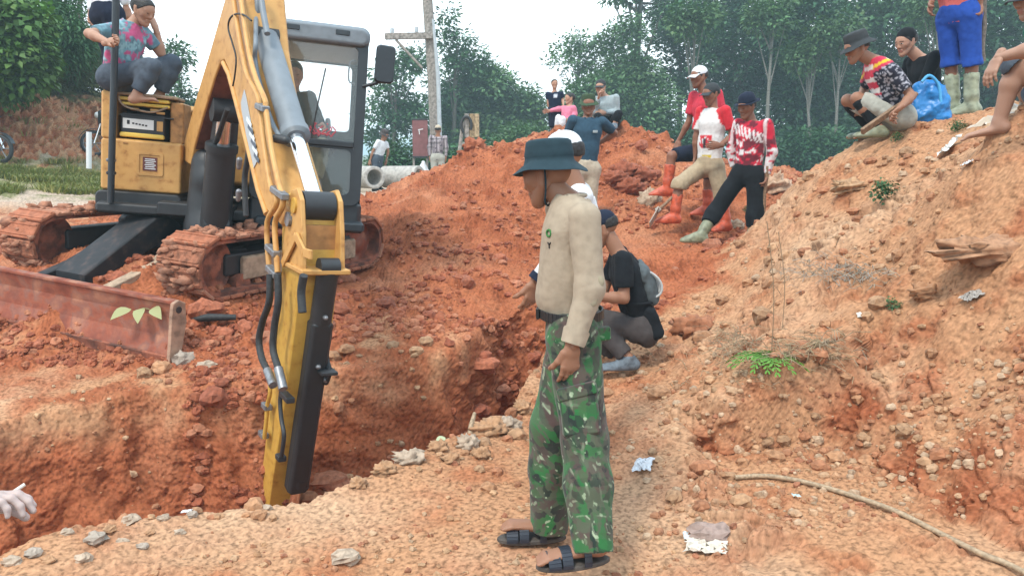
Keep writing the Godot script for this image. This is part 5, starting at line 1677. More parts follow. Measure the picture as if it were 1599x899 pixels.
func people() -> void:
	creases = fnl(63, 3.0, FastNoiseLite.TYPE_SIMPLEX_SMOOTH, 2)
	creases.fractal_type = FastNoiseLite.FRACTAL_RIDGED
	creases.fractal_lacunarity = 2.3; creases.fractal_gain = 0.45
	creases.domain_warp_enabled = true; creases.domain_warp_amplitude = 0.12; creases.domain_warp_frequency = 2.0
	var sk := mat("skin", Color(1, 1, 1), 0.52)
	sk.vertex_color_use_as_albedo = true
	sk.subsurf_scatter_enabled = true; sk.subsurf_scatter_strength = 0.06
	sk.metallic_specular = 0.4
	mat("hair", Color(0.014, 0.012, 0.012), 0.6, 0.0, "", "weave_n", 6.0, 0.6)
	var tanned := Color(0.29, 0.145, 0.09)
	var dark := Color(0.225, 0.105, 0.065)
	var fair := Color(0.40, 0.22, 0.15)
	var khaki := cloth("khaki shirt", Color(0.41, 0.33, 0.245))
	var camo := cloth("camouflage", Color(1, 1, 1))
	camo.albedo_texture = camo_texture()
	camo.uv1_scale = Vector3.ONE * 0.8
	var slate := cloth("slate hat", Color(0.028, 0.052, 0.066))
	var white := cloth("white cloth", Color(0.74, 0.76, 0.79))
	var jeans := cloth("pale jeans", Color(0.24, 0.30, 0.38))
	var black := cloth("black cloth", Color(0.014, 0.016, 0.020))
	var brown := cloth("brown cloth", Color(0.075, 0.066, 0.066))
	var painted := cloth("printed cloth", Color(1, 1, 1), 0.9, true)
	var beige := cloth("beige cloth", Color(0.50, 0.43, 0.33))
	var kh := cloth("khaki trousers", Color(0.42, 0.33, 0.22))
	var navy := cloth("navy cloth", Color(0.018, 0.024, 0.045))
	var redc := cloth("red cloth", Color(0.60, 0.05, 0.08))
	var polo := cloth("blue polo", Color(0.04, 0.085, 0.13))
	var gray := cloth("grey cloth", Color(0.34, 0.40, 0.42))
	var gray_d := cloth("charcoal cloth", Color(0.05, 0.055, 0.06))
	var denim := cloth("grey denim", Color(0.085, 0.105, 0.135))
	var blue := cloth("royal blue cloth", Color(0.022, 0.075, 0.36))
	var coral := cloth("coral cloth", Color(0.60, 0.14, 0.13))
	var pink := cloth("pink cloth", Color(0.72, 0.22, 0.32))
	var stone_c := cloth("stone cloth", Color(0.42, 0.42, 0.37))
	var greenhat := cloth("green camouflage", Color(0.055, 0.085, 0.05))
	var rubber_r := mat("orange rubber", Color(0.66, 0.115, 0.05), 0.45, 0.0, "dirt", "", 2.0)
	var rubber_g := mat("olive rubber", Color(0.27, 0.29, 0.19), 0.5, 0.0, "dirt", "", 2.0)
	var rubber_k := mat("black rubber", Color(0.025, 0.025, 0.028), 0.5, 0.0, "dirt", "", 2.0)
	var shoe_b := mat("muddy blue shoe", Color(0.16, 0.20, 0.24), 0.8, 0.0, "dirt", "", 3.0)
	var D := Vector3.DOWN

	# the man in the foreground
	var J := person("nearest man, in khaki long sleeved shirt, camouflage trousers and slate bucket hat, looking down", "", 3.22,
		{"p": [897, 512], "n": [891, 309, 0.03], "sl": [913, 345, -0.145], "sr": [876, 330, 0.18], "h": [855, 277, 0.05], "el": [921, 450, 0], "wl": [893, 541, 0], "er": [888, 435, 0], "wr": [890, 520, 0],
		"kl": [914, 690, 0], "al": [925, 840, 0], "tl": [855, 868, -1], "kr": [860, 680, 1], "ar": [858, 808, 1], "tr": [800, 818, 0]},
		{"yaw": -98.0, "look": -118.0, "nod": 14.0, "cell": 0.012, "cloth_cell": 0.0085, "head_cell": 0.0036, "hand_cell": 0.0036, "skin": tanned, "shirt": khaki, "sleeve": "long", "hem": -0.05, "tuck": 0.022, "belly": 0.085, "fat": 0.97,
		"pants": camo, "waist": 0.075, "leg_to": 2.15, "wide": 1.42, "feet": "bare", "hat": "bush", "hat_mat": slate, "hat_size": 1.0, "hat_tilt": -0.24, "bald": true, "fold": 0.0048, "thick": 0.012,
		"hand_l": [Vector3(-0.06, -0.98, -0.05), Vector3(-0.35, 0.0, -0.9), 0.30]})
	dress_main(J)
	# the man in white right behind him
	J = person("man in white cap, white shirt and pale jeans half hidden behind the camouflage trousers", "", 3.98,
		{"p": [893, 462], "n": [905, 298, 0], "h": [879, 247, 0], "el": [872, 395, 0], "wl": [836, 440, 0], "er": [890, 380, 0], "wr": [890, 440, 0], "kl": [885, 590, 0], "al": [900, 705, 0], "tl": [872, 716, 0], "kr": [880, 590, 0], "ar": [892, 700, 0], "tr": [868, 712, 0]},
		{"yaw": -95.0, "look": -105.0, "nod": 12.0, "cell": 0.016, "skin": tanned, "shirt": white, "sleeve": "long", "hem": 0.05, "pants": jeans, "wide": 1.1, "leg_to": 1.95, "feet": "shoe", "shoe": rubber_k, "hat": "cap", "hat_mat": white, "visor_mat": navy, "hand_l": [Vector3(-0.25, -0.95, 0), Vector3(-0.6, 0, -0.8), 0.35]})
	var cuff := Mb.new()
	cuff.tube([J.wl.lerp(J.el, 0.22), J.wl.lerp(J.el, 0.02)], 0.047, 14)
	part("cuff", cuff.done(), navy, J.root)
	# crouching behind
	J = person("crouching man in black shirt with a grey pack on his back, behind the nearest man", "", 5.45,
		{"p": [1003, 508], "n": [968, 396, 0], "h": [943, 358, 0.02], "el": [975, 466, 0], "wl": [922, 462, -1], "er": [940, 460, 1], "wr": [905, 470, 0], "kl": [925, 494, 0], "al": [982, 560, 0], "tl": [948, 575, 0], "kr": [915, 500, 1], "ar": [960, 560, 1], "tr": [920, 570, 0]},
		{"yaw": -92.0, "look": -100.0, "nod": 25.0, "cell": 0.016, "skin": tanned, "shirt": black, "sleeve": "short", "hem": 0.02, "pants": brown, "wide": 1.1, "feet": "shoe", "shoe": shoe_b, "fat": 1.1, "hat": "cap", "hat_mat": navy, "fold": 0.012, "leg_to": 1.9})
	waist_pack(J)
	# the three by the heap
	J = person("man in red printed jersey, black trousers and round dark hat standing below the slope", "men in rubber boots below the heap", 8.4,
		{"p": [1168, 270], "n": [1176, 191, 0], "h": [1167, 168, 0], "el": [1207, 243, 0], "wl": [1195, 283, 0], "er": [1142, 236, 1], "wr": [1146, 262, 0], "kr": [1120, 326, 0], "ar": [1094, 368, -1], "tr": [1064, 374, 0], "kl": [1181, 328, 0], "al": [1174, 378, 0], "tl": [1156, 386, -1]},
		{"yaw": -42.0, "look": -55.0, "nod": 14.0, "skin": dark, "shirt": painted, "paint_shirt": "jersey", "sleeve": "long", "hem": 0.03, "pants": black, "wide": 1.4, "leg_to": 1.55, "feet": "boot", "boot_to": 0.62, "shoe": rubber_g, "hat": "bowler", "hat_mat": navy, "s": 0.98, "hand_l": [Vector3(-0.1, -1, 0), Vector3(-1, 0, 0), 0.9]})
	var jersey := J
	J = person("man in white shirt with red sleeves, khaki trousers and dark cap, between two others", "men in rubber boots below the heap", 9.0,
		{"p": [1108, 258], "n": [1114, 171, 0], "h": [1111, 148, 0], "el": [1147, 220, 0], "wl": [1124, 227, -1], "er": [1087, 214, 0], "wr": [1086, 246, 0], "kr": [1061, 287, -1], "ar": [1053, 338, 0], "tr": [1027, 349, 0], "kl": [1128, 308, 0], "al": [1134, 350, 0], "tl": [1118, 361, -1]},
		{"yaw": -48.0, "look": -62.0, "nod": 12.0, "skin": dark, "shirt": painted, "paint_shirt": "raglan", "sleeve": "short", "hem": 0.06, "pants": kh, "wide": 1.35, "leg_to": 1.18, "feet": "boot", "boot_to": 0.70, "shoe": rubber_r, "hat": "cap", "hat_mat": gray_d, "s": 0.98, "hand_l": [Vector3(-1, -0.1, 0.3), Vector3(0, 0, -1), 0.3]})
	J = person("man in red shirt, navy shorts and white cap, one orange boot high on the heap", "men in rubber boots below the heap", 9.4,
		{"p": [1104, 232], "n": [1102, 146, 0], "h": [1092, 121, 0], "er": [1074, 200, 0], "wr": [1054, 231, -1], "el": [1130, 192, 1], "wl": [1124, 225, 0], "kr": [1049, 243, -1], "ar": [1042, 296, 0], "tr": [1018, 307, 0], "kl": [1106, 285, 0], "al": [1106, 326, 0], "tl": [1090, 336, 0]},
		{"yaw": -48.0, "look": -66.0, "nod": 8.0, "skin": dark, "shirt": redc, "sleeve": "short", "hem": 0.05, "pants": navy, "wide": 1.35, "leg_to": 0.92, "feet": "boot", "boot_to": 0.75, "shoe": rubber_r, "hat": "cap", "hat_mat": white, "visor_mat": white, "hand_r": [Vector3(-0.4, -0.9, 0.2), Vector3(0.3, -0.6, -0.5), 0.5]})
	hoe("hoe with a wooden handle resting on the red earth by an orange boot", at(1060, 300, 8.85), at(1028, 328, 8.8), Vector3(-0.5, -0.8, 0.3), Color(0.5, 0.44, 0.38))
	hoe("long handled hoe with a pale blade held upright by the man in the jersey", jersey.wl + Vector3(0.0, 0.10, 0.02), at(1190, 360, 8.25), Vector3(0.8, 0.25, 0.3), Color(0.6, 0.58, 0.55))
	# on the heap
	J = person("man in blue polo shirt and green bush hat with hands on hips below the heap", "", 9.3,
		{"p": [913, 262], "n": [918, 186, 0], "h": [919, 165, 0.02], "el": [960, 208, 1], "wl": [930, 227, -1], "er": [883, 222, 1], "wr": [897, 244, -1], "kl": [921, 315, 0], "al": [922, 364, 0], "tl": [925, 374, -1], "kr": [903, 315, 0], "ar": [901, 364, 0], "tr": [898, 374, -1]},
		{"yaw": 4.0, "look": -4.0, "nod": 0.0, "hat_size": 0.94, "skin": dark, "shirt": polo, "sleeve": "short", "hem": 0.04, "pants": beige, "wide": 1.25, "feet": "shoe", "shoe": rubber_k, "hat": "bush", "hat_mat": greenhat, "broad": 1.05, "leg_to": 1.9, "hand_l": [Vector3(-0.7, -0.6, 0.3), Vector3(-0.4, 0.2, -0.8), 0.4], "hand_r": [Vector3(0.5, -0.8, 0.3), Vector3(0.6, 0, -0.7), 0.4]})
	polo_trim(J)
	person("person in grey sweater and dark cap crouching on the heap's peak, hand at mouth", "", 13.0,
		{"p": [950, 188], "n": [946, 152, 0], "h": [938, 137, -0.03], "el": [963, 174, 0], "wl": [944, 176, -1], "er": [930, 174, -1], "wr": [935, 152, -1], "kl": [966, 178, -1], "al": [960, 194, 0], "tl": [958, 197, -1], "kr": [934, 182, -1], "ar": [938, 196, 0], "tr": [932, 199, -1]},
		{"yaw": -22.0, "look": -20.0, "nod": 8.0, "cell": 0.024, "head_cell": 0.010, "hand_cell": 0.009, "skin": fair, "shirt": gray, "sleeve": "long", "hem": 0.02, "pants": black, "feet": "shoe", "shoe": shoe_b, "hat": "cap", "hat_mat": gray_d, "leg_to": 1.8})
	person("person in pink top with dark hair sitting on the heap with one arm stretched out", "", 14.0,
		{"p": [886, 195], "n": [888, 167, 0], "h": [890, 154, 0], "el": [898, 178, 0], "wl": [890, 186, -1], "er": [872, 170, 0], "wr": [858, 173, 0], "kl": [878, 186, -1], "al": [876, 202, 0], "tl": [868, 206, 0], "kr": [872, 184, -1], "ar": [870, 202, 0], "tr": [864, 206, 0]},
		{"yaw": -55.0, "look": -70.0, "cell": 0.026, "head_cell": 0.010, "hand_cell": 0.010, "skin": fair, "shirt": pink, "sleeve": "long", "hem": 0.04, "pants": white, "feet": "shoe", "shoe": rubber_k, "s": 0.85, "leg_to": 1.9})
	person("child in navy with a pale chest print standing on the far shoulder of the heap", "", 14.6,
		{"p": [867, 171], "n": [866, 145, 0], "h": [866, 131, 0], "el": [879, 156, 0], "wl": [880, 165, -1], "er": [856, 158, 0], "wr": [857, 170, 0], "kl": [871, 186, 0], "al": [874, 200, 0], "tl": [876, 204, -1], "kr": [862, 186, 0], "ar": [862, 200, 0], "tr": [861, 204, -1]},
		{"yaw": 0.0, "look": 10.0, "cell": 0.022, "head_cell": 0.010, "hand_cell": 0.010, "skin": fair, "shirt": painted, "paint_shirt": "navy_white", "sleeve": "short", "hem": 0.04, "pants": navy, "wide": 1.3, "feet": "shoe", "shoe": rubber_k, "s": 0.74, "leg_to": 1.92})
	# far behind, by the pipes
	person("man in white shirt, blue trousers and brimmed hat bending by the concrete pipes", "", 20.5,
		{"p": [589, 246], "n": [597, 221, 0], "h": [600, 211, 0], "el": [606, 236, 0], "wl": [603, 250, 0], "er": [582, 236, 0], "wr": [577, 252, 0], "kl": [592, 272, 0], "al": [594, 294, 0], "tl": [602, 297, 0], "kr": [585, 272, 0], "ar": [585, 294, 0], "tr": [592, 297, 0]},
		{"yaw": 60.0, "look": 60.0, "nod": 20.0, "cell": 0.034, "head_cell": 0.014, "hand_cell": 0.013, "skin": tanned, "shirt": white, "sleeve": "short", "pants": denim, "wide": 1.2, "feet": "shoe", "shoe": rubber_k, "hat": "bush", "hat_mat": brown, "leg_to": 1.9})
	person("man in plaid shirt and pale cap seen from behind beside the maroon board", "", 20.5,
		{"p": [683, 245], "n": [684, 213, 0], "h": [684, 203, 0], "er": [697, 230, 0], "wr": [696, 247, 0], "el": [670, 230, 0], "wl": [671, 247, 0], "kl": [678, 272, 0], "al": [678, 294, 0], "tl": [676, 297, 1], "kr": [690, 272, 0], "ar": [690, 294, 0], "tr": [692, 297, 1]},
		{"yaw": 180.0, "look": 180.0, "cell": 0.034, "head_cell": 0.014, "hand_cell": 0.013, "skin": tanned, "shirt": painted, "paint_shirt": "plaid", "sleeve": "long", "hem": 0.08, "pants": stone_c, "wide": 1.2, "feet": "shoe", "shoe": rubber_k, "hat": "cap", "hat_mat": beige, "leg_to": 1.9, "broad": 1.1})
	# on the digger
	J = person("young person in turquoise and pink shirt squatting on the digger's hood, holding its rail", "", 7.0,
		{"p": [184, 118], "n": [205, 38, 0], "h": [222, 17, 0], "sr": [172, 48, -0.14], "sl": [222, 50, 0.12], "er": [138, 52, -1], "wr": [168, 66, -1], "el": [251, 84, 0], "wl": [243, 46, 0], "kr": [236, 105, -1], "ar": [212, 148, 0], "tr": [238, 155, 0], "kl": [275, 99, 0], "al": [248, 147, 0], "tl": [270, 155, 0]},
		{"yaw": 72.0, "look": 68.0, "nod": 26.0, "cell": 0.015, "skin": fair, "shirt": painted, "paint_shirt": "tiedye", "sleeve": "short", "hem": 0.05, "pants": denim, "wide": 1.25, "feet": "bare", "leg_to": 1.9, "fold": 0.012, "fat": 1.05, "hand_l": [Vector3(-0.3, 0.95, 0.1), Vector3(-0.8, -0.2, -0.3), 0.5], "hand_r": [Vector3(0.9, 0.1, 0.2), Vector3(0.1, 0.3, 0.9), 1.0]})
	person("person in white jacket and black boots standing on the digger behind the squatting one", "", 7.75,
		{"p": [166, 20], "n": [160, -62, 0], "h": [164, -92, 0], "el": [143, -18, 0], "wl": [142, 20, -1], "er": [190, -20, 0], "wr": [196, 10, 0], "kl": [172, 90, 0], "al": [176, 146, 0], "tl": [190, 154, 0], "kr": [180, 88, 0], "ar": [186, 146, 0], "tr": [200, 154, 0]},
		{"yaw": 150.0, "look": 120.0, "cell": 0.02, "skin": fair, "shirt": white, "sleeve": "long", "hem": 0.04, "pants": navy, "wide": 1.1, "feet": "boot", "shoe": rubber_k})
	person("machine operator in black top and olive trousers seated inside the digger's cab", "", 7.45,
		{"p": [452, 232], "n": [455, 146, 0.06], "h": [459, 116, 0], "el": [492, 178, 0], "wl": [503, 196, -1], "er": [420, 180, 0], "wr": [412, 200, -1], "kl": [502, 228, -1], "al": [492, 283, 0], "tl": [494, 292, -1], "kr": [440, 232, -1], "ar": [438, 285, 0], "tr": [436, 294, -1]},
		{"yaw": 14.0, "look": 14.0, "nod": 14.0, "skin": tanned, "shirt": black, "sleeve": "long", "hem": 0.0, "pants": cloth("olive cloth", Color(0.16, 0.16, 0.11)), "wide": 1.1, "feet": "shoe", "shoe": rubber_k, "leg_to": 1.9})
	# on the crest to the right
	J = person("man in black, red and yellow jersey and charcoal bush hat squatting on the crest", "", 7.0,
		{"p": [1402, 180], "n": [1366, 92, 0], "h": [1339, 76, 0], "sl": [1394, 112, -0.17], "sr": [1362, 108, 0.16], "el": [1424, 150, 0], "wl": [1404, 170, -1], "er": [1350, 140, 1], "wr": [1345, 160, -1], "kl": [1326, 148, -1], "al": [1374, 200, 0], "tl": [1342, 212, 0], "kr": [1318, 154, 1], "ar": [1362, 203, 1], "tr": [1330, 212, 0]},
		{"yaw": -88.0, "look": -84.0, "nod": 18.0, "cell": 0.015, "head_cell": 0.0048, "skin": tanned, "shirt": painted, "paint_shirt": "jersey2", "sleeve": "short", "hem": 0.05, "pants": stone_c, "wide": 1.2, "leg_to": 0.93, "feet": "shoe", "shoe": rubber_g, "hat": "bush", "hat_mat": gray_d, "fold": 0.012, "hand_l": [Vector3(-0.7, -0.5, 0.2), Vector3(-0.2, -0.5, 0.3), 1.1]})
	for q in ["l", "r"]:
		var band := nets([limb(J["k" + q].lerp(J["a" + q], 0.14), J["k" + q].lerp(J["a" + q], 0.86), 0.062, 0.046, 0.01)], 0.012, [], [folds, 0.006, Vector3.ONE])
		part("leg_warmer", band.done(), black, J.root)
	pick_handle(J)
	J = person("young man in black jacket and black knitted cap sitting behind the squatting man", "", 7.75,
		{"p": [1455, 178], "n": [1440, 90, 0], "h": [1416, 67, 0], "el": [1440, 140, 0], "wl": [1405, 160, -1], "er": [1410, 140, 0], "wr": [1390, 160, 0], "kl": [1405, 160, 0], "al": [1415, 205, 0], "tl": [1390, 210, 0], "kr": [1400, 165, 1], "ar": [1405, 205, 0], "tr": [1380, 210, 0]},
		{"yaw": -78.0, "look": -68.0, "nod": 16.0, "cell": 0.016, "head_cell": 0.0048, "skin": fair, "shirt": black, "sleeve": "long", "hem": 0.05, "pants": denim, "feet": "shoe", "shoe": rubber_k, "hat": "knit", "hat_mat": black, "leg_to": 1.9})
	J = person("man in royal blue shorts, coral shirt and pale green rubber boots standing on the crest", "", 7.25,
		{"p": [1497, 22], "n": [1492, -66, 0], "h": [1486, -98, 0], "el": [1530, -30, 0], "wl": [1531, 8, 0], "er": [1462, -30, 0], "wr": [1455, 5, -1], "kl": [1518, 100, 0], "al": [1518, 166, 0], "tl": [1503, 175, 0], "kr": [1486, 100, 0], "ar": [1489, 166, 0], "tr": [1466, 176, 0]},
		{"yaw": -58.0, "look": -70.0, "nod": 20.0, "cell": 0.016, "skin": dark, "shirt": coral, "sleeve": "short", "hem": 0.08, "pants": blue, "wide": 1.22, "leg_to": 1.06, "feet": "boot", "boot_to": 0.80, "shoe": cloth_rubber(), "hat": "cap", "hat_mat": navy, "fold": 0.010, "hand_l": [Vector3(0, -1, 0), Vector3(-1, 0, 0.2), 1.1]})
	stick("weathered grey pole held upright by the man in blue shorts", J.wl + Vector3(0.0, 0.35, 0.02), at(1535, 96, 7.2), 0.022, M.oldwood)
	J = person("barefoot man in dark cap sitting at the right edge, hand hanging over his knee", "", 4.7,
		{"p": [1664, 168], "n": [1648, 36, 0], "h": [1614, -4, 0], "sl": [1655, 58, -0.16], "el": [1622, 74, -1], "wl": [1560, 90, 0], "er": [1640, 100, 1], "wr": [1610, 110, 0], "kl": [1577, 92, 0], "al": [1561, 190, 0], "tl": [1515, 212, 0], "kr": [1600, 112, 1], "ar": [1612, 190, 1], "tr": [1576, 208, 0]},
		{"yaw": -90.0, "look": -86.0, "nod": 18.0, "cell": 0.009, "head_cell": 0.006, "hand_cell": 0.0042, "skin": Color(0.34, 0.19, 0.13), "shirt": cloth("green tee", Color(0.04, 0.2, 0.12)), "sleeve": "short", "hem": 0.04, "pants": denim, "wide": 1.3, "leg_to": 0.62, "feet": "bare", "hat": "cap", "hat_mat": gray_d, "hand_l": [Vector3(-0.45, -0.88, 0.1), Vector3(0.75, -0.45, -0.2), 0.32]})
	J = person("person mostly outside the left edge, one hand with a cigarette reaching into view", "", 1.65,
		{"p": [-190, 1010], "n": [-170, 590, 0], "h": [-140, 470, 0], "er": [-190, 850, 0], "wr": [-76, 812, 0], "el": [-300, 850, 0], "wl": [-290, 1000, 0], "kl": [-200, 1320, 0], "al": [-200, 1620, 0], "tl": [-160, 1640, 1], "kr": [-150, 1320, 0], "ar": [-150, 1620, 0], "tr": [-110, 1640, 1]},
		{"yaw": 140.0, "look": 120.0, "cell": 0.016, "hand_cell": 0.004, "skin": Color(0.46, 0.36, 0.33), "shirt": gray, "sleeve": "short", "hem": 0.05, "pants": denim, "feet": "shoe", "shoe": rubber_k, "leg_to": 1.9, "hand_r": [Vector3(0.75, 0.35, -0.3), Vector3(-0.2, -0.9, 0.3), 0.55]})
	solo("cigarette", mb_tube([Vector3.ZERO, at(38, 756, 1.62) - at(14, 772, 1.6)], 0.004, 8), mat("cigarette paper", Color(0.7, 0.66, 0.6), 0.9), "cigarette between the fingers of the hand at the left edge", "cigarette", at(14, 772, 1.6))

func cloth_rubber() -> Material:
	return mat("pale green rubber", Color(0.36, 0.40, 0.28), 0.5, 0.0, "dirt", "", 2.0)

func stick(label: String, a: Vector3, b: Vector3, r: float, m: Material) -> void:
	var ps := []
	for i in 9:
		ps.append(a.lerp(b, i / 8.0) - a + Vector3(sin(i * 1.7), 0, cos(i * 2.3)) * r * 0.25)
	solo("pole", mb_tube(ps, r, 9), m, label, "pole", a)

func hoe(label: String, a: Vector3, b: Vector3, blade: Vector3, c: Color) -> void:
	var o := thing("hoe", label, "hoe", b)
	var mb := Mb.new()
	var ps := []
	for i in 7: ps.append(a.lerp(b, i / 6.0) + Vector3(sin(i * 2.0), 0, cos(i)) * 0.004)
	mb.tube(ps, 0.018, 8)
	part("handle", mb.done(), M.wood, o)
	var head := Mb.new()
	blade = blade.normalized()
	var along_ := (b - a).normalized()
	head.bar(b - along_ * 0.03, b + along_ * 0.03, 0.06, 0.06, blade, 0.01)
	head.bar(b - blade * 0.02, b + blade * 0.20, 0.15, 0.012, along_.cross(blade), 0.004)
	part("blade", head.done(), mat("hoe blade " + label.left(8), c, 0.75, 0.0, "dirt", "", 3.0), o)

func pick_handle(J: Dictionary) -> void:
	var o := thing("wooden_handle", "thick flat wooden tool handle across the squatting man's lap", "handle", at(1346, 205, 6.75))
	var mb := Mb.new()
	var a := at(1346, 206, 6.72); var b := at(1432, 146, 6.85)
	mb.bar(a, a.lerp(b, 0.62), 0.060, 0.034, Vector3(0.4, 0.8, 0.1), 0.008)
	part("shaft", mb.done(), M.wood, o)
	var gp := Mb.new()
	gp.tube([a.lerp(b, 0.6), a.lerp(b, 0.8), b], [0.026, 0.020, 0.019], 10)
	part("grip", gp.done(), M.wood, o)

func waist_pack(J: Dictionary) -> void:
	var o := thing("waist_pack", "grey waist pack with pale straps on the crouching man's back", "bag", J.mid)
	var bk: Vector3 = -J.fw
	var c: Vector3 = J.mid.lerp(J.chest, 0.55) + bk * 0.115
	var up: Vector3 = J.up
	var mb := nets([limb(c - up * 0.08, c + up * 0.07, 0.125, 0.12, 0.01, 0.46, 0.44, J.lf), limb(c - up * 0.075 - J.fw * 0.03, c + up * 0.01 - J.fw * 0.03, 0.095, 0.095, 0.004, 0.45, 0.45, J.lf)], 0.011, [], [folds, 0.016, Vector3.ONE])
	part("pouch", mb.done(), cloth("grey nylon", Color(0.10, 0.12, 0.13), 0.7), o)
	var st := cloth("pale webbing", Color(0.5, 0.52, 0.52), 0.8)
	for k in [-0.07, -0.035, 0.0]:
		var m2 := Mb.new()
		var ps := []
		for i in 12:
			var a := lerpf(-1.5, 1.6, i / 11.0)
			ps.append(c + J.lf * (0.09 + k * 0.9) + up * sin(a) * 0.10 + bk * (cos(a) * 0.10 + k * 0.3))
		m2.tube(ps, 0.0085, 6)
		part("strap", m2.done(), st, o)
	var m3 := Mb.new()
	var P: Vector3 = J.P
	var ps2 := []
	for i in 25:
		var a := TAU * i / 24.0
		ps2.append(J.mid - up * 0.03 + J.lf * cos(a) * 0.175 + J.fw * sin(a) * 0.135)
	m3.tube(ps2, 0.012, 6)
	part("belt", m3.done(), M["black cloth"], o)
	var hp := thing("hip_pouch", "black hip pouch hanging at the crouching man's belt", "bag", P)
	var hc: Vector3 = P + J.lf * 0.15 - J.fw * 0.07 + up * 0.05
	part("pouch", nets([limb(hc - up * 0.075, hc + up * 0.075, 0.055, 0.05, 0.01, 0.62, 0.62, J.fw)], 0.011, [], [folds, 0.01, Vector3.ONE]).done(), M["black cloth"], hp)

func polo_trim(J: Dictionary) -> void:
	var c := Mb.new()
	var ps := []
	for i in 17:
		var a := lerpf(0.5, TAU - 0.5, i / 16.0) + PI * 0.5
		ps.append(J.N + J.up * (0.0 + 0.012 * sin(a)) + J.lf * cos(a) * 0.068 + J.fw * sin(a) * 0.066)
	c.tube(ps, 0.013, 6)
	part("collar", c.done(), M["blue polo"], J.root)
	var e := Mb.new()
	var q: Vector3 = J.chest + J.fw * 0.125 + J.lf * 0.075 - J.up * 0.01
	e.box(Transform3D(Basis(J.lf, J.up, J.fw), q), Vector3(0.055, 0.03, 0.012), 0.003)
	part("chest_badge", e.done(), M["grey cloth"], J.root)

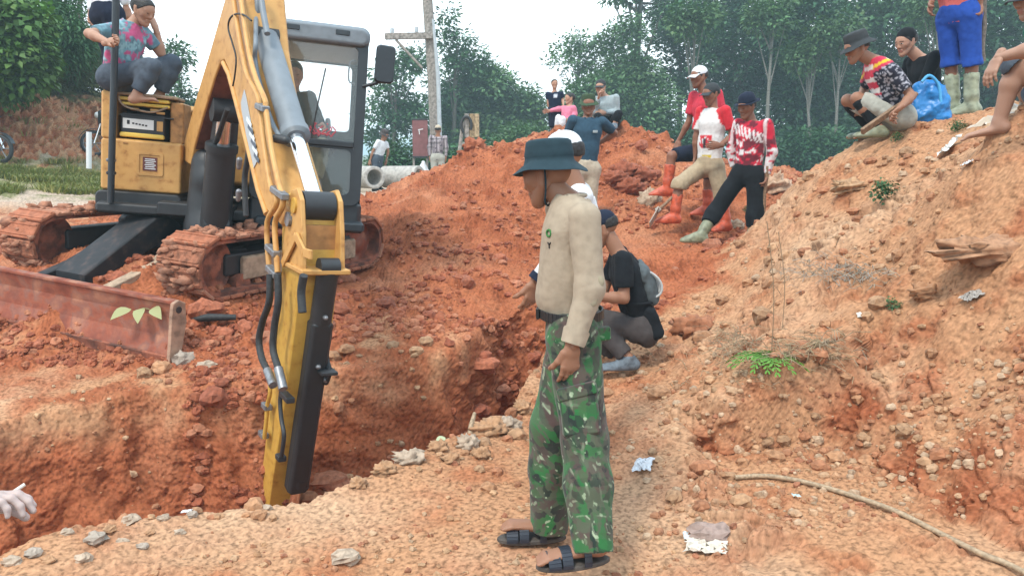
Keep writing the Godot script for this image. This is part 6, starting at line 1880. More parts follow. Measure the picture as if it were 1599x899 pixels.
func dress_main(J: Dictionary) -> void:
	var root: Node3D = J.root
	var up: Vector3 = J.up; var lf: Vector3 = J.lf; var fw: Vector3 = J.fw; var P: Vector3 = J.P
	# belt and buckle
	var b := Mb.new()
	var ps := []
	for i in 41:
		var a := TAU * i / 40.0
		ps.append(P + up * 0.066 + lf * cos(a) * 0.158 + fw * (sin(a) * 0.120 + (0.020 if sin(a) > 0 else 0.0)))
	for i in 40:
		b.bar(ps[i], ps[i + 1], 0.040, 0.008, up, 0.002)
	var belt := part("belt", b.done(), mat("black leather", Color(0.015, 0.015, 0.016), 0.45), root)
	part("buckle", mb_box(Transform3D(Basis(lf, up, fw), P + up * 0.066 + fw * 0.146 + lf * 0.03), Vector3(0.055, 0.046, 0.016), 0.004), mat("dark buckle", Color(0.05, 0.05, 0.05), 0.35, 0.7), belt)
	# chin strap down the near cheek
	var fr := func_frame(J.H, J.hb, 1.0)
	var st := Mb.new()
	st.tube(path([fr * Vector3(0.081, 0.045, -0.035), fr * Vector3(0.082, 0.0, -0.030), fr * Vector3(0.070, -0.05, -0.014), fr * Vector3(0.045, -0.096, 0.012), fr * Vector3(0.0, -0.112, 0.026)], 5), 0.0042, 6)
	st.tube(path([fr * Vector3(0.0, -0.112, 0.026), fr * Vector3(-0.045, -0.096, 0.012), fr * Vector3(-0.07, -0.05, -0.014), fr * Vector3(-0.081, 0.045, -0.035)], 5), 0.0042, 6)
	part("chin_strap", st.done(), M["slate hat"], root)
	# elbow patch, cuff, badge, collar
	var e: Vector3 = J.el
	var w: Vector3 = J.wl
	var cf := Mb.new()
	cf.tube([w.lerp(e, 0.30), w.lerp(e, 0.27), w.lerp(e, 0.06), w.lerp(e, 0.04)], [0.049, 0.053, 0.0485, 0.046], 20)
	part("cuff", cf.done(), M["khaki shirt"], root)
	var dir := (w - e).normalized()
	var outw := (lf - dir * lf.dot(dir)).normalized()
	part("elbow_patch", nets([limb(e - dir * 0.03 + outw * 0.036 - fw * 0.006, e + dir * 0.055 + outw * 0.034 - fw * 0.006, 0.042, 0.038, 0.01, 0.42, 0.42, dir.cross(outw))], 0.006).done(), cloth("patch", Color(0.33, 0.285, 0.20)), root)
	var cl := Mb.new()
	ps = []
	for i in 25:
		var a := TAU * i / 24.0
		ps.append(J.N + up * 0.012 + lf * cos(a) * 0.070 + fw * (sin(a) * 0.070 + 0.008) - up * 0.030 * maxf(0.0, sin(a)))
	cl.tube(ps, 0.0085, 7)
	part("collar", cl.done(), M["khaki shirt"], root)
	# round green badge with pale middle, and a dark letter below it, on the left breast
	var bc := at(857, 364, 3.119)
	var bn := (fw * 0.72 + lf * 0.66).normalized()
	var bx := Transform3D(Basis(up.cross(bn).normalized(), up, bn).orthonormalized(), bc)
	var ring := Mb.new()
	ps = []
	for i in 19:
		var a := TAU * i / 18.0
		ps.append(bx * Vector3(cos(a) * 0.013, sin(a) * 0.013, 0.0))
	ring.tube(ps, 0.0045, 6)
	part("badge", ring.done(), cloth("badge green", Color(0.06, 0.2, 0.06)), root)
	var tm := Mb.new()
	tm.bar(bx * Vector3(-0.009, -0.036, 0), bx * Vector3(0, -0.047, 0), 0.005, 0.005, bn, 0.001)
	tm.bar(bx * Vector3(0.009, -0.036, 0), bx * Vector3(0, -0.047, 0), 0.005, 0.005, bn, 0.001)
	tm.bar(bx * Vector3(0.0, -0.046, 0), bx * Vector3(0, -0.060, 0), 0.005, 0.005, bn, 0.001)
	part("badge_letter", tm.done(), M["black leather"], root)
	# cargo pocket on the near thigh and a back pocket flap
	var hk := (J.kl - J.hl).normalized() as Vector3
	var pc: Vector3 = J.hl.lerp(J.kl, 0.66) + lf * 0.088
	var px := Transform3D(Basis(hk.cross(lf).normalized(), -hk, lf).orthonormalized(), pc)
	part("cargo_pocket", mb_box(px, Vector3(0.15, 0.17, 0.035), 0.012), M.camouflage, root)
	part("pocket_flap", mb_box(px * Transform3D(Basis(Vector3.BACK, -0.12), Vector3(0, 0.085, 0.008)), Vector3(0.16, 0.055, 0.036), 0.010), M.camouflage, root)
	var bp: Vector3 = P - fw * 0.105 + lf * 0.105 + up * 0.0
	var bb := (-fw * 0.55 + lf * 0.8).normalized()
	part("back_pocket_flap", mb_box(Transform3D(Basis(up.cross(bb).normalized(), up, bb).orthonormalized(), bp), Vector3(0.11, 0.06, 0.03), 0.010), M.camouflage, root)
	# sandals
	var blk := mat("sandal strap", Color(0.016, 0.02, 0.032), 0.35)
	var sole_m := mat("sandal sole", Color(0.10, 0.085, 0.075), 0.8, 0.0, "dirt", "", 3.0)
	for q in ["l", "r"]:
		var A: Vector3 = J["a" + q]
		var T: Vector3 = J["t" + q]
		var td := (T - A)
		td.y *= 0.25
		td = td.normalized()
		var sd := td.cross(Vector3.UP).normalized()
		var base := Transform3D(Basis(sd, Vector3.UP, td * -1.0).orthonormalized(), A + Vector3(0, -0.088, 0) + td * 0.075)
		var outline := PackedVector2Array()
		for i in 28:
			var a := TAU * i / 28.0
			outline.append(Vector2(cos(a) * (0.049 + 0.006 * -sin(a)), sin(a) * 0.148))
		var so := Mb.new()
		so.prism(outline, base * Transform3D(Basis(Vector3.RIGHT, PI / 2), Vector3.ZERO), 0.022, 0.006)
		var sandal := part("sandal_sole", so.done(), sole_m, root)
		for z in [[-0.085, 0.050], [-0.035, 0.042], [0.045, 0.030]]:
			var m := Mb.new()
			var n := 12
			for i in n:
				var a0 := PI * i / n; var a1 := PI * (i + 1) / n
				var hgt: float = 0.052 + (0.075 + z[0]) * 0.22
				var p0 := base * Vector3(cos(a0) * 0.052, 0.006 + sin(a0) * hgt, z[0]); var p1 := base * Vector3(cos(a1) * 0.052, 0.006 + sin(a1) * hgt, z[0])
				m.bar(p0, p1 + (p1 - p0) * 0.08, z[1], 0.007, td, 0.002)
			part("sandal_strap", m.done(), blk, sandal)

# ---------------------------------------------------------------- trees and plants
var leaf_mesh := {}

func leaf_cluster(seed_: int, n: int, length: float, width: float, droop: float) -> Mesh:
	var r := RandomNumberGenerator.new(); r.seed = seed_
	var b := Mb.new()
	b.colored = true
	for i in n:
		var o := Vector3(r.randfn(), r.randfn() * 0.8, r.randfn()).normalized()
		var p := o * pow(r.randf(), 0.45)
		var d := (o + Vector3(r.randf_range(-1, 1), r.randf_range(-1, 1) - droop, r.randf_range(-1, 1)) * 0.8).normalized()
		var nn := (Vector3.UP * 0.8 + o * 0.5 + Vector3(r.randf_range(-1, 1), r.randf_range(-1, 1), r.randf_range(-1, 1)) * 0.5)
		var s := d.cross(nn).normalized() * width * r.randf_range(0.7, 1.2)
		var l := d * length * r.randf_range(0.7, 1.25)
		var up := s.cross(d).normalized() * width * 0.35
		var t := r.randf_range(0.72, 1.25)
		b.tint = Color(t, t * r.randf_range(0.96, 1.05), t * r.randf_range(0.8, 1.1))
		var no := s.cross(d).normalized()
		if no.y < 0: no = -no
		var q := [p, p + l * 0.45 + s + up, p + l + up * 0.2 - Vector3(0, droop * length * 0.3, 0), p + l * 0.45 - s + up]
		var e := []
		for k in 4: e.append(b.vert(q[k], no))
		b.quad(e[0], e[1], e[2], e[3])
	return b.done()

func leaf_mat(key: String, lin: Color) -> StandardMaterial3D:
	if M.has(key): return M[key]
	var m := mat(key, lin, 0.55)
	m.vertex_color_use_as_albedo = true
	m.backlight_enabled = true
	m.backlight = Color(0.5, 0.6, 0.25)
	m.metallic_specular = 0.35
	m.cull_mode = BaseMaterial3D.CULL_DISABLED
	return m

# blobs: [centre, radii, clumps]
func crown(blobs: Array, clump: float, kind: String, m: Material, seed_: int, gap := -0.1) -> MultiMesh:
	var r := RandomNumberGenerator.new(); r.seed = seed_
	var nz := fnl(seed_, 0.55, FastNoiseLite.TYPE_SIMPLEX_SMOOTH, 2)
	var xs := []
	var cs := []
	for bl in blobs:
		var c: Vector3 = bl[0]
		var rad: Vector3 = bl[1]
		var tone := r.randf_range(0.8, 1.2)
		for i in int(bl[2]):
			var o := Vector3(r.randfn(), r.randfn(), r.randfn()).normalized()
			var p := c + o * rad * pow(r.randf(), 0.38) * (1.0 + 0.22 * nz.get_noise_3dv(o * 3.0 + c))
			if nz.get_noise_3dv(p * (1.2 / maxf(0.4, clump))) < gap: continue
			var s := clump * r.randf_range(0.6, 1.25)
			xs.append(Transform3D(Basis.from_euler(Vector3(r.randf_range(-0.5, 0.5), r.randf() * TAU, r.randf_range(-0.5, 0.5))).scaled(Vector3(s, s * 0.8, s)), p))
			var t := tone * r.randf_range(0.7, 1.25)
			cs.append(Color(t * r.randf_range(0.9, 1.15), t, t * r.randf_range(0.8, 1.1)))
	var mm := MultiMesh.new()
	mm.transform_format = MultiMesh.TRANSFORM_3D
	mm.use_colors = true
	mm.mesh = leaf_mesh[kind]
	mm.instance_count = xs.size()
	for i in xs.size():
		mm.set_instance_transform(i, xs[i])
		mm.set_instance_color(i, cs[i])
	return mm

func foliage(called: String, mm: MultiMesh, m: Material, parent: Node3D) -> MultiMeshInstance3D:
	var o := MultiMeshInstance3D.new()
	o.name = called
	o.multimesh = mm
	o.material_override = m
	o.set_meta("kind", "stuff")
	if parent.get_parent() == self: o.position = -parent.position
	parent.add_child(o, true)
	return o

# crowns are given as [px, py, half width px, half height px, clumps], all at the distance d
func tree(label: String, group: String, d: float, foot_px: float, blobs: Array, m: Material, kind: String, clump: float, trunk_r: float, bark: Material, seed_: int, gap := -0.1, called := "tree", base_y := 0.3) -> void:
	var bs := []
	var r := RandomNumberGenerator.new(); r.seed = seed_ + 100
	var k := d / FOCAL
	for b in blobs:
		bs.append([at(b[0], b[1], d + r.randf_range(-0.6, 0.6) * b[2] * k), Vector3(b[2] * k, b[3] * k, b[2] * k * 0.9), b[4]])
	var foot := at(foot_px, 300, d)
	foot.y = base_y
	var o := thing(called, label, "tree" if called != "shrub" else "shrub", foot, group)
	if trunk_r > 0.0:
		var top: Vector3 = bs[0][0]
		var tk := Mb.new()
		var ps := []; var rs := []
		for i in 9:
			var t := i / 8.0
			ps.append(foot.lerp(top, t) + Vector3(sin(t * 5.0 + seed_), 0, cos(t * 4.0 + seed_)) * trunk_r * 0.8 * t)
			rs.append(lerpf(trunk_r * 1.25, trunk_r * 0.35, t))
		tk.tube(ps, rs, 9)
		part("trunk", tk.done(), bark, o)
		var bi := 0
		for b in bs:
			for q in 3:
				var t := r.randf_range(0.45, 0.9)
				var from: Vector3 = foot.lerp(top, t)
				var to: Vector3 = b[0] + Vector3(r.randf_range(-0.8, 0.8), r.randf_range(-0.2, 0.8), r.randf_range(-0.8, 0.8)) * b[1]
				if bi < 10:
					part("branch", mb_tube([from, from.lerp(to, 0.5) + Vector3(0, 0.1, 0) * b[1].y, to], [trunk_r * 0.4, trunk_r * 0.26, trunk_r * 0.08], 6), bark, o)
				bi += 1
	foliage("crown" if called != "shrub" else "leaves", crown(bs, clump, kind, m, seed_, gap), m, o)

func plants() -> void:
	leaf_mesh["small"] = leaf_cluster(1, 40, 0.40, 0.105, 0.3)
	leaf_mesh["broad"] = leaf_cluster(2, 30, 0.52, 0.17, 0.5)
	leaf_mesh["feather"] = leaf_cluster(3, 60, 0.42, 0.045, 0.6)
	var bark_g := mat("grey bark", Color(0.24, 0.21, 0.18), 0.9, 0.0, "bark", "", 1.5)
	var bark_p := mat("pale bark", Color(0.42, 0.40, 0.37), 0.9, 0.0, "bark", "", 1.5)
	var g_dark := leaf_mat("leaf_dark", Color(0.036, 0.105, 0.050))
	var g_mid := leaf_mat("leaf_mid", Color(0.055, 0.14, 0.062))
	var g_pale := leaf_mat("leaf_pale", Color(0.095, 0.19, 0.085))
	var g_bright := leaf_mat("leaf_bright", Color(0.10, 0.20, 0.05))
	var g_olive := leaf_mat("leaf_olive", Color(0.10, 0.13, 0.06))
	# behind the digger and the heap
	tree("thin airy tree standing just left of the utility pole, white sky through its crown", "trees behind the heap", 44, 612, [[618, 120, 30, 26, 50], [640, 90, 30, 18, 36], [606, 170, 34, 34, 90], [640, 180, 30, 30, 80], [596, 218, 26, 20, 40]], g_mid, "small", 0.75, 0.13, bark_g, 11, 0.0)
	tree("taller airy tree right of the utility pole, two ragged top tufts", "trees behind the heap", 46, 705, [[712, 82, 30, 26, 60], [740, 110, 24, 30, 60], [702, 55, 22, 14, 22], [695, 140, 34, 34, 100], [742, 78, 18, 10, 14], [700, 20, 8, 9, 7]], g_mid, "small", 0.75, 0.15, bark_g, 12, 0.02)
	tree("broad dense round tree in the gap between pole and heap", "trees behind the heap", 48, 770, [[770, 165, 62, 46, 240], [720, 175, 40, 44, 140], [815, 185, 36, 50, 160], [760, 130, 50, 24, 100], [700, 225, 50, 34, 140], [790, 215, 60, 34, 160]], g_pale, "small", 0.8, 0.2, bark_p, 13, -0.28)
	tree("open light crowned tree left of the forest, behind the people on the heap", "trees behind the heap", 46, 900, [[905, 72, 40, 16, 40], [960, 62, 32, 20, 44], [880, 92, 30, 12, 18], [925, 105, 50, 18, 60], [990, 45, 24, 22, 40]], g_pale, "small", 0.7, 0.13, bark_p, 14, 0.05)
	tree("pale green full tree at the forest's left edge, reaching down to the heap", "trees behind the heap", 44, 950, [[945, 150, 55, 36, 190], [985, 120, 44, 40, 160], [1010, 175, 50, 44, 190], [915, 185, 44, 34, 120], [1020, 215, 60, 34, 160]], g_pale, "small", 0.75, 0.2, bark_p, 15, -0.25)
	tree("tall straight forest tree whose bare grey trunk rises out of the frame", "forest trees on the right", 47, 992, [[997, -60, 46, 40, 90], [1030, 20, 30, 24, 44], [968, -10, 24, 18, 30]], g_mid, "small", 0.8, 0.24, bark_g, 16, -0.1)
	tree("forest tree with a loose crown and sky holes above the white cap", "forest trees on the right", 50, 1060, [[1060, 60, 50, 50, 150], [1100, 110, 46, 40, 130], [1045, 120, 28, 26, 50], [1080, 10, 54, 34, 120]], g_mid, "small", 0.85, 0.18, bark_g, 17, 0.1)
	tree("dark dense forest tree behind the three men", "forest trees on the right", 46, 1150, [[1150, 60, 66, 56, 230], [1190, 130, 56, 50, 200], [1120, 160, 50, 50, 160], [1130, 0, 60, 44, 170]], g_dark, "small", 0.85, 0.22, bark_g, 18, -0.08)
	tree("dark forest tree filling the dip above the slope, a pale thin trunk below it", "forest trees on the right", 42, 1263, [[1260, 100, 60, 60, 230], [1240, 180, 56, 50, 180], [1290, 170, 46, 56, 180], [1250, 30, 60, 50, 200], [1230, 235, 60, 36, 120]], g_dark, "small", 0.8, 0.10, bark_p, 19, -0.22)
	tree("bluish green forest tree rising above the squatting man's hat", "forest trees on the right", 44, 1350, [[1350, 30, 56, 50, 200], [1330, 110, 40, 50, 140], [1395, 20, 40, 44, 140], [1380, 110, 60, 50, 180], [1330, 180, 60, 50, 150]], g_mid, "small", 0.8, 0.2, bark_g, 20, 0.02)
	tree("forest tree with flecks of sky right of the knitted cap", "forest trees on the right", 46, 1440, [[1440, 20, 50, 44, 150], [1470, 90, 60, 56, 200], [1420, 130, 50, 50, 150], [1430, -30, 60, 40, 110]], g_mid, "small", 0.8, 0.2, bark_g, 21, 0.1)
	tree("dark forest tree at the right edge behind the barefoot man", "forest trees on the right", 42, 1560, [[1560, 60, 70, 60, 260], [1600, 140, 60, 60, 200], [1540, 140, 56, 50, 180], [1590, -20, 66, 50, 150], [1680, 80, 70, 90, 220]], g_dark, "small", 0.85, 0.22, bark_g, 22, -0.03)
	for q in [[1262, 96, 1266, 0.085, 51, "slim forest tree with a bare pale trunk in the dip above the slope"], [1086, 40, 1076, 0.09, 52, "slim forest tree whose pale trunk shows left of the white cap"], [1205, 30, 1196, 0.10, 53, "slim pale trunked forest tree behind the jersey's shoulder"], [1310, 60, 1303, 0.08, 54, "slim pale trunked forest tree left of the squatting man's hat"], [1462, 20, 1470, 0.10, 55, "slim pale trunked forest tree behind the knitted cap"]]:
		tree(q[5], "slim pale trunked trees at the forest's edge", 36, q[2], [[q[0], q[1], 30, 24, 46], [q[0] + 16, q[1] - 24, 22, 18, 30], [q[0] - 20, q[1] - 10, 20, 16, 24]], g_pale, "small", 0.6, q[3], mat("forest bark", Color(0.27, 0.26, 0.23), 0.9, 0.0, "bark", "", 1.5), q[4], 0.0)
	for q in [[1040, 246, 13, "low dark shrub at the forest's foot left of the red shirted man"], [1220, 258, 14, "low dark shrub at the forest's foot right of the jersey"], [860, 232, 15, "shrub at the forest's foot behind the child"], [1310, 240, 16, "dark shrub at the forest's foot where the slope's crest begins"]]:
		tree(q[3], "undergrowth at the forest's foot", 36, q[0], [[q[0], q[1], 60, 26, 130], [q[0] + 44, q[1] - 20, 44, 30, 110], [q[0] - 40, q[1] - 8, 40, 26, 90]], g_dark if q[2] != 15 else g_pale, "small", 0.62, 0.06, bark_g, 30 + q[2], -0.3, "shrub")
	for q in [[610, 262, 17, "green shrub behind the concrete pipes"], [668, 262, 18, "green shrub behind the plaid shirt"], [735, 258, 19, "green shrub below the tan box, at the heap's edge"]]:
		tree(q[3], "shrubs behind the pipes", 28, q[0], [[q[0], q[1], 40, 20, 80], [q[0] + 20, q[1] - 20, 26, 20, 50]], g_mid, "small", 0.42, 0.04, bark_g, 40 + q[2], -0.2, "shrub", 0.5)
	tree("slender tree whose leafy top shows between hood and boom", "", 30, 282, [[282, 120, 16, 40, 34], [292, 165, 22, 14, 30], [276, 78, 10, 8, 8], [268, 150, 16, 18, 18]], g_mid, "small", 0.5, 0.05, bark_g, 23, 0.0, "tree", 0.8)
	# on the cutting to the left
	tree("bright broad leaved tree at the upper left edge", "trees on the bank", 17.5, 10, [[15, 40, 44, 44, 170], [40, 95, 36, 40, 120], [5, 110, 36, 44, 120], [-40, 60, 60, 80, 160]], g_bright, "broad", 0.36, 0.07, bark_g, 24, -0.15, "tree", 3.1)
	tree("feathery leaved tree on the bank with drooping fronds", "trees on the bank", 20, 88, [[90, 40, 34, 30, 80], [70, 80, 30, 30, 80], [110, 75, 26, 26, 50], [85, 5, 40, 18, 40]], g_mid, "feather", 0.46, 0.05, bark_g, 25, -0.05, "tree", 3.2)
	tree("tall thin trunk on the bank left of the tie-dye shirt", "trees on the bank", 23, 126, [[128, -30, 30, 20, 40], [122, 20, 14, 12, 8], [135, 75, 14, 20, 18], [118, 95, 16, 20, 20]], g_mid, "small", 0.45, 0.09, bark_g, 26, 0.0, "tree", 3.2)
	var i := 0
	for q in [[20, 106, 18.8, "broad green bush hanging over the bank at the left edge"], [62, 114, 20.0, "grey green bush on the bank's brink"], [100, 112, 21.0, "dusty bush on the bank above the red scar"], [138, 118, 22.4, "dusty bush on the bank beside the digger"], [165, 108, 23.8, "taller bush on the bank behind the squatting person"]]:
		tree(q[3], "bushes along the bank", q[2], q[0], [[q[0], q[1], 34, 22, 90], [q[0] + 18, q[1] - 22, 24, 22, 60], [q[0] - 16, q[1] - 8, 22, 22, 50]] if i < 5 else [[q[0], q[1], 26, 14, 50]], [g_mid, g_olive, g_olive, g_olive, g_dark, g_olive, g_olive][i], "broad" if i == 0 else "small", 0.34, 0.03 if i < 5 else 0.0, bark_g, 60 + i, -0.2, "shrub", 3.0 if i < 5 else 2.3)
		i += 1
	# grass on the verge
	var gm := Mb.new()
	gm.colored = true
	var r := RandomNumberGenerator.new(); r.seed = 5
	for k in 16:
		var a := r.randf() * TAU
		var p := Vector3(cos(a), 0, sin(a)) * r.randf() * 0.16
		var l := Vector3(cos(a) * r.randf_range(0.02, 0.16), r.randf_range(0.05, 0.17), sin(a) * r.randf_range(0.02, 0.16))
		var s := Vector3(-sin(a), 0, cos(a)) * 0.008
		var t := r.randf_range(0.7, 1.3)
		gm.tint = Color(t * r.randf_range(0.9, 1.5), t, t * 0.8)
		gm.face([p - s, p + s, p + s * 0.7 + l * 0.6, p - s * 0.7 + l * 0.6], Vector3(0, 0.6, 0.8))
		gm.face([p - s * 0.7 + l * 0.6, p + s * 0.7 + l * 0.6, p + l + Vector3(l.x, -0.04, l.z) * 0.4], Vector3(0, 0.6, 0.8))
	leaf_mesh["grass"] = gm.done()
	var grass := leaf_mat("grass", Color(0.24, 0.27, 0.10))
	var xs := []
	for k in 9000:
		var d := r.randf_range(12.3, 21.0)
		var s := r.randf_range(-0.72, -0.42)
		var p := lie(s * d, d)
		if patch_noise(p) < -0.12 + 0.6 * smoothstep(14.2, 12.3, d): continue
		if p.y > 1.5 and r.randf() < 0.97: continue
		xs.append(Transform3D(Basis(Vector3.UP, r.randf() * TAU).scaled(Vector3.ONE * r.randf_range(0.6, 1.3)), p - Vector3(0, 0.02, 0)))
	var mm := MultiMesh.new()
	mm.transform_format = MultiMesh.TRANSFORM_3D
	mm.use_colors = true
	mm.mesh = leaf_mesh["grass"]
	mm.instance_count = xs.size()
	for k in xs.size():
		mm.set_instance_transform(k, xs[k])
		mm.set_instance_color(k, Color(1, 1, 1) * r.randf_range(0.75, 1.3))
	var g := MultiMeshInstance3D.new()
	g.name = "grass"
	g.multimesh = mm
	g.material_override = grass
	g.set_meta("kind", "stuff")
	tag(g, "short yellow green grass on the verge left of the digger", "grass")
	add_child(g)

var pn: FastNoiseLite
func patch_noise(p: Vector3) -> float:
	if pn == null: pn = fnl(77, 0.5, FastNoiseLite.TYPE_SIMPLEX_SMOOTH, 3)
	return pn.get_noise_3dv(p)

# ---------------------------------------------------------------- stones, litter, posts, pipes
func strew(called: String, label: String, n: int, pick: Array, sizes: Array, m: StandardMaterial3D, seed_: int, tints: Array) -> void:
	# pebbles and crumbs that nobody could count: one object for each region; pick: [s0, s1, d0, d1, red0, red1]
	var r := RandomNumberGenerator.new(); r.seed = seed_
	var shape := fnl(seed_, 0.02)
	var b := Mb.new()
	b.lump(Transform3D(Basis().scaled(Vector3(1, 0.82, 0.9)), Vector3.ZERO), shape, 0.55, 5, 8, Vector3(seed_ * 7, 3, 1))
	# faceted: each face its own normal
	var f := Mb.new()
	for k in range(0, b.t.size(), 3):
		var p0 := b.v[b.t[k]]; var p1 := b.v[b.t[k + 1]]; var p2 := b.v[b.t[k + 2]]
		var no := (p2 - p0).cross(p1 - p0)
		if no.length_squared() > 1e-10:
			f.face([p0, p1, p2], no.normalized())
	var xs := []
	var cs := []
	var tries := 0
	while xs.size() < n and tries < n * 12:
		tries += 1
		var i := r.randi_range(core0 + 2, core1 - 2)
		var j := r.randi_range(4, rows - 4)
		var p := tv[i * rows + j]
		var d := -p.z
		var s := p.x / d
		if d < pick[2] or d > pick[3] or s < pick[0] or s > pick[1]: continue
		var red := grid_at(rgrid, p.x, d)
		if red < pick[4] or red > pick[5]: continue
		if tn[i * rows + j].y < 0.35: continue
		if patch_noise(p * 1.6 + Vector3(seed_, 0, 0)) < -0.15 + r.randf() * 0.3: continue
		var z: float = lerpf(sizes[0], sizes[1], pow(r.randf(), 3.0)) * (0.6 + 0.4 * minf(d / 3.5, 1.6))
		xs.append(Transform3D(Basis.from_euler(Vector3(r.randf_range(-0.4, 0.4), r.randf() * TAU, r.randf_range(-0.4, 0.4))).scaled(Vector3(z * r.randf_range(0.8, 1.3), z * r.randf_range(0.7, 1.1), z)), p + tn[i * rows + j] * z * 0.2))
		var c: Color = tints[r.randi() % tints.size()]
		cs.append(c * r.randf_range(0.8, 1.15))
	var mm := MultiMesh.new()
	mm.transform_format = MultiMesh.TRANSFORM_3D
	mm.use_colors = true
	mm.mesh = f.done()
	mm.instance_count = xs.size()
	for k in xs.size():
		mm.set_instance_transform(k, xs[k])
		mm.set_instance_color(k, cs[k])
	var o := MultiMeshInstance3D.new()
	o.name = numbered(called)
	o.multimesh = mm
	o.material_override = m
	o.set_meta("kind", "stuff")
	tag(o, label, called)
	add_child(o)

func stone(px: float, py: float, d: float, size: Vector3, c: Color, label: String, seed_: int, group := "", called := "stone") -> void:
	var p := hit(px, py, d - 0.8)
	var b := Mb.new()
	b.lump(Transform3D(Basis(Vector3.UP, seed_ * 1.3).scaled(size), Vector3(0, size.y * 0.35, 0)), fnl(seed_, 0.022), 0.5, 7, 11, Vector3(seed_ * 11, 0, 4))
	var f := Mb.new()
	if called == "clod":
		f.lump(Transform3D(Basis(Vector3.UP, seed_ * 1.3).scaled(size), Vector3(0, size.y * 0.25, 0)), fnl(seed_, 0.03), 0.75, 14, 20, Vector3(seed_ * 11, 0, 4))
		f = relit(f)
	else:
		for k in range(0, b.t.size(), 3):
			var p0 := b.v[b.t[k]]; var p1 := b.v[b.t[k + 1]]; var p2 := b.v[b.t[k + 2]]
			var no := (p2 - p0).cross(p1 - p0)
			if no.length_squared() > 1e-12: f.face([p0, p1, p2], no.normalized())
	var key := "stone %.2f %.2f" % [c.r, c.g]
	if not M.has(key): mat(key, c, 0.9, 0.0, "dirt", "earth_n", 3.0, 0.6)
	solo(called, f.done(), M[key], label, called, p, group)

func crumple(called: String, label: String, px: float, py: float, d: float, w: float, h: float, c: Color, seed_: int, turn := 0.0) -> void:
	var p := hit(px, py, maxf(1.4, d - 1.2))
	d = -p.z
	var nz := fnl(seed_, 0.28, FastNoiseLite.TYPE_SIMPLEX_SMOOTH, 3)
	var no := lie_normal(p.x, d).lerp(Vector3.UP, 0.3).normalized()
	var bx := Basis(Vector3.RIGHT.cross(no).cross(no).normalized() * -1.0, no, Vector3.RIGHT.cross(no).normalized() * -1.0).orthonormalized() * Basis(Vector3.UP, turn)
	var b := Mb.new()
	var n := 11
	var g := []
	for i in n:
		for k in n:
			var u := Vector2(i / (n - 1.0) - 0.5, k / (n - 1.0) - 0.5)
			var e := 1.0 + 0.25 * nz.get_noise_2d(i * 1.7, k * 1.3 + 40)
			g.append(bx * Vector3(u.x * w * e, 0.012 + absf(nz.get_noise_2d(i * 2.1, k * 2.1)) * minf(w, h) * 0.45 * (1.0 - u.length_squared()), u.y * h * e))
	for i in n - 1:
		for k in n - 1:
			var q: Array = [g[i * n + k], g[(i + 1) * n + k], g[(i + 1) * n + k + 1], g[i * n + k + 1]]
			var no1: Vector3 = (q[1] - q[0]).cross(q[2] - q[0]).normalized()
			if no1.dot(no) < 0: no1 = -no1
			b.face([q[0], q[1], q[2]], no1); b.face([q[0], q[2], q[3]], no1)
	var key := "litter %s" % c.to_html()
	if not M.has(key): mat(key, c, 0.4)
	solo(called, b.done(), M[key], label, called.replace("_", " "), p)

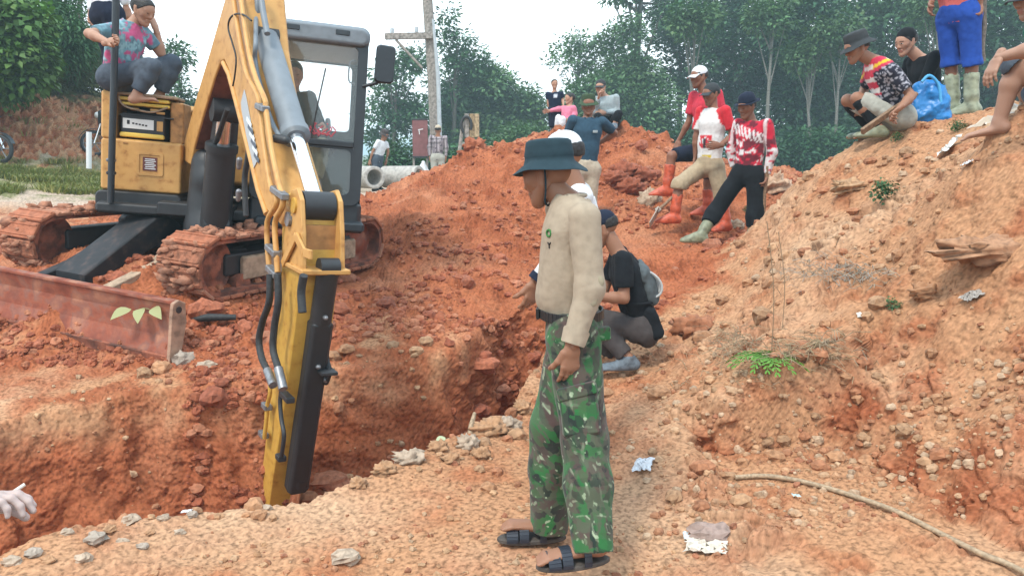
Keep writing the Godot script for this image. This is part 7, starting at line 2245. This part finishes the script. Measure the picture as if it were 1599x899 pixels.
func things() -> void:
	var r := RandomNumberGenerator.new(); r.seed = 99
	var sm := mat("pebbles", Color(1, 1, 1), 0.92, 0.0, "dirt", "", 4.0)
	sm.vertex_color_use_as_albedo = true
	strew("gravel", "small ochre stones strewn over the near ground", 2600, [-0.7, 0.75, 1.8, 6.4, -1, 0.45], [0.004, 0.022], sm, 3, [Color(0.50, 0.27, 0.14), Color(0.52, 0.31, 0.17), Color(0.45, 0.21, 0.11), Color(0.55, 0.36, 0.22), Color(0.42, 0.17, 0.09)])
	strew("gravel", "ochre crumbs and stones strewn over the right slope", 1500, [0.1, 0.75, 3.2, 9.0, -1, 0.5], [0.005, 0.030], sm, 8, [Color(0.52, 0.29, 0.16), Color(0.55, 0.34, 0.20), Color(0.45, 0.21, 0.11), Color(0.55, 0.38, 0.25)])
	strew("clods", "red earth crumbs over the heap and round the digger", 8000, [-0.75, 0.5, 4.4, 15.0, 0.5, 2], [0.006, 0.036], sm, 13, [Color(0.42, 0.13, 0.06), Color(0.34, 0.095, 0.045), Color(0.48, 0.19, 0.10), Color(0.40, 0.12, 0.055)])
	strew("clods", "bigger ochre clods lying on the right slope and along the trench's near rim", 420, [-0.5, 0.75, 3.35, 9.0, -1, 0.5], [0.02, 0.062], sm, 21, [Color(0.48, 0.25, 0.13), Color(0.50, 0.29, 0.16), Color(0.44, 0.19, 0.095)])
	strew("clods", "bigger red clods at the heap's foot and round the digger's blade", 420, [-0.75, 0.45, 4.9, 13.0, 0.55, 2], [0.03, 0.09], sm, 27, [Color(0.44, 0.145, 0.075), Color(0.38, 0.115, 0.06), Color(0.48, 0.19, 0.105)])
	# stones one can pick out
	var pale := Color(0.51, 0.39, 0.29)
	var grey := Color(0.43, 0.355, 0.29)
	var och := Color(0.50, 0.28, 0.15)
	var k := 0
	var nth := ["leftmost", "second", "third", "fourth", "fifth", "sixth", "seventh", "eighth", "ninth", "tenth"]
	var seen_ := {}
	for q in [[18, 885, 0.06], [52, 870, 0.06], [75, 878, 0.045], [105, 838, 0.05], [130, 880, 0.055], [150, 850, 0.075], [172, 838, 0.05], [190, 850, 0.04], [205, 822, 0.07], [222, 860, 0.04], [235, 838, 0.035], [255, 812, 0.05], [280, 835, 0.04], [300, 806, 0.045], [340, 815, 0.04], [415, 800, 0.04]]:
		var d: float = 1232.0 * 1.65 / (q[1] - 240.0)
		stone(q[0], q[1], d, Vector3(q[2] * r.randf_range(0.8, 1.2), q[2] * 0.55, q[2] * 0.8) * 0.62, [pale, grey, och, pale][k % 4], order_label(["pale", "grey", "ochre", "pale"][k % 4] + " stone", "at the lower left", seen_, nth), 200 + k, "stones on the near rim")
		k += 1
	for q in [[560, 765, 0.04], [600, 742, 0.05], [640, 722, 0.06], [685, 706, 0.05], [705, 720, 0.045], [730, 700, 0.07], [750, 712, 0.05], [765, 680, 0.08], [790, 668, 0.06], [815, 640, 0.06]]:
		var d: float = 1232.0 * 1.63 / (q[1] - 240.0)
		stone(q[0], q[1], d, Vector3(q[2] * r.randf_range(0.9, 1.4), q[2] * 0.7, q[2]), och if k % 3 else pale, order_label("lumpy ochre clod", "beside the camouflage trousers", seen_, nth), 200 + k, "clods on the near rim", "clod")
		k += 1
	stone(286, 572, 5.35, Vector3(0.075, 0.06, 0.06), grey, "grey broken stone on the ledge below the blade's right end", 301)
	stone(322, 576, 5.3, Vector3(0.07, 0.03, 0.05), pale, "flat pale stone beside the grey broken one below the blade", 302)
	stone(512, 762, 3.85, Vector3(0.17, 0.05, 0.10), Color(0.50, 0.20, 0.11), "flat reddish slab on the near rim at the stick's foot", 303)
	stone(1112, 842, 3.35, Vector3(0.10, 0.045, 0.075), Color(0.40, 0.29, 0.25), "brownish grey flat stone beside the white torn plastic", 304)
	stone(540, 882, 3.15, Vector3(0.06, 0.025, 0.05), pale, "small pale stone at the bottom edge left of the sandals", 305)
	stone(1085, 522, 5.3, Vector3(0.17, 0.09, 0.12), Color(0.44, 0.18, 0.09), "big reddish clod right of the crouching man's shoes", 306, "", "clod")
	stone(1150, 360, 7.6, Vector3(0.09, 0.07, 0.07), pale, "pale clod beside the green boot on the slope's edge", 307, "", "clod")
	stone(1015, 325, 9.2, Vector3(0.13, 0.13, 0.1), Color(0.56, 0.42, 0.30), "round pale clod by the hoe on the heap", 308, "", "clod")
	stone(1545, 408, 4.4, Vector3(0.27, 0.07, 0.15), Color(0.47, 0.25, 0.14), "long ochre ledge of hard earth jutting from the slope at the right edge", 340, "", "clod")
	stone(1330, 300, 6.6, Vector3(0.16, 0.06, 0.10), Color(0.52, 0.31, 0.17), "flat ochre clod high on the slope below the squatting man", 341, "", "clod")
	stone(1450, 470, 4.4, Vector3(0.10, 0.05, 0.08), Color(0.48, 0.24, 0.12), "reddish clod right of the white scrap on the slope", 342, "", "clod")
	stone(1210, 300, 10.6, Vector3(0.20, 0.15, 0.15), Color(0.55, 0.36, 0.24), "pale lump on the heap right of the jersey", 310, "", "clod")
	stone(742, 236, 12.6, Vector3(0.17, 0.13, 0.13), Color(0.42, 0.13, 0.06), "red clod on the heap's left brow", 312, "", "clod")
	for q in [[960, 290], [985, 300], [1000, 285], [975, 272]]:
		stone(q[0], q[1], 10.4, Vector3(0.19, 0.12, 0.16), Color(0.34, 0.095, 0.045), "%s dark moist clod in the cluster on the heap's face" % {960: "lower left", 985: "lowest", 1000: "right hand", 975: "topmost"}[q[0]], 320 + q[0] % 7, "dark clods on the heap's face", "clod")
	# litter
	crumple("plastic_bag", "crumpled white plastic bag on the ground right of the camouflage trousers", 1006, 732, 4.1, 0.10, 0.13, Color(0.62, 0.64, 0.68), 1, 0.4)
	crumple("plastic_sheet", "torn dirty white plastic on the ground near the bottom edge", 1102, 864, 3.27, 0.17, 0.10, Color(0.60, 0.54, 0.46), 2, 0.3)
	crumple("plastic_scrap", "pale blue white scrap above the torn plastic", 1074, 846, 3.36, 0.04, 0.06, Color(0.62, 0.66, 0.68), 3)
	crumple("plastic_scrap", "small pale cyan scrap just below the long bent strip", 1243, 785, 3.72, 0.04, 0.03, Color(0.50, 0.64, 0.66), 4)
	crumple("plastic_bag", "flattened white plastic bag on the crest by the bare foot", 1485, 236, 5.4, 0.22, 0.14, Color(0.62, 0.60, 0.56), 5, -0.3)
	crumple("paper_card", "white card lying on the slope below the bare foot", 1511, 273, 4.9, 0.05, 0.09, Color(0.72, 0.72, 0.72), 6)
	crumple("paper_scrap", "white scrap in the middle of the slope", 1346, 500, 4.35, 0.07, 0.04, Color(0.70, 0.68, 0.64), 7)
	crumple("plastic_scrap", "grey translucent scrap at the right on the slope", 1518, 488, 3.95, 0.10, 0.08, Color(0.34, 0.31, 0.28), 8)
	crumple("plastic_scrap", "white flake on the near rim at the lower left", 292, 810, 3.6, 0.05, 0.03, Color(0.68, 0.70, 0.70), 9)
	crumple("sack", "pale sack behind the barefoot man's feet", 1590, 182, 6.2, 0.5, 0.3, Color(0.55, 0.47, 0.38), 10)
	# long bent strip on the ground
	var cane := mat("split cane", Color(0.58, 0.42, 0.27), 0.7, 0.0, "bark", "", 4.0)
	var ps := []
	for q in [[1148, 752, 4.0], [1200, 752, 3.98], [1262, 762, 3.86], [1330, 780, 3.70], [1400, 806, 3.50], [1465, 838, 3.30], [1530, 870, 3.12], [1570, 890, 2.95], [1615, 915, 2.9]]:
		ps.append(hit(q[0], q[1]) + Vector3(0, 0.016, 0))
	var base: Vector3 = ps[0]
	var loc := []
	for p in path(ps, 5): loc.append(p - base)
	solo("bamboo_strip", mb_tube(loc, 0.0125, 7), cane, "long pale bent cane lying across the lower right ground", "cane", base)
	# dark rubber strip between blade and track
	var q0 := lie(at(300, 492, 5.9).x, 5.9) + Vector3(0, 0.03, 0)
	solo("rubber_strip", mb_tube([Vector3.ZERO, Vector3(0.14, 0.03, 0.05), Vector3(0.33, 0.02, 0.0)], [0.02, 0.03, 0.022], 8), M["hose"], "short dark rubber piece lying between blade and right track", "rubber piece", q0)
	# leaves
	fern(hit(1195, 575, 3.0))
	leaf_pair("pale wilted leaf pair lying on the dozer blade", at(207, 486, 5.66), at(240, 484, 5.62), Color(0.30, 0.31, 0.14), 0.16)
	leaf_pair("pale green leaf sprig on the trench's near rim", at(696, 686, 4.52), at(712, 690, 4.5), Color(0.42, 0.48, 0.30), 0.09)
	var rt := [at(733, 690, 4.7), at(736, 665, 4.75), at(741, 645, 4.85)]
	solo("root", mb_tube([Vector3.ZERO, rt[1] - rt[0], rt[2] - rt[0]], [0.022, 0.02, 0.012], 7), M["split cane"], "broken pale root standing in the trench behind the leaf sprig", "root", rt[0])
	for q in [[1496, 207, 6.6, 0.06, "tiny green sprout on the crest below the blue shorts"], [1400, 222, 6.8, 0.05, "tiny green sprout on the crest below the squatting man"], [1385, 318, 5.9, 0.10, "low dark green weed in the middle of the slope"], [1395, 495, 4.4, 0.05, "small dark weed beside the white scrap"], [1165, 330, 7.0, 0.05, "small dry weed on the slope's edge"]]:
		var p := hit(q[0], q[1], 2.6)
		var o := thing("weed", q[4], "plant", p)
		foliage("leaves", crown([[p + Vector3(0, q[3] * 0.6, 0), Vector3(q[3], q[3] * 0.7, q[3]), 9]], q[3] * 0.6, "broad", M.leaf_mid, int(q[0]), -1.0), M.leaf_mid, o)
	# dry stalks and dry grass round the fern
	var dry := mat("dry stalk", Color(0.22, 0.15, 0.09), 0.9)
	for q in [[1205, 560, 1198, 345, 4.5, "tall thin dry stalk rising from the slope, the taller of two"], [1222, 520, 1216, 362, 4.7, "shorter thin dry stalk right of the tall one"]]:
		var a0 := hit(q[0], q[1], 2.6); q[4] = -a0.z
		var b0 := at(q[2], q[3], q[4] + 0.1)
		var m0 := (a0 + b0) * 0.5 + Vector3(0.02, 0, 0.02)
		var o := thing("dry_stalk", q[5], "stalk", a0)
		part("stem", mb_tube(path([a0, m0, b0], 5), 0.0028, 5), dry, o)
		for e in [0.35, 0.5, 0.62, 0.8]:
			var f0 := a0.lerp(b0, e)
			part("twig", mb_tube([f0, f0 + Vector3(r.randf_range(-0.05, 0.05), 0.05, r.randf_range(-0.04, 0.04))], [0.003, 0.0015], 4), dry, o)
	straw("dry grass and roots round the fern", [[1190, 575, 120, 40, 4.3], [1275, 560, 60, 22, 4.3], [1150, 545, 40, 30, 4.6]], 420, 0.16, Color(0.36, 0.27, 0.17))
	straw("grey dry straw patch higher on the slope", [[1290, 430, 70, 26, 5.3], [1340, 440, 60, 20, 5.1]], 260, 0.14, Color(0.36, 0.32, 0.27))
	# ---------------- posts, boards and pipes in the background
	var conc := mat("concrete", Color(0.52, 0.49, 0.45), 0.9, 0.0, "concrete", "", 0.8)
	var weath := mat("weathered wood", Color(0.44, 0.40, 0.36), 0.9, 0.0, "bark", "", 1.0)
	var galv := mat("galvanized", Color(0.50, 0.55, 0.58), 0.5, 0.3, "mottle", "", 1.0)
	var up := thing("utility_pole", "weathered utility pole with one crossarm leaning slightly, behind the plaid shirt", "pole", Vector3(at(684, 290, 21.5).x, 0.7, -21.5))
	part("pole", mb_tube([at(684, 294, 21.5), at(676, 120, 21.5), at(663, -60, 21.5)], [0.165, 0.15, 0.125], 14), weath, up)
	part("crossarm", mb_box(Transform3D(Basis(Vector3.BACK, 0.02), at(640, 56, 21.3)), Vector3(1.30, 0.16, 0.12), 0.01), weath, up)
	part("brace", mb_tube([at(618, 62, 21.3), at(659, 106, 21.3)], 0.035, 7), weath, up)
	part("insulator", mb_tube([at(612, 52, 21.3), at(612, 44, 21.3)], 0.05, 8), galv, up)
	part("insulator", mb_tube([at(650, 50, 21.3), at(650, 42, 21.3)], 0.05, 8), galv, up)
	solo("steel_pipe", mb_tube([at(689, 294, 21.0) - at(689, 294, 21.0), at(684, 120, 21.0) - at(689, 294, 21.0), at(676, 30, 21.0) - at(689, 294, 21.0)], [0.06, 0.055, 0.03], 10), galv, "thin pale steel pipe standing right beside the utility pole", "pipe", at(689, 294, 21.0))
	var mb_ := thing("signboard", "maroon upright board left of the plaid shirt", "board", Vector3(at(656, 290, 20.8).x, 0.75, -20.8))
	part("panel", mb_box(Transform3D(Basis(Vector3.BACK, 0.0), at(656, 215, 20.8)), Vector3(0.40, 0.95, 0.05), 0.01), mat("maroon board", Color(0.22, 0.085, 0.085), 0.6, 0.0, "mottle", "", 1.0), mb_)
	part("edge_strip", mb_box(Transform3D(Basis(), at(656, 186.5, 20.8)), Vector3(0.42, 0.04, 0.07), 0.008), M.black_steel, mb_)
	part("edge_strip", mb_box(Transform3D(Basis(), at(656, 245, 20.8)), Vector3(0.38, 0.05, 0.07), 0.008), M.black_steel, mb_)
	part("chalk_mark", mb_box(Transform3D(Basis(Vector3.BACK, 0.15), at(656.5, 202, 20.74)), Vector3(0.13, 0.02, 0.008), 0.002), M.label_white, mb_)
	part("chalk_mark", mb_box(Transform3D(Basis(Vector3.BACK, 0.1), at(654.5, 206, 20.74)), Vector3(0.02, 0.12, 0.008), 0.002), M.label_white, mb_)
	for q in [646, 667]:
		part("leg", mb_tube([at(q, 245, 20.85), at(q, 296, 20.85)], 0.03, 8), weath, mb_)
	var bx := thing("board_box", "tan wooden box with a black strap loop on a leaning post beside the heap", "box", Vector3(at(716, 262, 19.5).x, 0.9, -19.5))
	for q in [0, 1, 2]:
		part("plank", mb_box(Transform3D(Basis(), at([729, 737, 744.5][q], 196, 19.5)), Vector3(0.115, 0.56, 0.16), 0.008), [weath, mat("tan plank", Color(0.50, 0.36, 0.20), 0.8, 0.0, "bark", "", 1.0), mat("tan plank edge", Color(0.56, 0.42, 0.25), 0.8, 0.0, "bark", "", 1.0)][q], bx)
	var lp := []
	for i in 13:
		var a := lerpf(-0.6, 4.2, i / 12.0)
		lp.append(at(728 + cos(a) * 8.0, 195 - sin(a) * 13.0, 19.38))
	part("strap_loop", mb_tube(lp, 0.035, 8), M.hose, bx)
	part("post", mb_tube([at(723, 190, 19.45), at(718, 230, 19.45), at(713, 268, 19.45)], 0.045, 8), weath, bx)
	part("brace", mb_tube([at(720, 226, 19.45), at(737, 217, 19.45)], 0.03, 7), weath, bx)
	# pipes
	var n := 0
	for q in [[560, 276, 20.2, 596, 277, 19.6, "concrete pipe lying left, its open mouth facing right, beside the cab"], [600, 276, 20.4, 658, 277, 19.9, "longer concrete pipe lying between the cab and the plaid shirt"]]:
		var a := at(q[0], q[1], q[2]); var b := at(q[3] - 10, q[4], q[5])
		if n == 0: b = at(585, 277, 19.4)
		else: b = at(655, 276, 19.9)
		var ax := (b - a).normalized()
		var o := thing("concrete_pipe", q[6], "pipe", Vector3(a.x, a.y - 0.28, a.z))
		var m := Mb.new()
		var xx := Transform3D(Basis(ax.cross(Vector3.UP).normalized(), ax, ax.cross(ax.cross(Vector3.UP)).normalized()).orthonormalized(), a)
		var L := a.distance_to(b)
		m.lathe([Vector2(0.20, 0.0), Vector2(0.265, 0.0), Vector2(0.275, 0.02), Vector2(0.275, L - 0.02), Vector2(0.265, L), Vector2(0.20, L), Vector2(0.192, L - 0.02), Vector2(0.192, 0.02), Vector2(0.20, 0.0)], xx, 28)
		part("pipe_wall", m.done(), conc, o)
		n += 1
	crumple("sack", "white sack lying on the far end of the longer pipe", 643, 262, 19.7, 0.35, 0.25, Color(0.64, 0.62, 0.60), 20)
	solo("plastic_carrier_bag", nets([limb(Vector3.ZERO, Vector3(0, 0.22, 0), 0.15, 0.06, 0.05)], 0.025, [], [folds, 0.03, Vector3.ONE]).done(), M["white cloth"], "white carrier bag hanging between the maroon board and the plaid shirt", "bag", at(661, 268, 20.6))
	stone(668, 272, 19.5, Vector3(0.16, 0.12, 0.12), Color(0.52, 0.26, 0.18), "reddish lump beside the longer pipe's end", 330, "", "clod")
	# blue bag on the crest
	var bg := thing("blue_bag", "bright blue bag standing on the crest between the seated man and the green boots", "bag", at(1452, 190, 7.05))
	part("body", nets([limb(at(1446, 178, 7.1), at(1450, 140, 7.1), 0.155, 0.12, 0.05, 0.8, 0.7, Vector3.RIGHT), limb(at(1466, 182, 7.05), at(1462, 150, 7.05), 0.10, 0.09, 0.05)], 0.014, [], [folds, 0.035, Vector3.ONE]).done(), mat("blue nylon", Color(0.012, 0.17, 0.46), 0.4), bg)
	part("strap", mb_tube(path([at(1440, 128, 6.98), at(1452, 118, 6.98), at(1466, 132, 6.98), at(1470, 160, 6.96)], 5), 0.014, 6), mat("light blue webbing", Color(0.06, 0.32, 0.6), 0.5), bg)
	# white post and the motorbikes by the road
	solo("white_post", mb_tube([Vector3.ZERO, at(138, 206, 17.0) - at(138, 263, 17.0)], 0.055, 10), mat("white paint", Color(0.72, 0.72, 0.72), 0.6), "short white post on the verge beside the digger", "post", at(138, 263, 17.0))
	motorbike("black motorbike with its wheel at the left edge on the verge", lie(at(6, 284, 17.0).x, 17.0), -0.2)
	motorbike("motorbike parked far off behind the white post", lie(at(150, 262, 19.0).x, 19.0), 3.6)

func motorbike(label: String, foot: Vector3, turn: float) -> void:
	var o := thing("motorbike", label, "motorbike", foot)
	var x := Transform3D(Basis(Vector3.UP, turn), foot)
	for s in [0.0, -1.22]:
		var w := Mb.new()
		w.lathe([Vector2(0.24, 0.035), Vector2(0.275, 0.045), Vector2(0.30, 0.02), Vector2(0.30, -0.02), Vector2(0.275, -0.045), Vector2(0.24, -0.035), Vector2(0.24, 0.035)], T(x, Vector3(s, 0.30, 0), PI / 2), 26)
		var tyre := part("wheel", w.done(), M.hose, o)
		var rim := Mb.new()
		rim.lathe([Vector2(0.225, 0.02), Vector2(0.245, 0.025), Vector2(0.245, -0.025), Vector2(0.225, -0.02), Vector2(0.225, 0.02)], T(x, Vector3(s, 0.30, 0), PI / 2), 26)
		for k in 6:
			var a := TAU * k / 6.0
			rim.tube([x * Vector3(s, 0.30, 0), x * Vector3(s + cos(a) * 0.23, 0.30 + sin(a) * 0.23, 0)], 0.012, 5)
		part("rim", rim.done(), M.bare_steel, tyre)
		var fd := Mb.new()
		for i in 8:
			var a0 := lerpf(0.3, 2.6, i / 8.0); var a1 := lerpf(0.3, 2.6, (i + 1) / 8.0)
			fd.bar(x * Vector3(s + cos(a0) * 0.335, 0.30 + sin(a0) * 0.335, 0), x * Vector3(s + cos(a1) * 0.335, 0.30 + sin(a1) * 0.335, 0), 0.11, 0.012, x.basis.z, 0.003)
		part("mudguard", fd.done(), M.cab_black, o)
	part("fork", mb_tube([x * Vector3(0, 0.30, 0.07), x * Vector3(-0.2, 0.85, 0.07)], 0.025, 8), M.chrome, o)
	part("fork", mb_tube([x * Vector3(0, 0.30, -0.07), x * Vector3(-0.2, 0.85, -0.07)], 0.025, 8), M.chrome, o)
	part("fairing", nets([limb(x * Vector3(-0.22, 0.62, 0), x * Vector3(-0.24, 0.95, 0), 0.10, 0.14, 0.05), limb(x * Vector3(-0.25, 0.6, 0), x * Vector3(-0.8, 0.5, 0), 0.09, 0.10, 0.05)], 0.03).done(), M.cab_black, o)
	part("seat", nets([limb(x * Vector3(-0.6, 0.76, 0), x * Vector3(-1.3, 0.84, 0), 0.12, 0.09, 0.05, 1.0, 0.5, x.basis.z)], 0.03).done(), M.black_steel, o)
	part("engine", fbox(x, Vector3(-0.62, 0.34, 0), Vector3(0.36, 0.26, 0.22), 0.05), M.bare_steel, o)
	part("handlebar", mb_tube([x * Vector3(-0.24, 0.98, -0.32), x * Vector3(-0.2, 1.0, 0), x * Vector3(-0.24, 0.98, 0.32)], 0.016, 7), M.black_steel, o)
	part("headlight", nets([limb(x * Vector3(-0.14, 0.95, 0), x * Vector3(-0.12, 0.95, 0), 0.085, 0.08)], 0.03).done(), M.label_white, o)
	part("exhaust", mb_tube([x * Vector3(-0.7, 0.25, 0.14), x * Vector3(-1.45, 0.36, 0.16)], 0.045, 8), M.bare_steel, o)

func fern(p: Vector3) -> void:
	var o := thing("fern", "bright green fern at the brink of the dug face in the slope", "fern", p)
	var r := RandomNumberGenerator.new(); r.seed = 31
	var m := leaf_mat("fern_leaf", Color(0.13, 0.29, 0.05))
	for i in 13:
		var a := TAU * i / 13.0 + r.randf_range(-0.2, 0.2)
		var d := Vector3(cos(a), 0, sin(a))
		var len_ := r.randf_range(0.13, 0.24)
		var b := Mb.new(); b.colored = true
		var t := r.randf_range(0.75, 1.3)
		b.tint = Color(t, t, t)
		var ps := []
		for k in 8:
			var u := k / 7.0
			ps.append(p + d * len_ * u + Vector3(0, len_ * (0.75 * u - 0.75 * u * u * 1.25) + 0.02, 0) + Vector3(0, 0, 0.03 * u))
		b.tube(ps, 0.0022, 4)
		for k in range(1, 8):
			var u := k / 7.0
			var side := d.cross(Vector3.UP)
			var l := len_ * 0.36 * (1.0 - absf(u - 0.35) * 1.1)
			for s in [-1.0, 1.0]:
				var tip: Vector3 = ps[k] + side * s * l + d * l * 0.5 - Vector3(0, l * 0.2, 0)
				var wv: Vector3 = (ps[k] - ps[k - 1]) * 0.42
				b.face([ps[k] - wv, ps[k].lerp(tip, 0.5) - wv * 0.8 + Vector3(0, 0.004, 0), tip, ps[k].lerp(tip, 0.5) + wv * 0.8], (Vector3.UP + d * 0.3).normalized())
		part("frond", b.done(), m, o)

func leaf_pair(label: String, a: Vector3, b: Vector3, c: Color, size: float) -> void:
	var o := thing("leaf_sprig", label, "leaves", a)
	var m := mat("leaf " + label.left(16), c, 0.6)
	m.backlight_enabled = true; m.backlight = Color(0.4, 0.4, 0.2)
	for q in [[a, -0.7], [b, 0.6], [a.lerp(b, 0.5), 0.1]]:
		var mb := Mb.new()
		var dir := Vector3(sin(q[1]), -0.35, 0.55).normalized()
		var side := dir.cross(Vector3(0, 0.7, 0.7)).normalized()
		var p: Vector3 = q[0] + Vector3(0, 0.02, 0.02)
		var nn := side.cross(dir).normalized()
		if nn.y < 0: nn = -nn
		for k in 6:
			var u0 := k / 6.0; var u1 := (k + 1) / 6.0
			var w0 := sin(PI * pow(u0, 0.8)) * size * 0.26; var w1 := sin(PI * pow(u1, 0.8)) * size * 0.26
			var c0 := p + dir * size * u0 + nn * 0.02 * sin(u0 * PI); var c1 := p + dir * size * u1 + nn * 0.02 * sin(u1 * PI)
			for s in [-1.0, 1.0]:
				mb.face([c0, c0 + side * w0 * s + nn * w0 * 0.3, c1 + side * w1 * s + nn * w1 * 0.3, c1], nn)
		part("leaf", mb.done(), m, o)
	part("stem", mb_tube([a, a.lerp(b, 0.5) + Vector3(0, 0.02, 0), b], 0.003, 5), m, o)

func straw(label: String, areas: Array, n: int, len_: float, c: Color) -> void:
	var r := RandomNumberGenerator.new(); r.seed = n
	var b := Mb.new(); b.colored = true
	var origin := Vector3.ZERO
	for k in n:
		var q: Array = areas[k % areas.size()]
		var p := hit(q[0] + r.randfn() * q[2] * 0.45, q[1] + r.randfn() * q[3] * 0.45, 2.6)
		if k == 0: origin = p
		var a := r.randf() * TAU
		var l := Vector3(cos(a), r.randf_range(-0.05, 0.55), sin(a)) * len_ * r.randf_range(0.3, 1.1)
		var t := r.randf_range(0.6, 1.3)
		b.tint = Color(t, t, t * r.randf_range(0.85, 1.1))
		b.tube([p - origin + Vector3(0, 0.004, 0), p - origin + l * 0.5 + Vector3(r.randf_range(-0.02, 0.02), 0.02, r.randf_range(-0.02, 0.02)), p - origin + l - Vector3(0, 0.01, 0)], r.randf_range(0.0012, 0.0026), 3, false)
	var m := mat("straw " + label.left(9), c, 0.9)
	m.vertex_color_use_as_albedo = true
	var o := solo("dry_grass", b.done(), m, label, "dry grass", origin)
	o.set_meta("kind", "stuff")

# smooth normals taken from the faces
func relit(m: Mb) -> Mb:
	var at_ := {}
	for i in m.v.size():
		var key := m.v[i].snapped(Vector3.ONE * 1e-4)
		at_[key] = Vector3.ZERO
	for k in range(0, m.t.size(), 3):
		var a := m.v[m.t[k]]; var b := m.v[m.t[k + 1]]; var c := m.v[m.t[k + 2]]
		var no := (c - a).cross(b - a)
		for q in [a, b, c]:
			at_[q.snapped(Vector3.ONE * 1e-4)] += no
	for i in m.v.size():
		var s: Vector3 = at_[m.v[i].snapped(Vector3.ONE * 1e-4)]
		if s.length_squared() > 1e-16: m.n[i] = s.normalized()
	return m

func order_label(kind: String, where: String, seen_: Dictionary, nth: Array) -> String:
	var i: int = seen_.get(kind, 0)
	seen_[kind] = i + 1
	return "%s %s%s on the trench's near rim %s" % [nth[i], kind, " from the left" if i else "", where]

# ---------------------------------------------------------------- everything
func _ready() -> void:
	var cam := Camera3D.new()
	cam.name = "camera"
	cam.fov = rad_to_deg(2.0 * atan(449.5 / FOCAL))
	cam.near = 0.1; cam.far = 4000.0
	cam.position = EYE
	cam.rotation_degrees = Vector3(-PITCH, 0, 0)
	add_child(cam)
	var we := WorldEnvironment.new()
	var env := Environment.new()
	env.background_mode = Environment.BG_SKY
	var sky := Sky.new()
	var sm := ProceduralSkyMaterial.new()
	sm.sky_top_color = Color(0.86, 0.94, 1.0); sm.sky_horizon_color = Color(0.97, 0.99, 1.0)
	sm.sky_curve = 0.2
	sm.sky_energy_multiplier = 1.35
	sm.ground_bottom_color = Color(0.25, 0.2, 0.16); sm.ground_horizon_color = Color(0.5, 0.5, 0.5)
	sky.sky_material = sm
	env.sky = sky
	env.tonemap_mode = Environment.TONE_MAPPER_LINEAR
	env.tonemap_exposure = 1.07
	env.sdfgi_enabled = true; env.ssao_enabled = true; env.ssil_enabled = true
	env.fog_enabled = FOG > 0.0
	env.fog_density = FOG
	env.fog_light_color = Color(0.84, 0.95, 0.98)
	we.environment = env
	we.name = "environment"
	add_child(we)
	var sun := DirectionalLight3D.new()
	sun.name = "sun"
	sun.light_energy = 0.95
	sun.light_color = Color(1.0, 0.97, 0.92)
	sun.light_angular_distance = 12.0
	sun.shadow_enabled = true
	sun.rotation_degrees = Vector3(-58, -35, 0)
	add_child(sun)
	make_textures()
	folds = fnl(61, 5.5, FastNoiseLite.TYPE_SIMPLEX_SMOOTH, 3)
	folds.domain_warp_enabled = true; folds.domain_warp_amplitude = 0.08; folds.domain_warp_frequency = 3.0
	var clock := Time.get_ticks_msec()
	build_ground()
	print("ground ", Time.get_ticks_msec() - clock)
	mat("wood", Color(0.36,0.22,0.13), 0.7, 0.0, "bark", "", 3.0)
	mat("oldwood", Color(0.25,0.22,0.19), 0.85, 0.0, "bark", "", 3.0)
	digger()
	print("digger ", Time.get_ticks_msec() - clock)
	people()
	print("people ", Time.get_ticks_msec() - clock)
	plants()
	things()
	print("all ", Time.get_ticks_msec() - clock)
#CALLS
const FOG := 0.0025
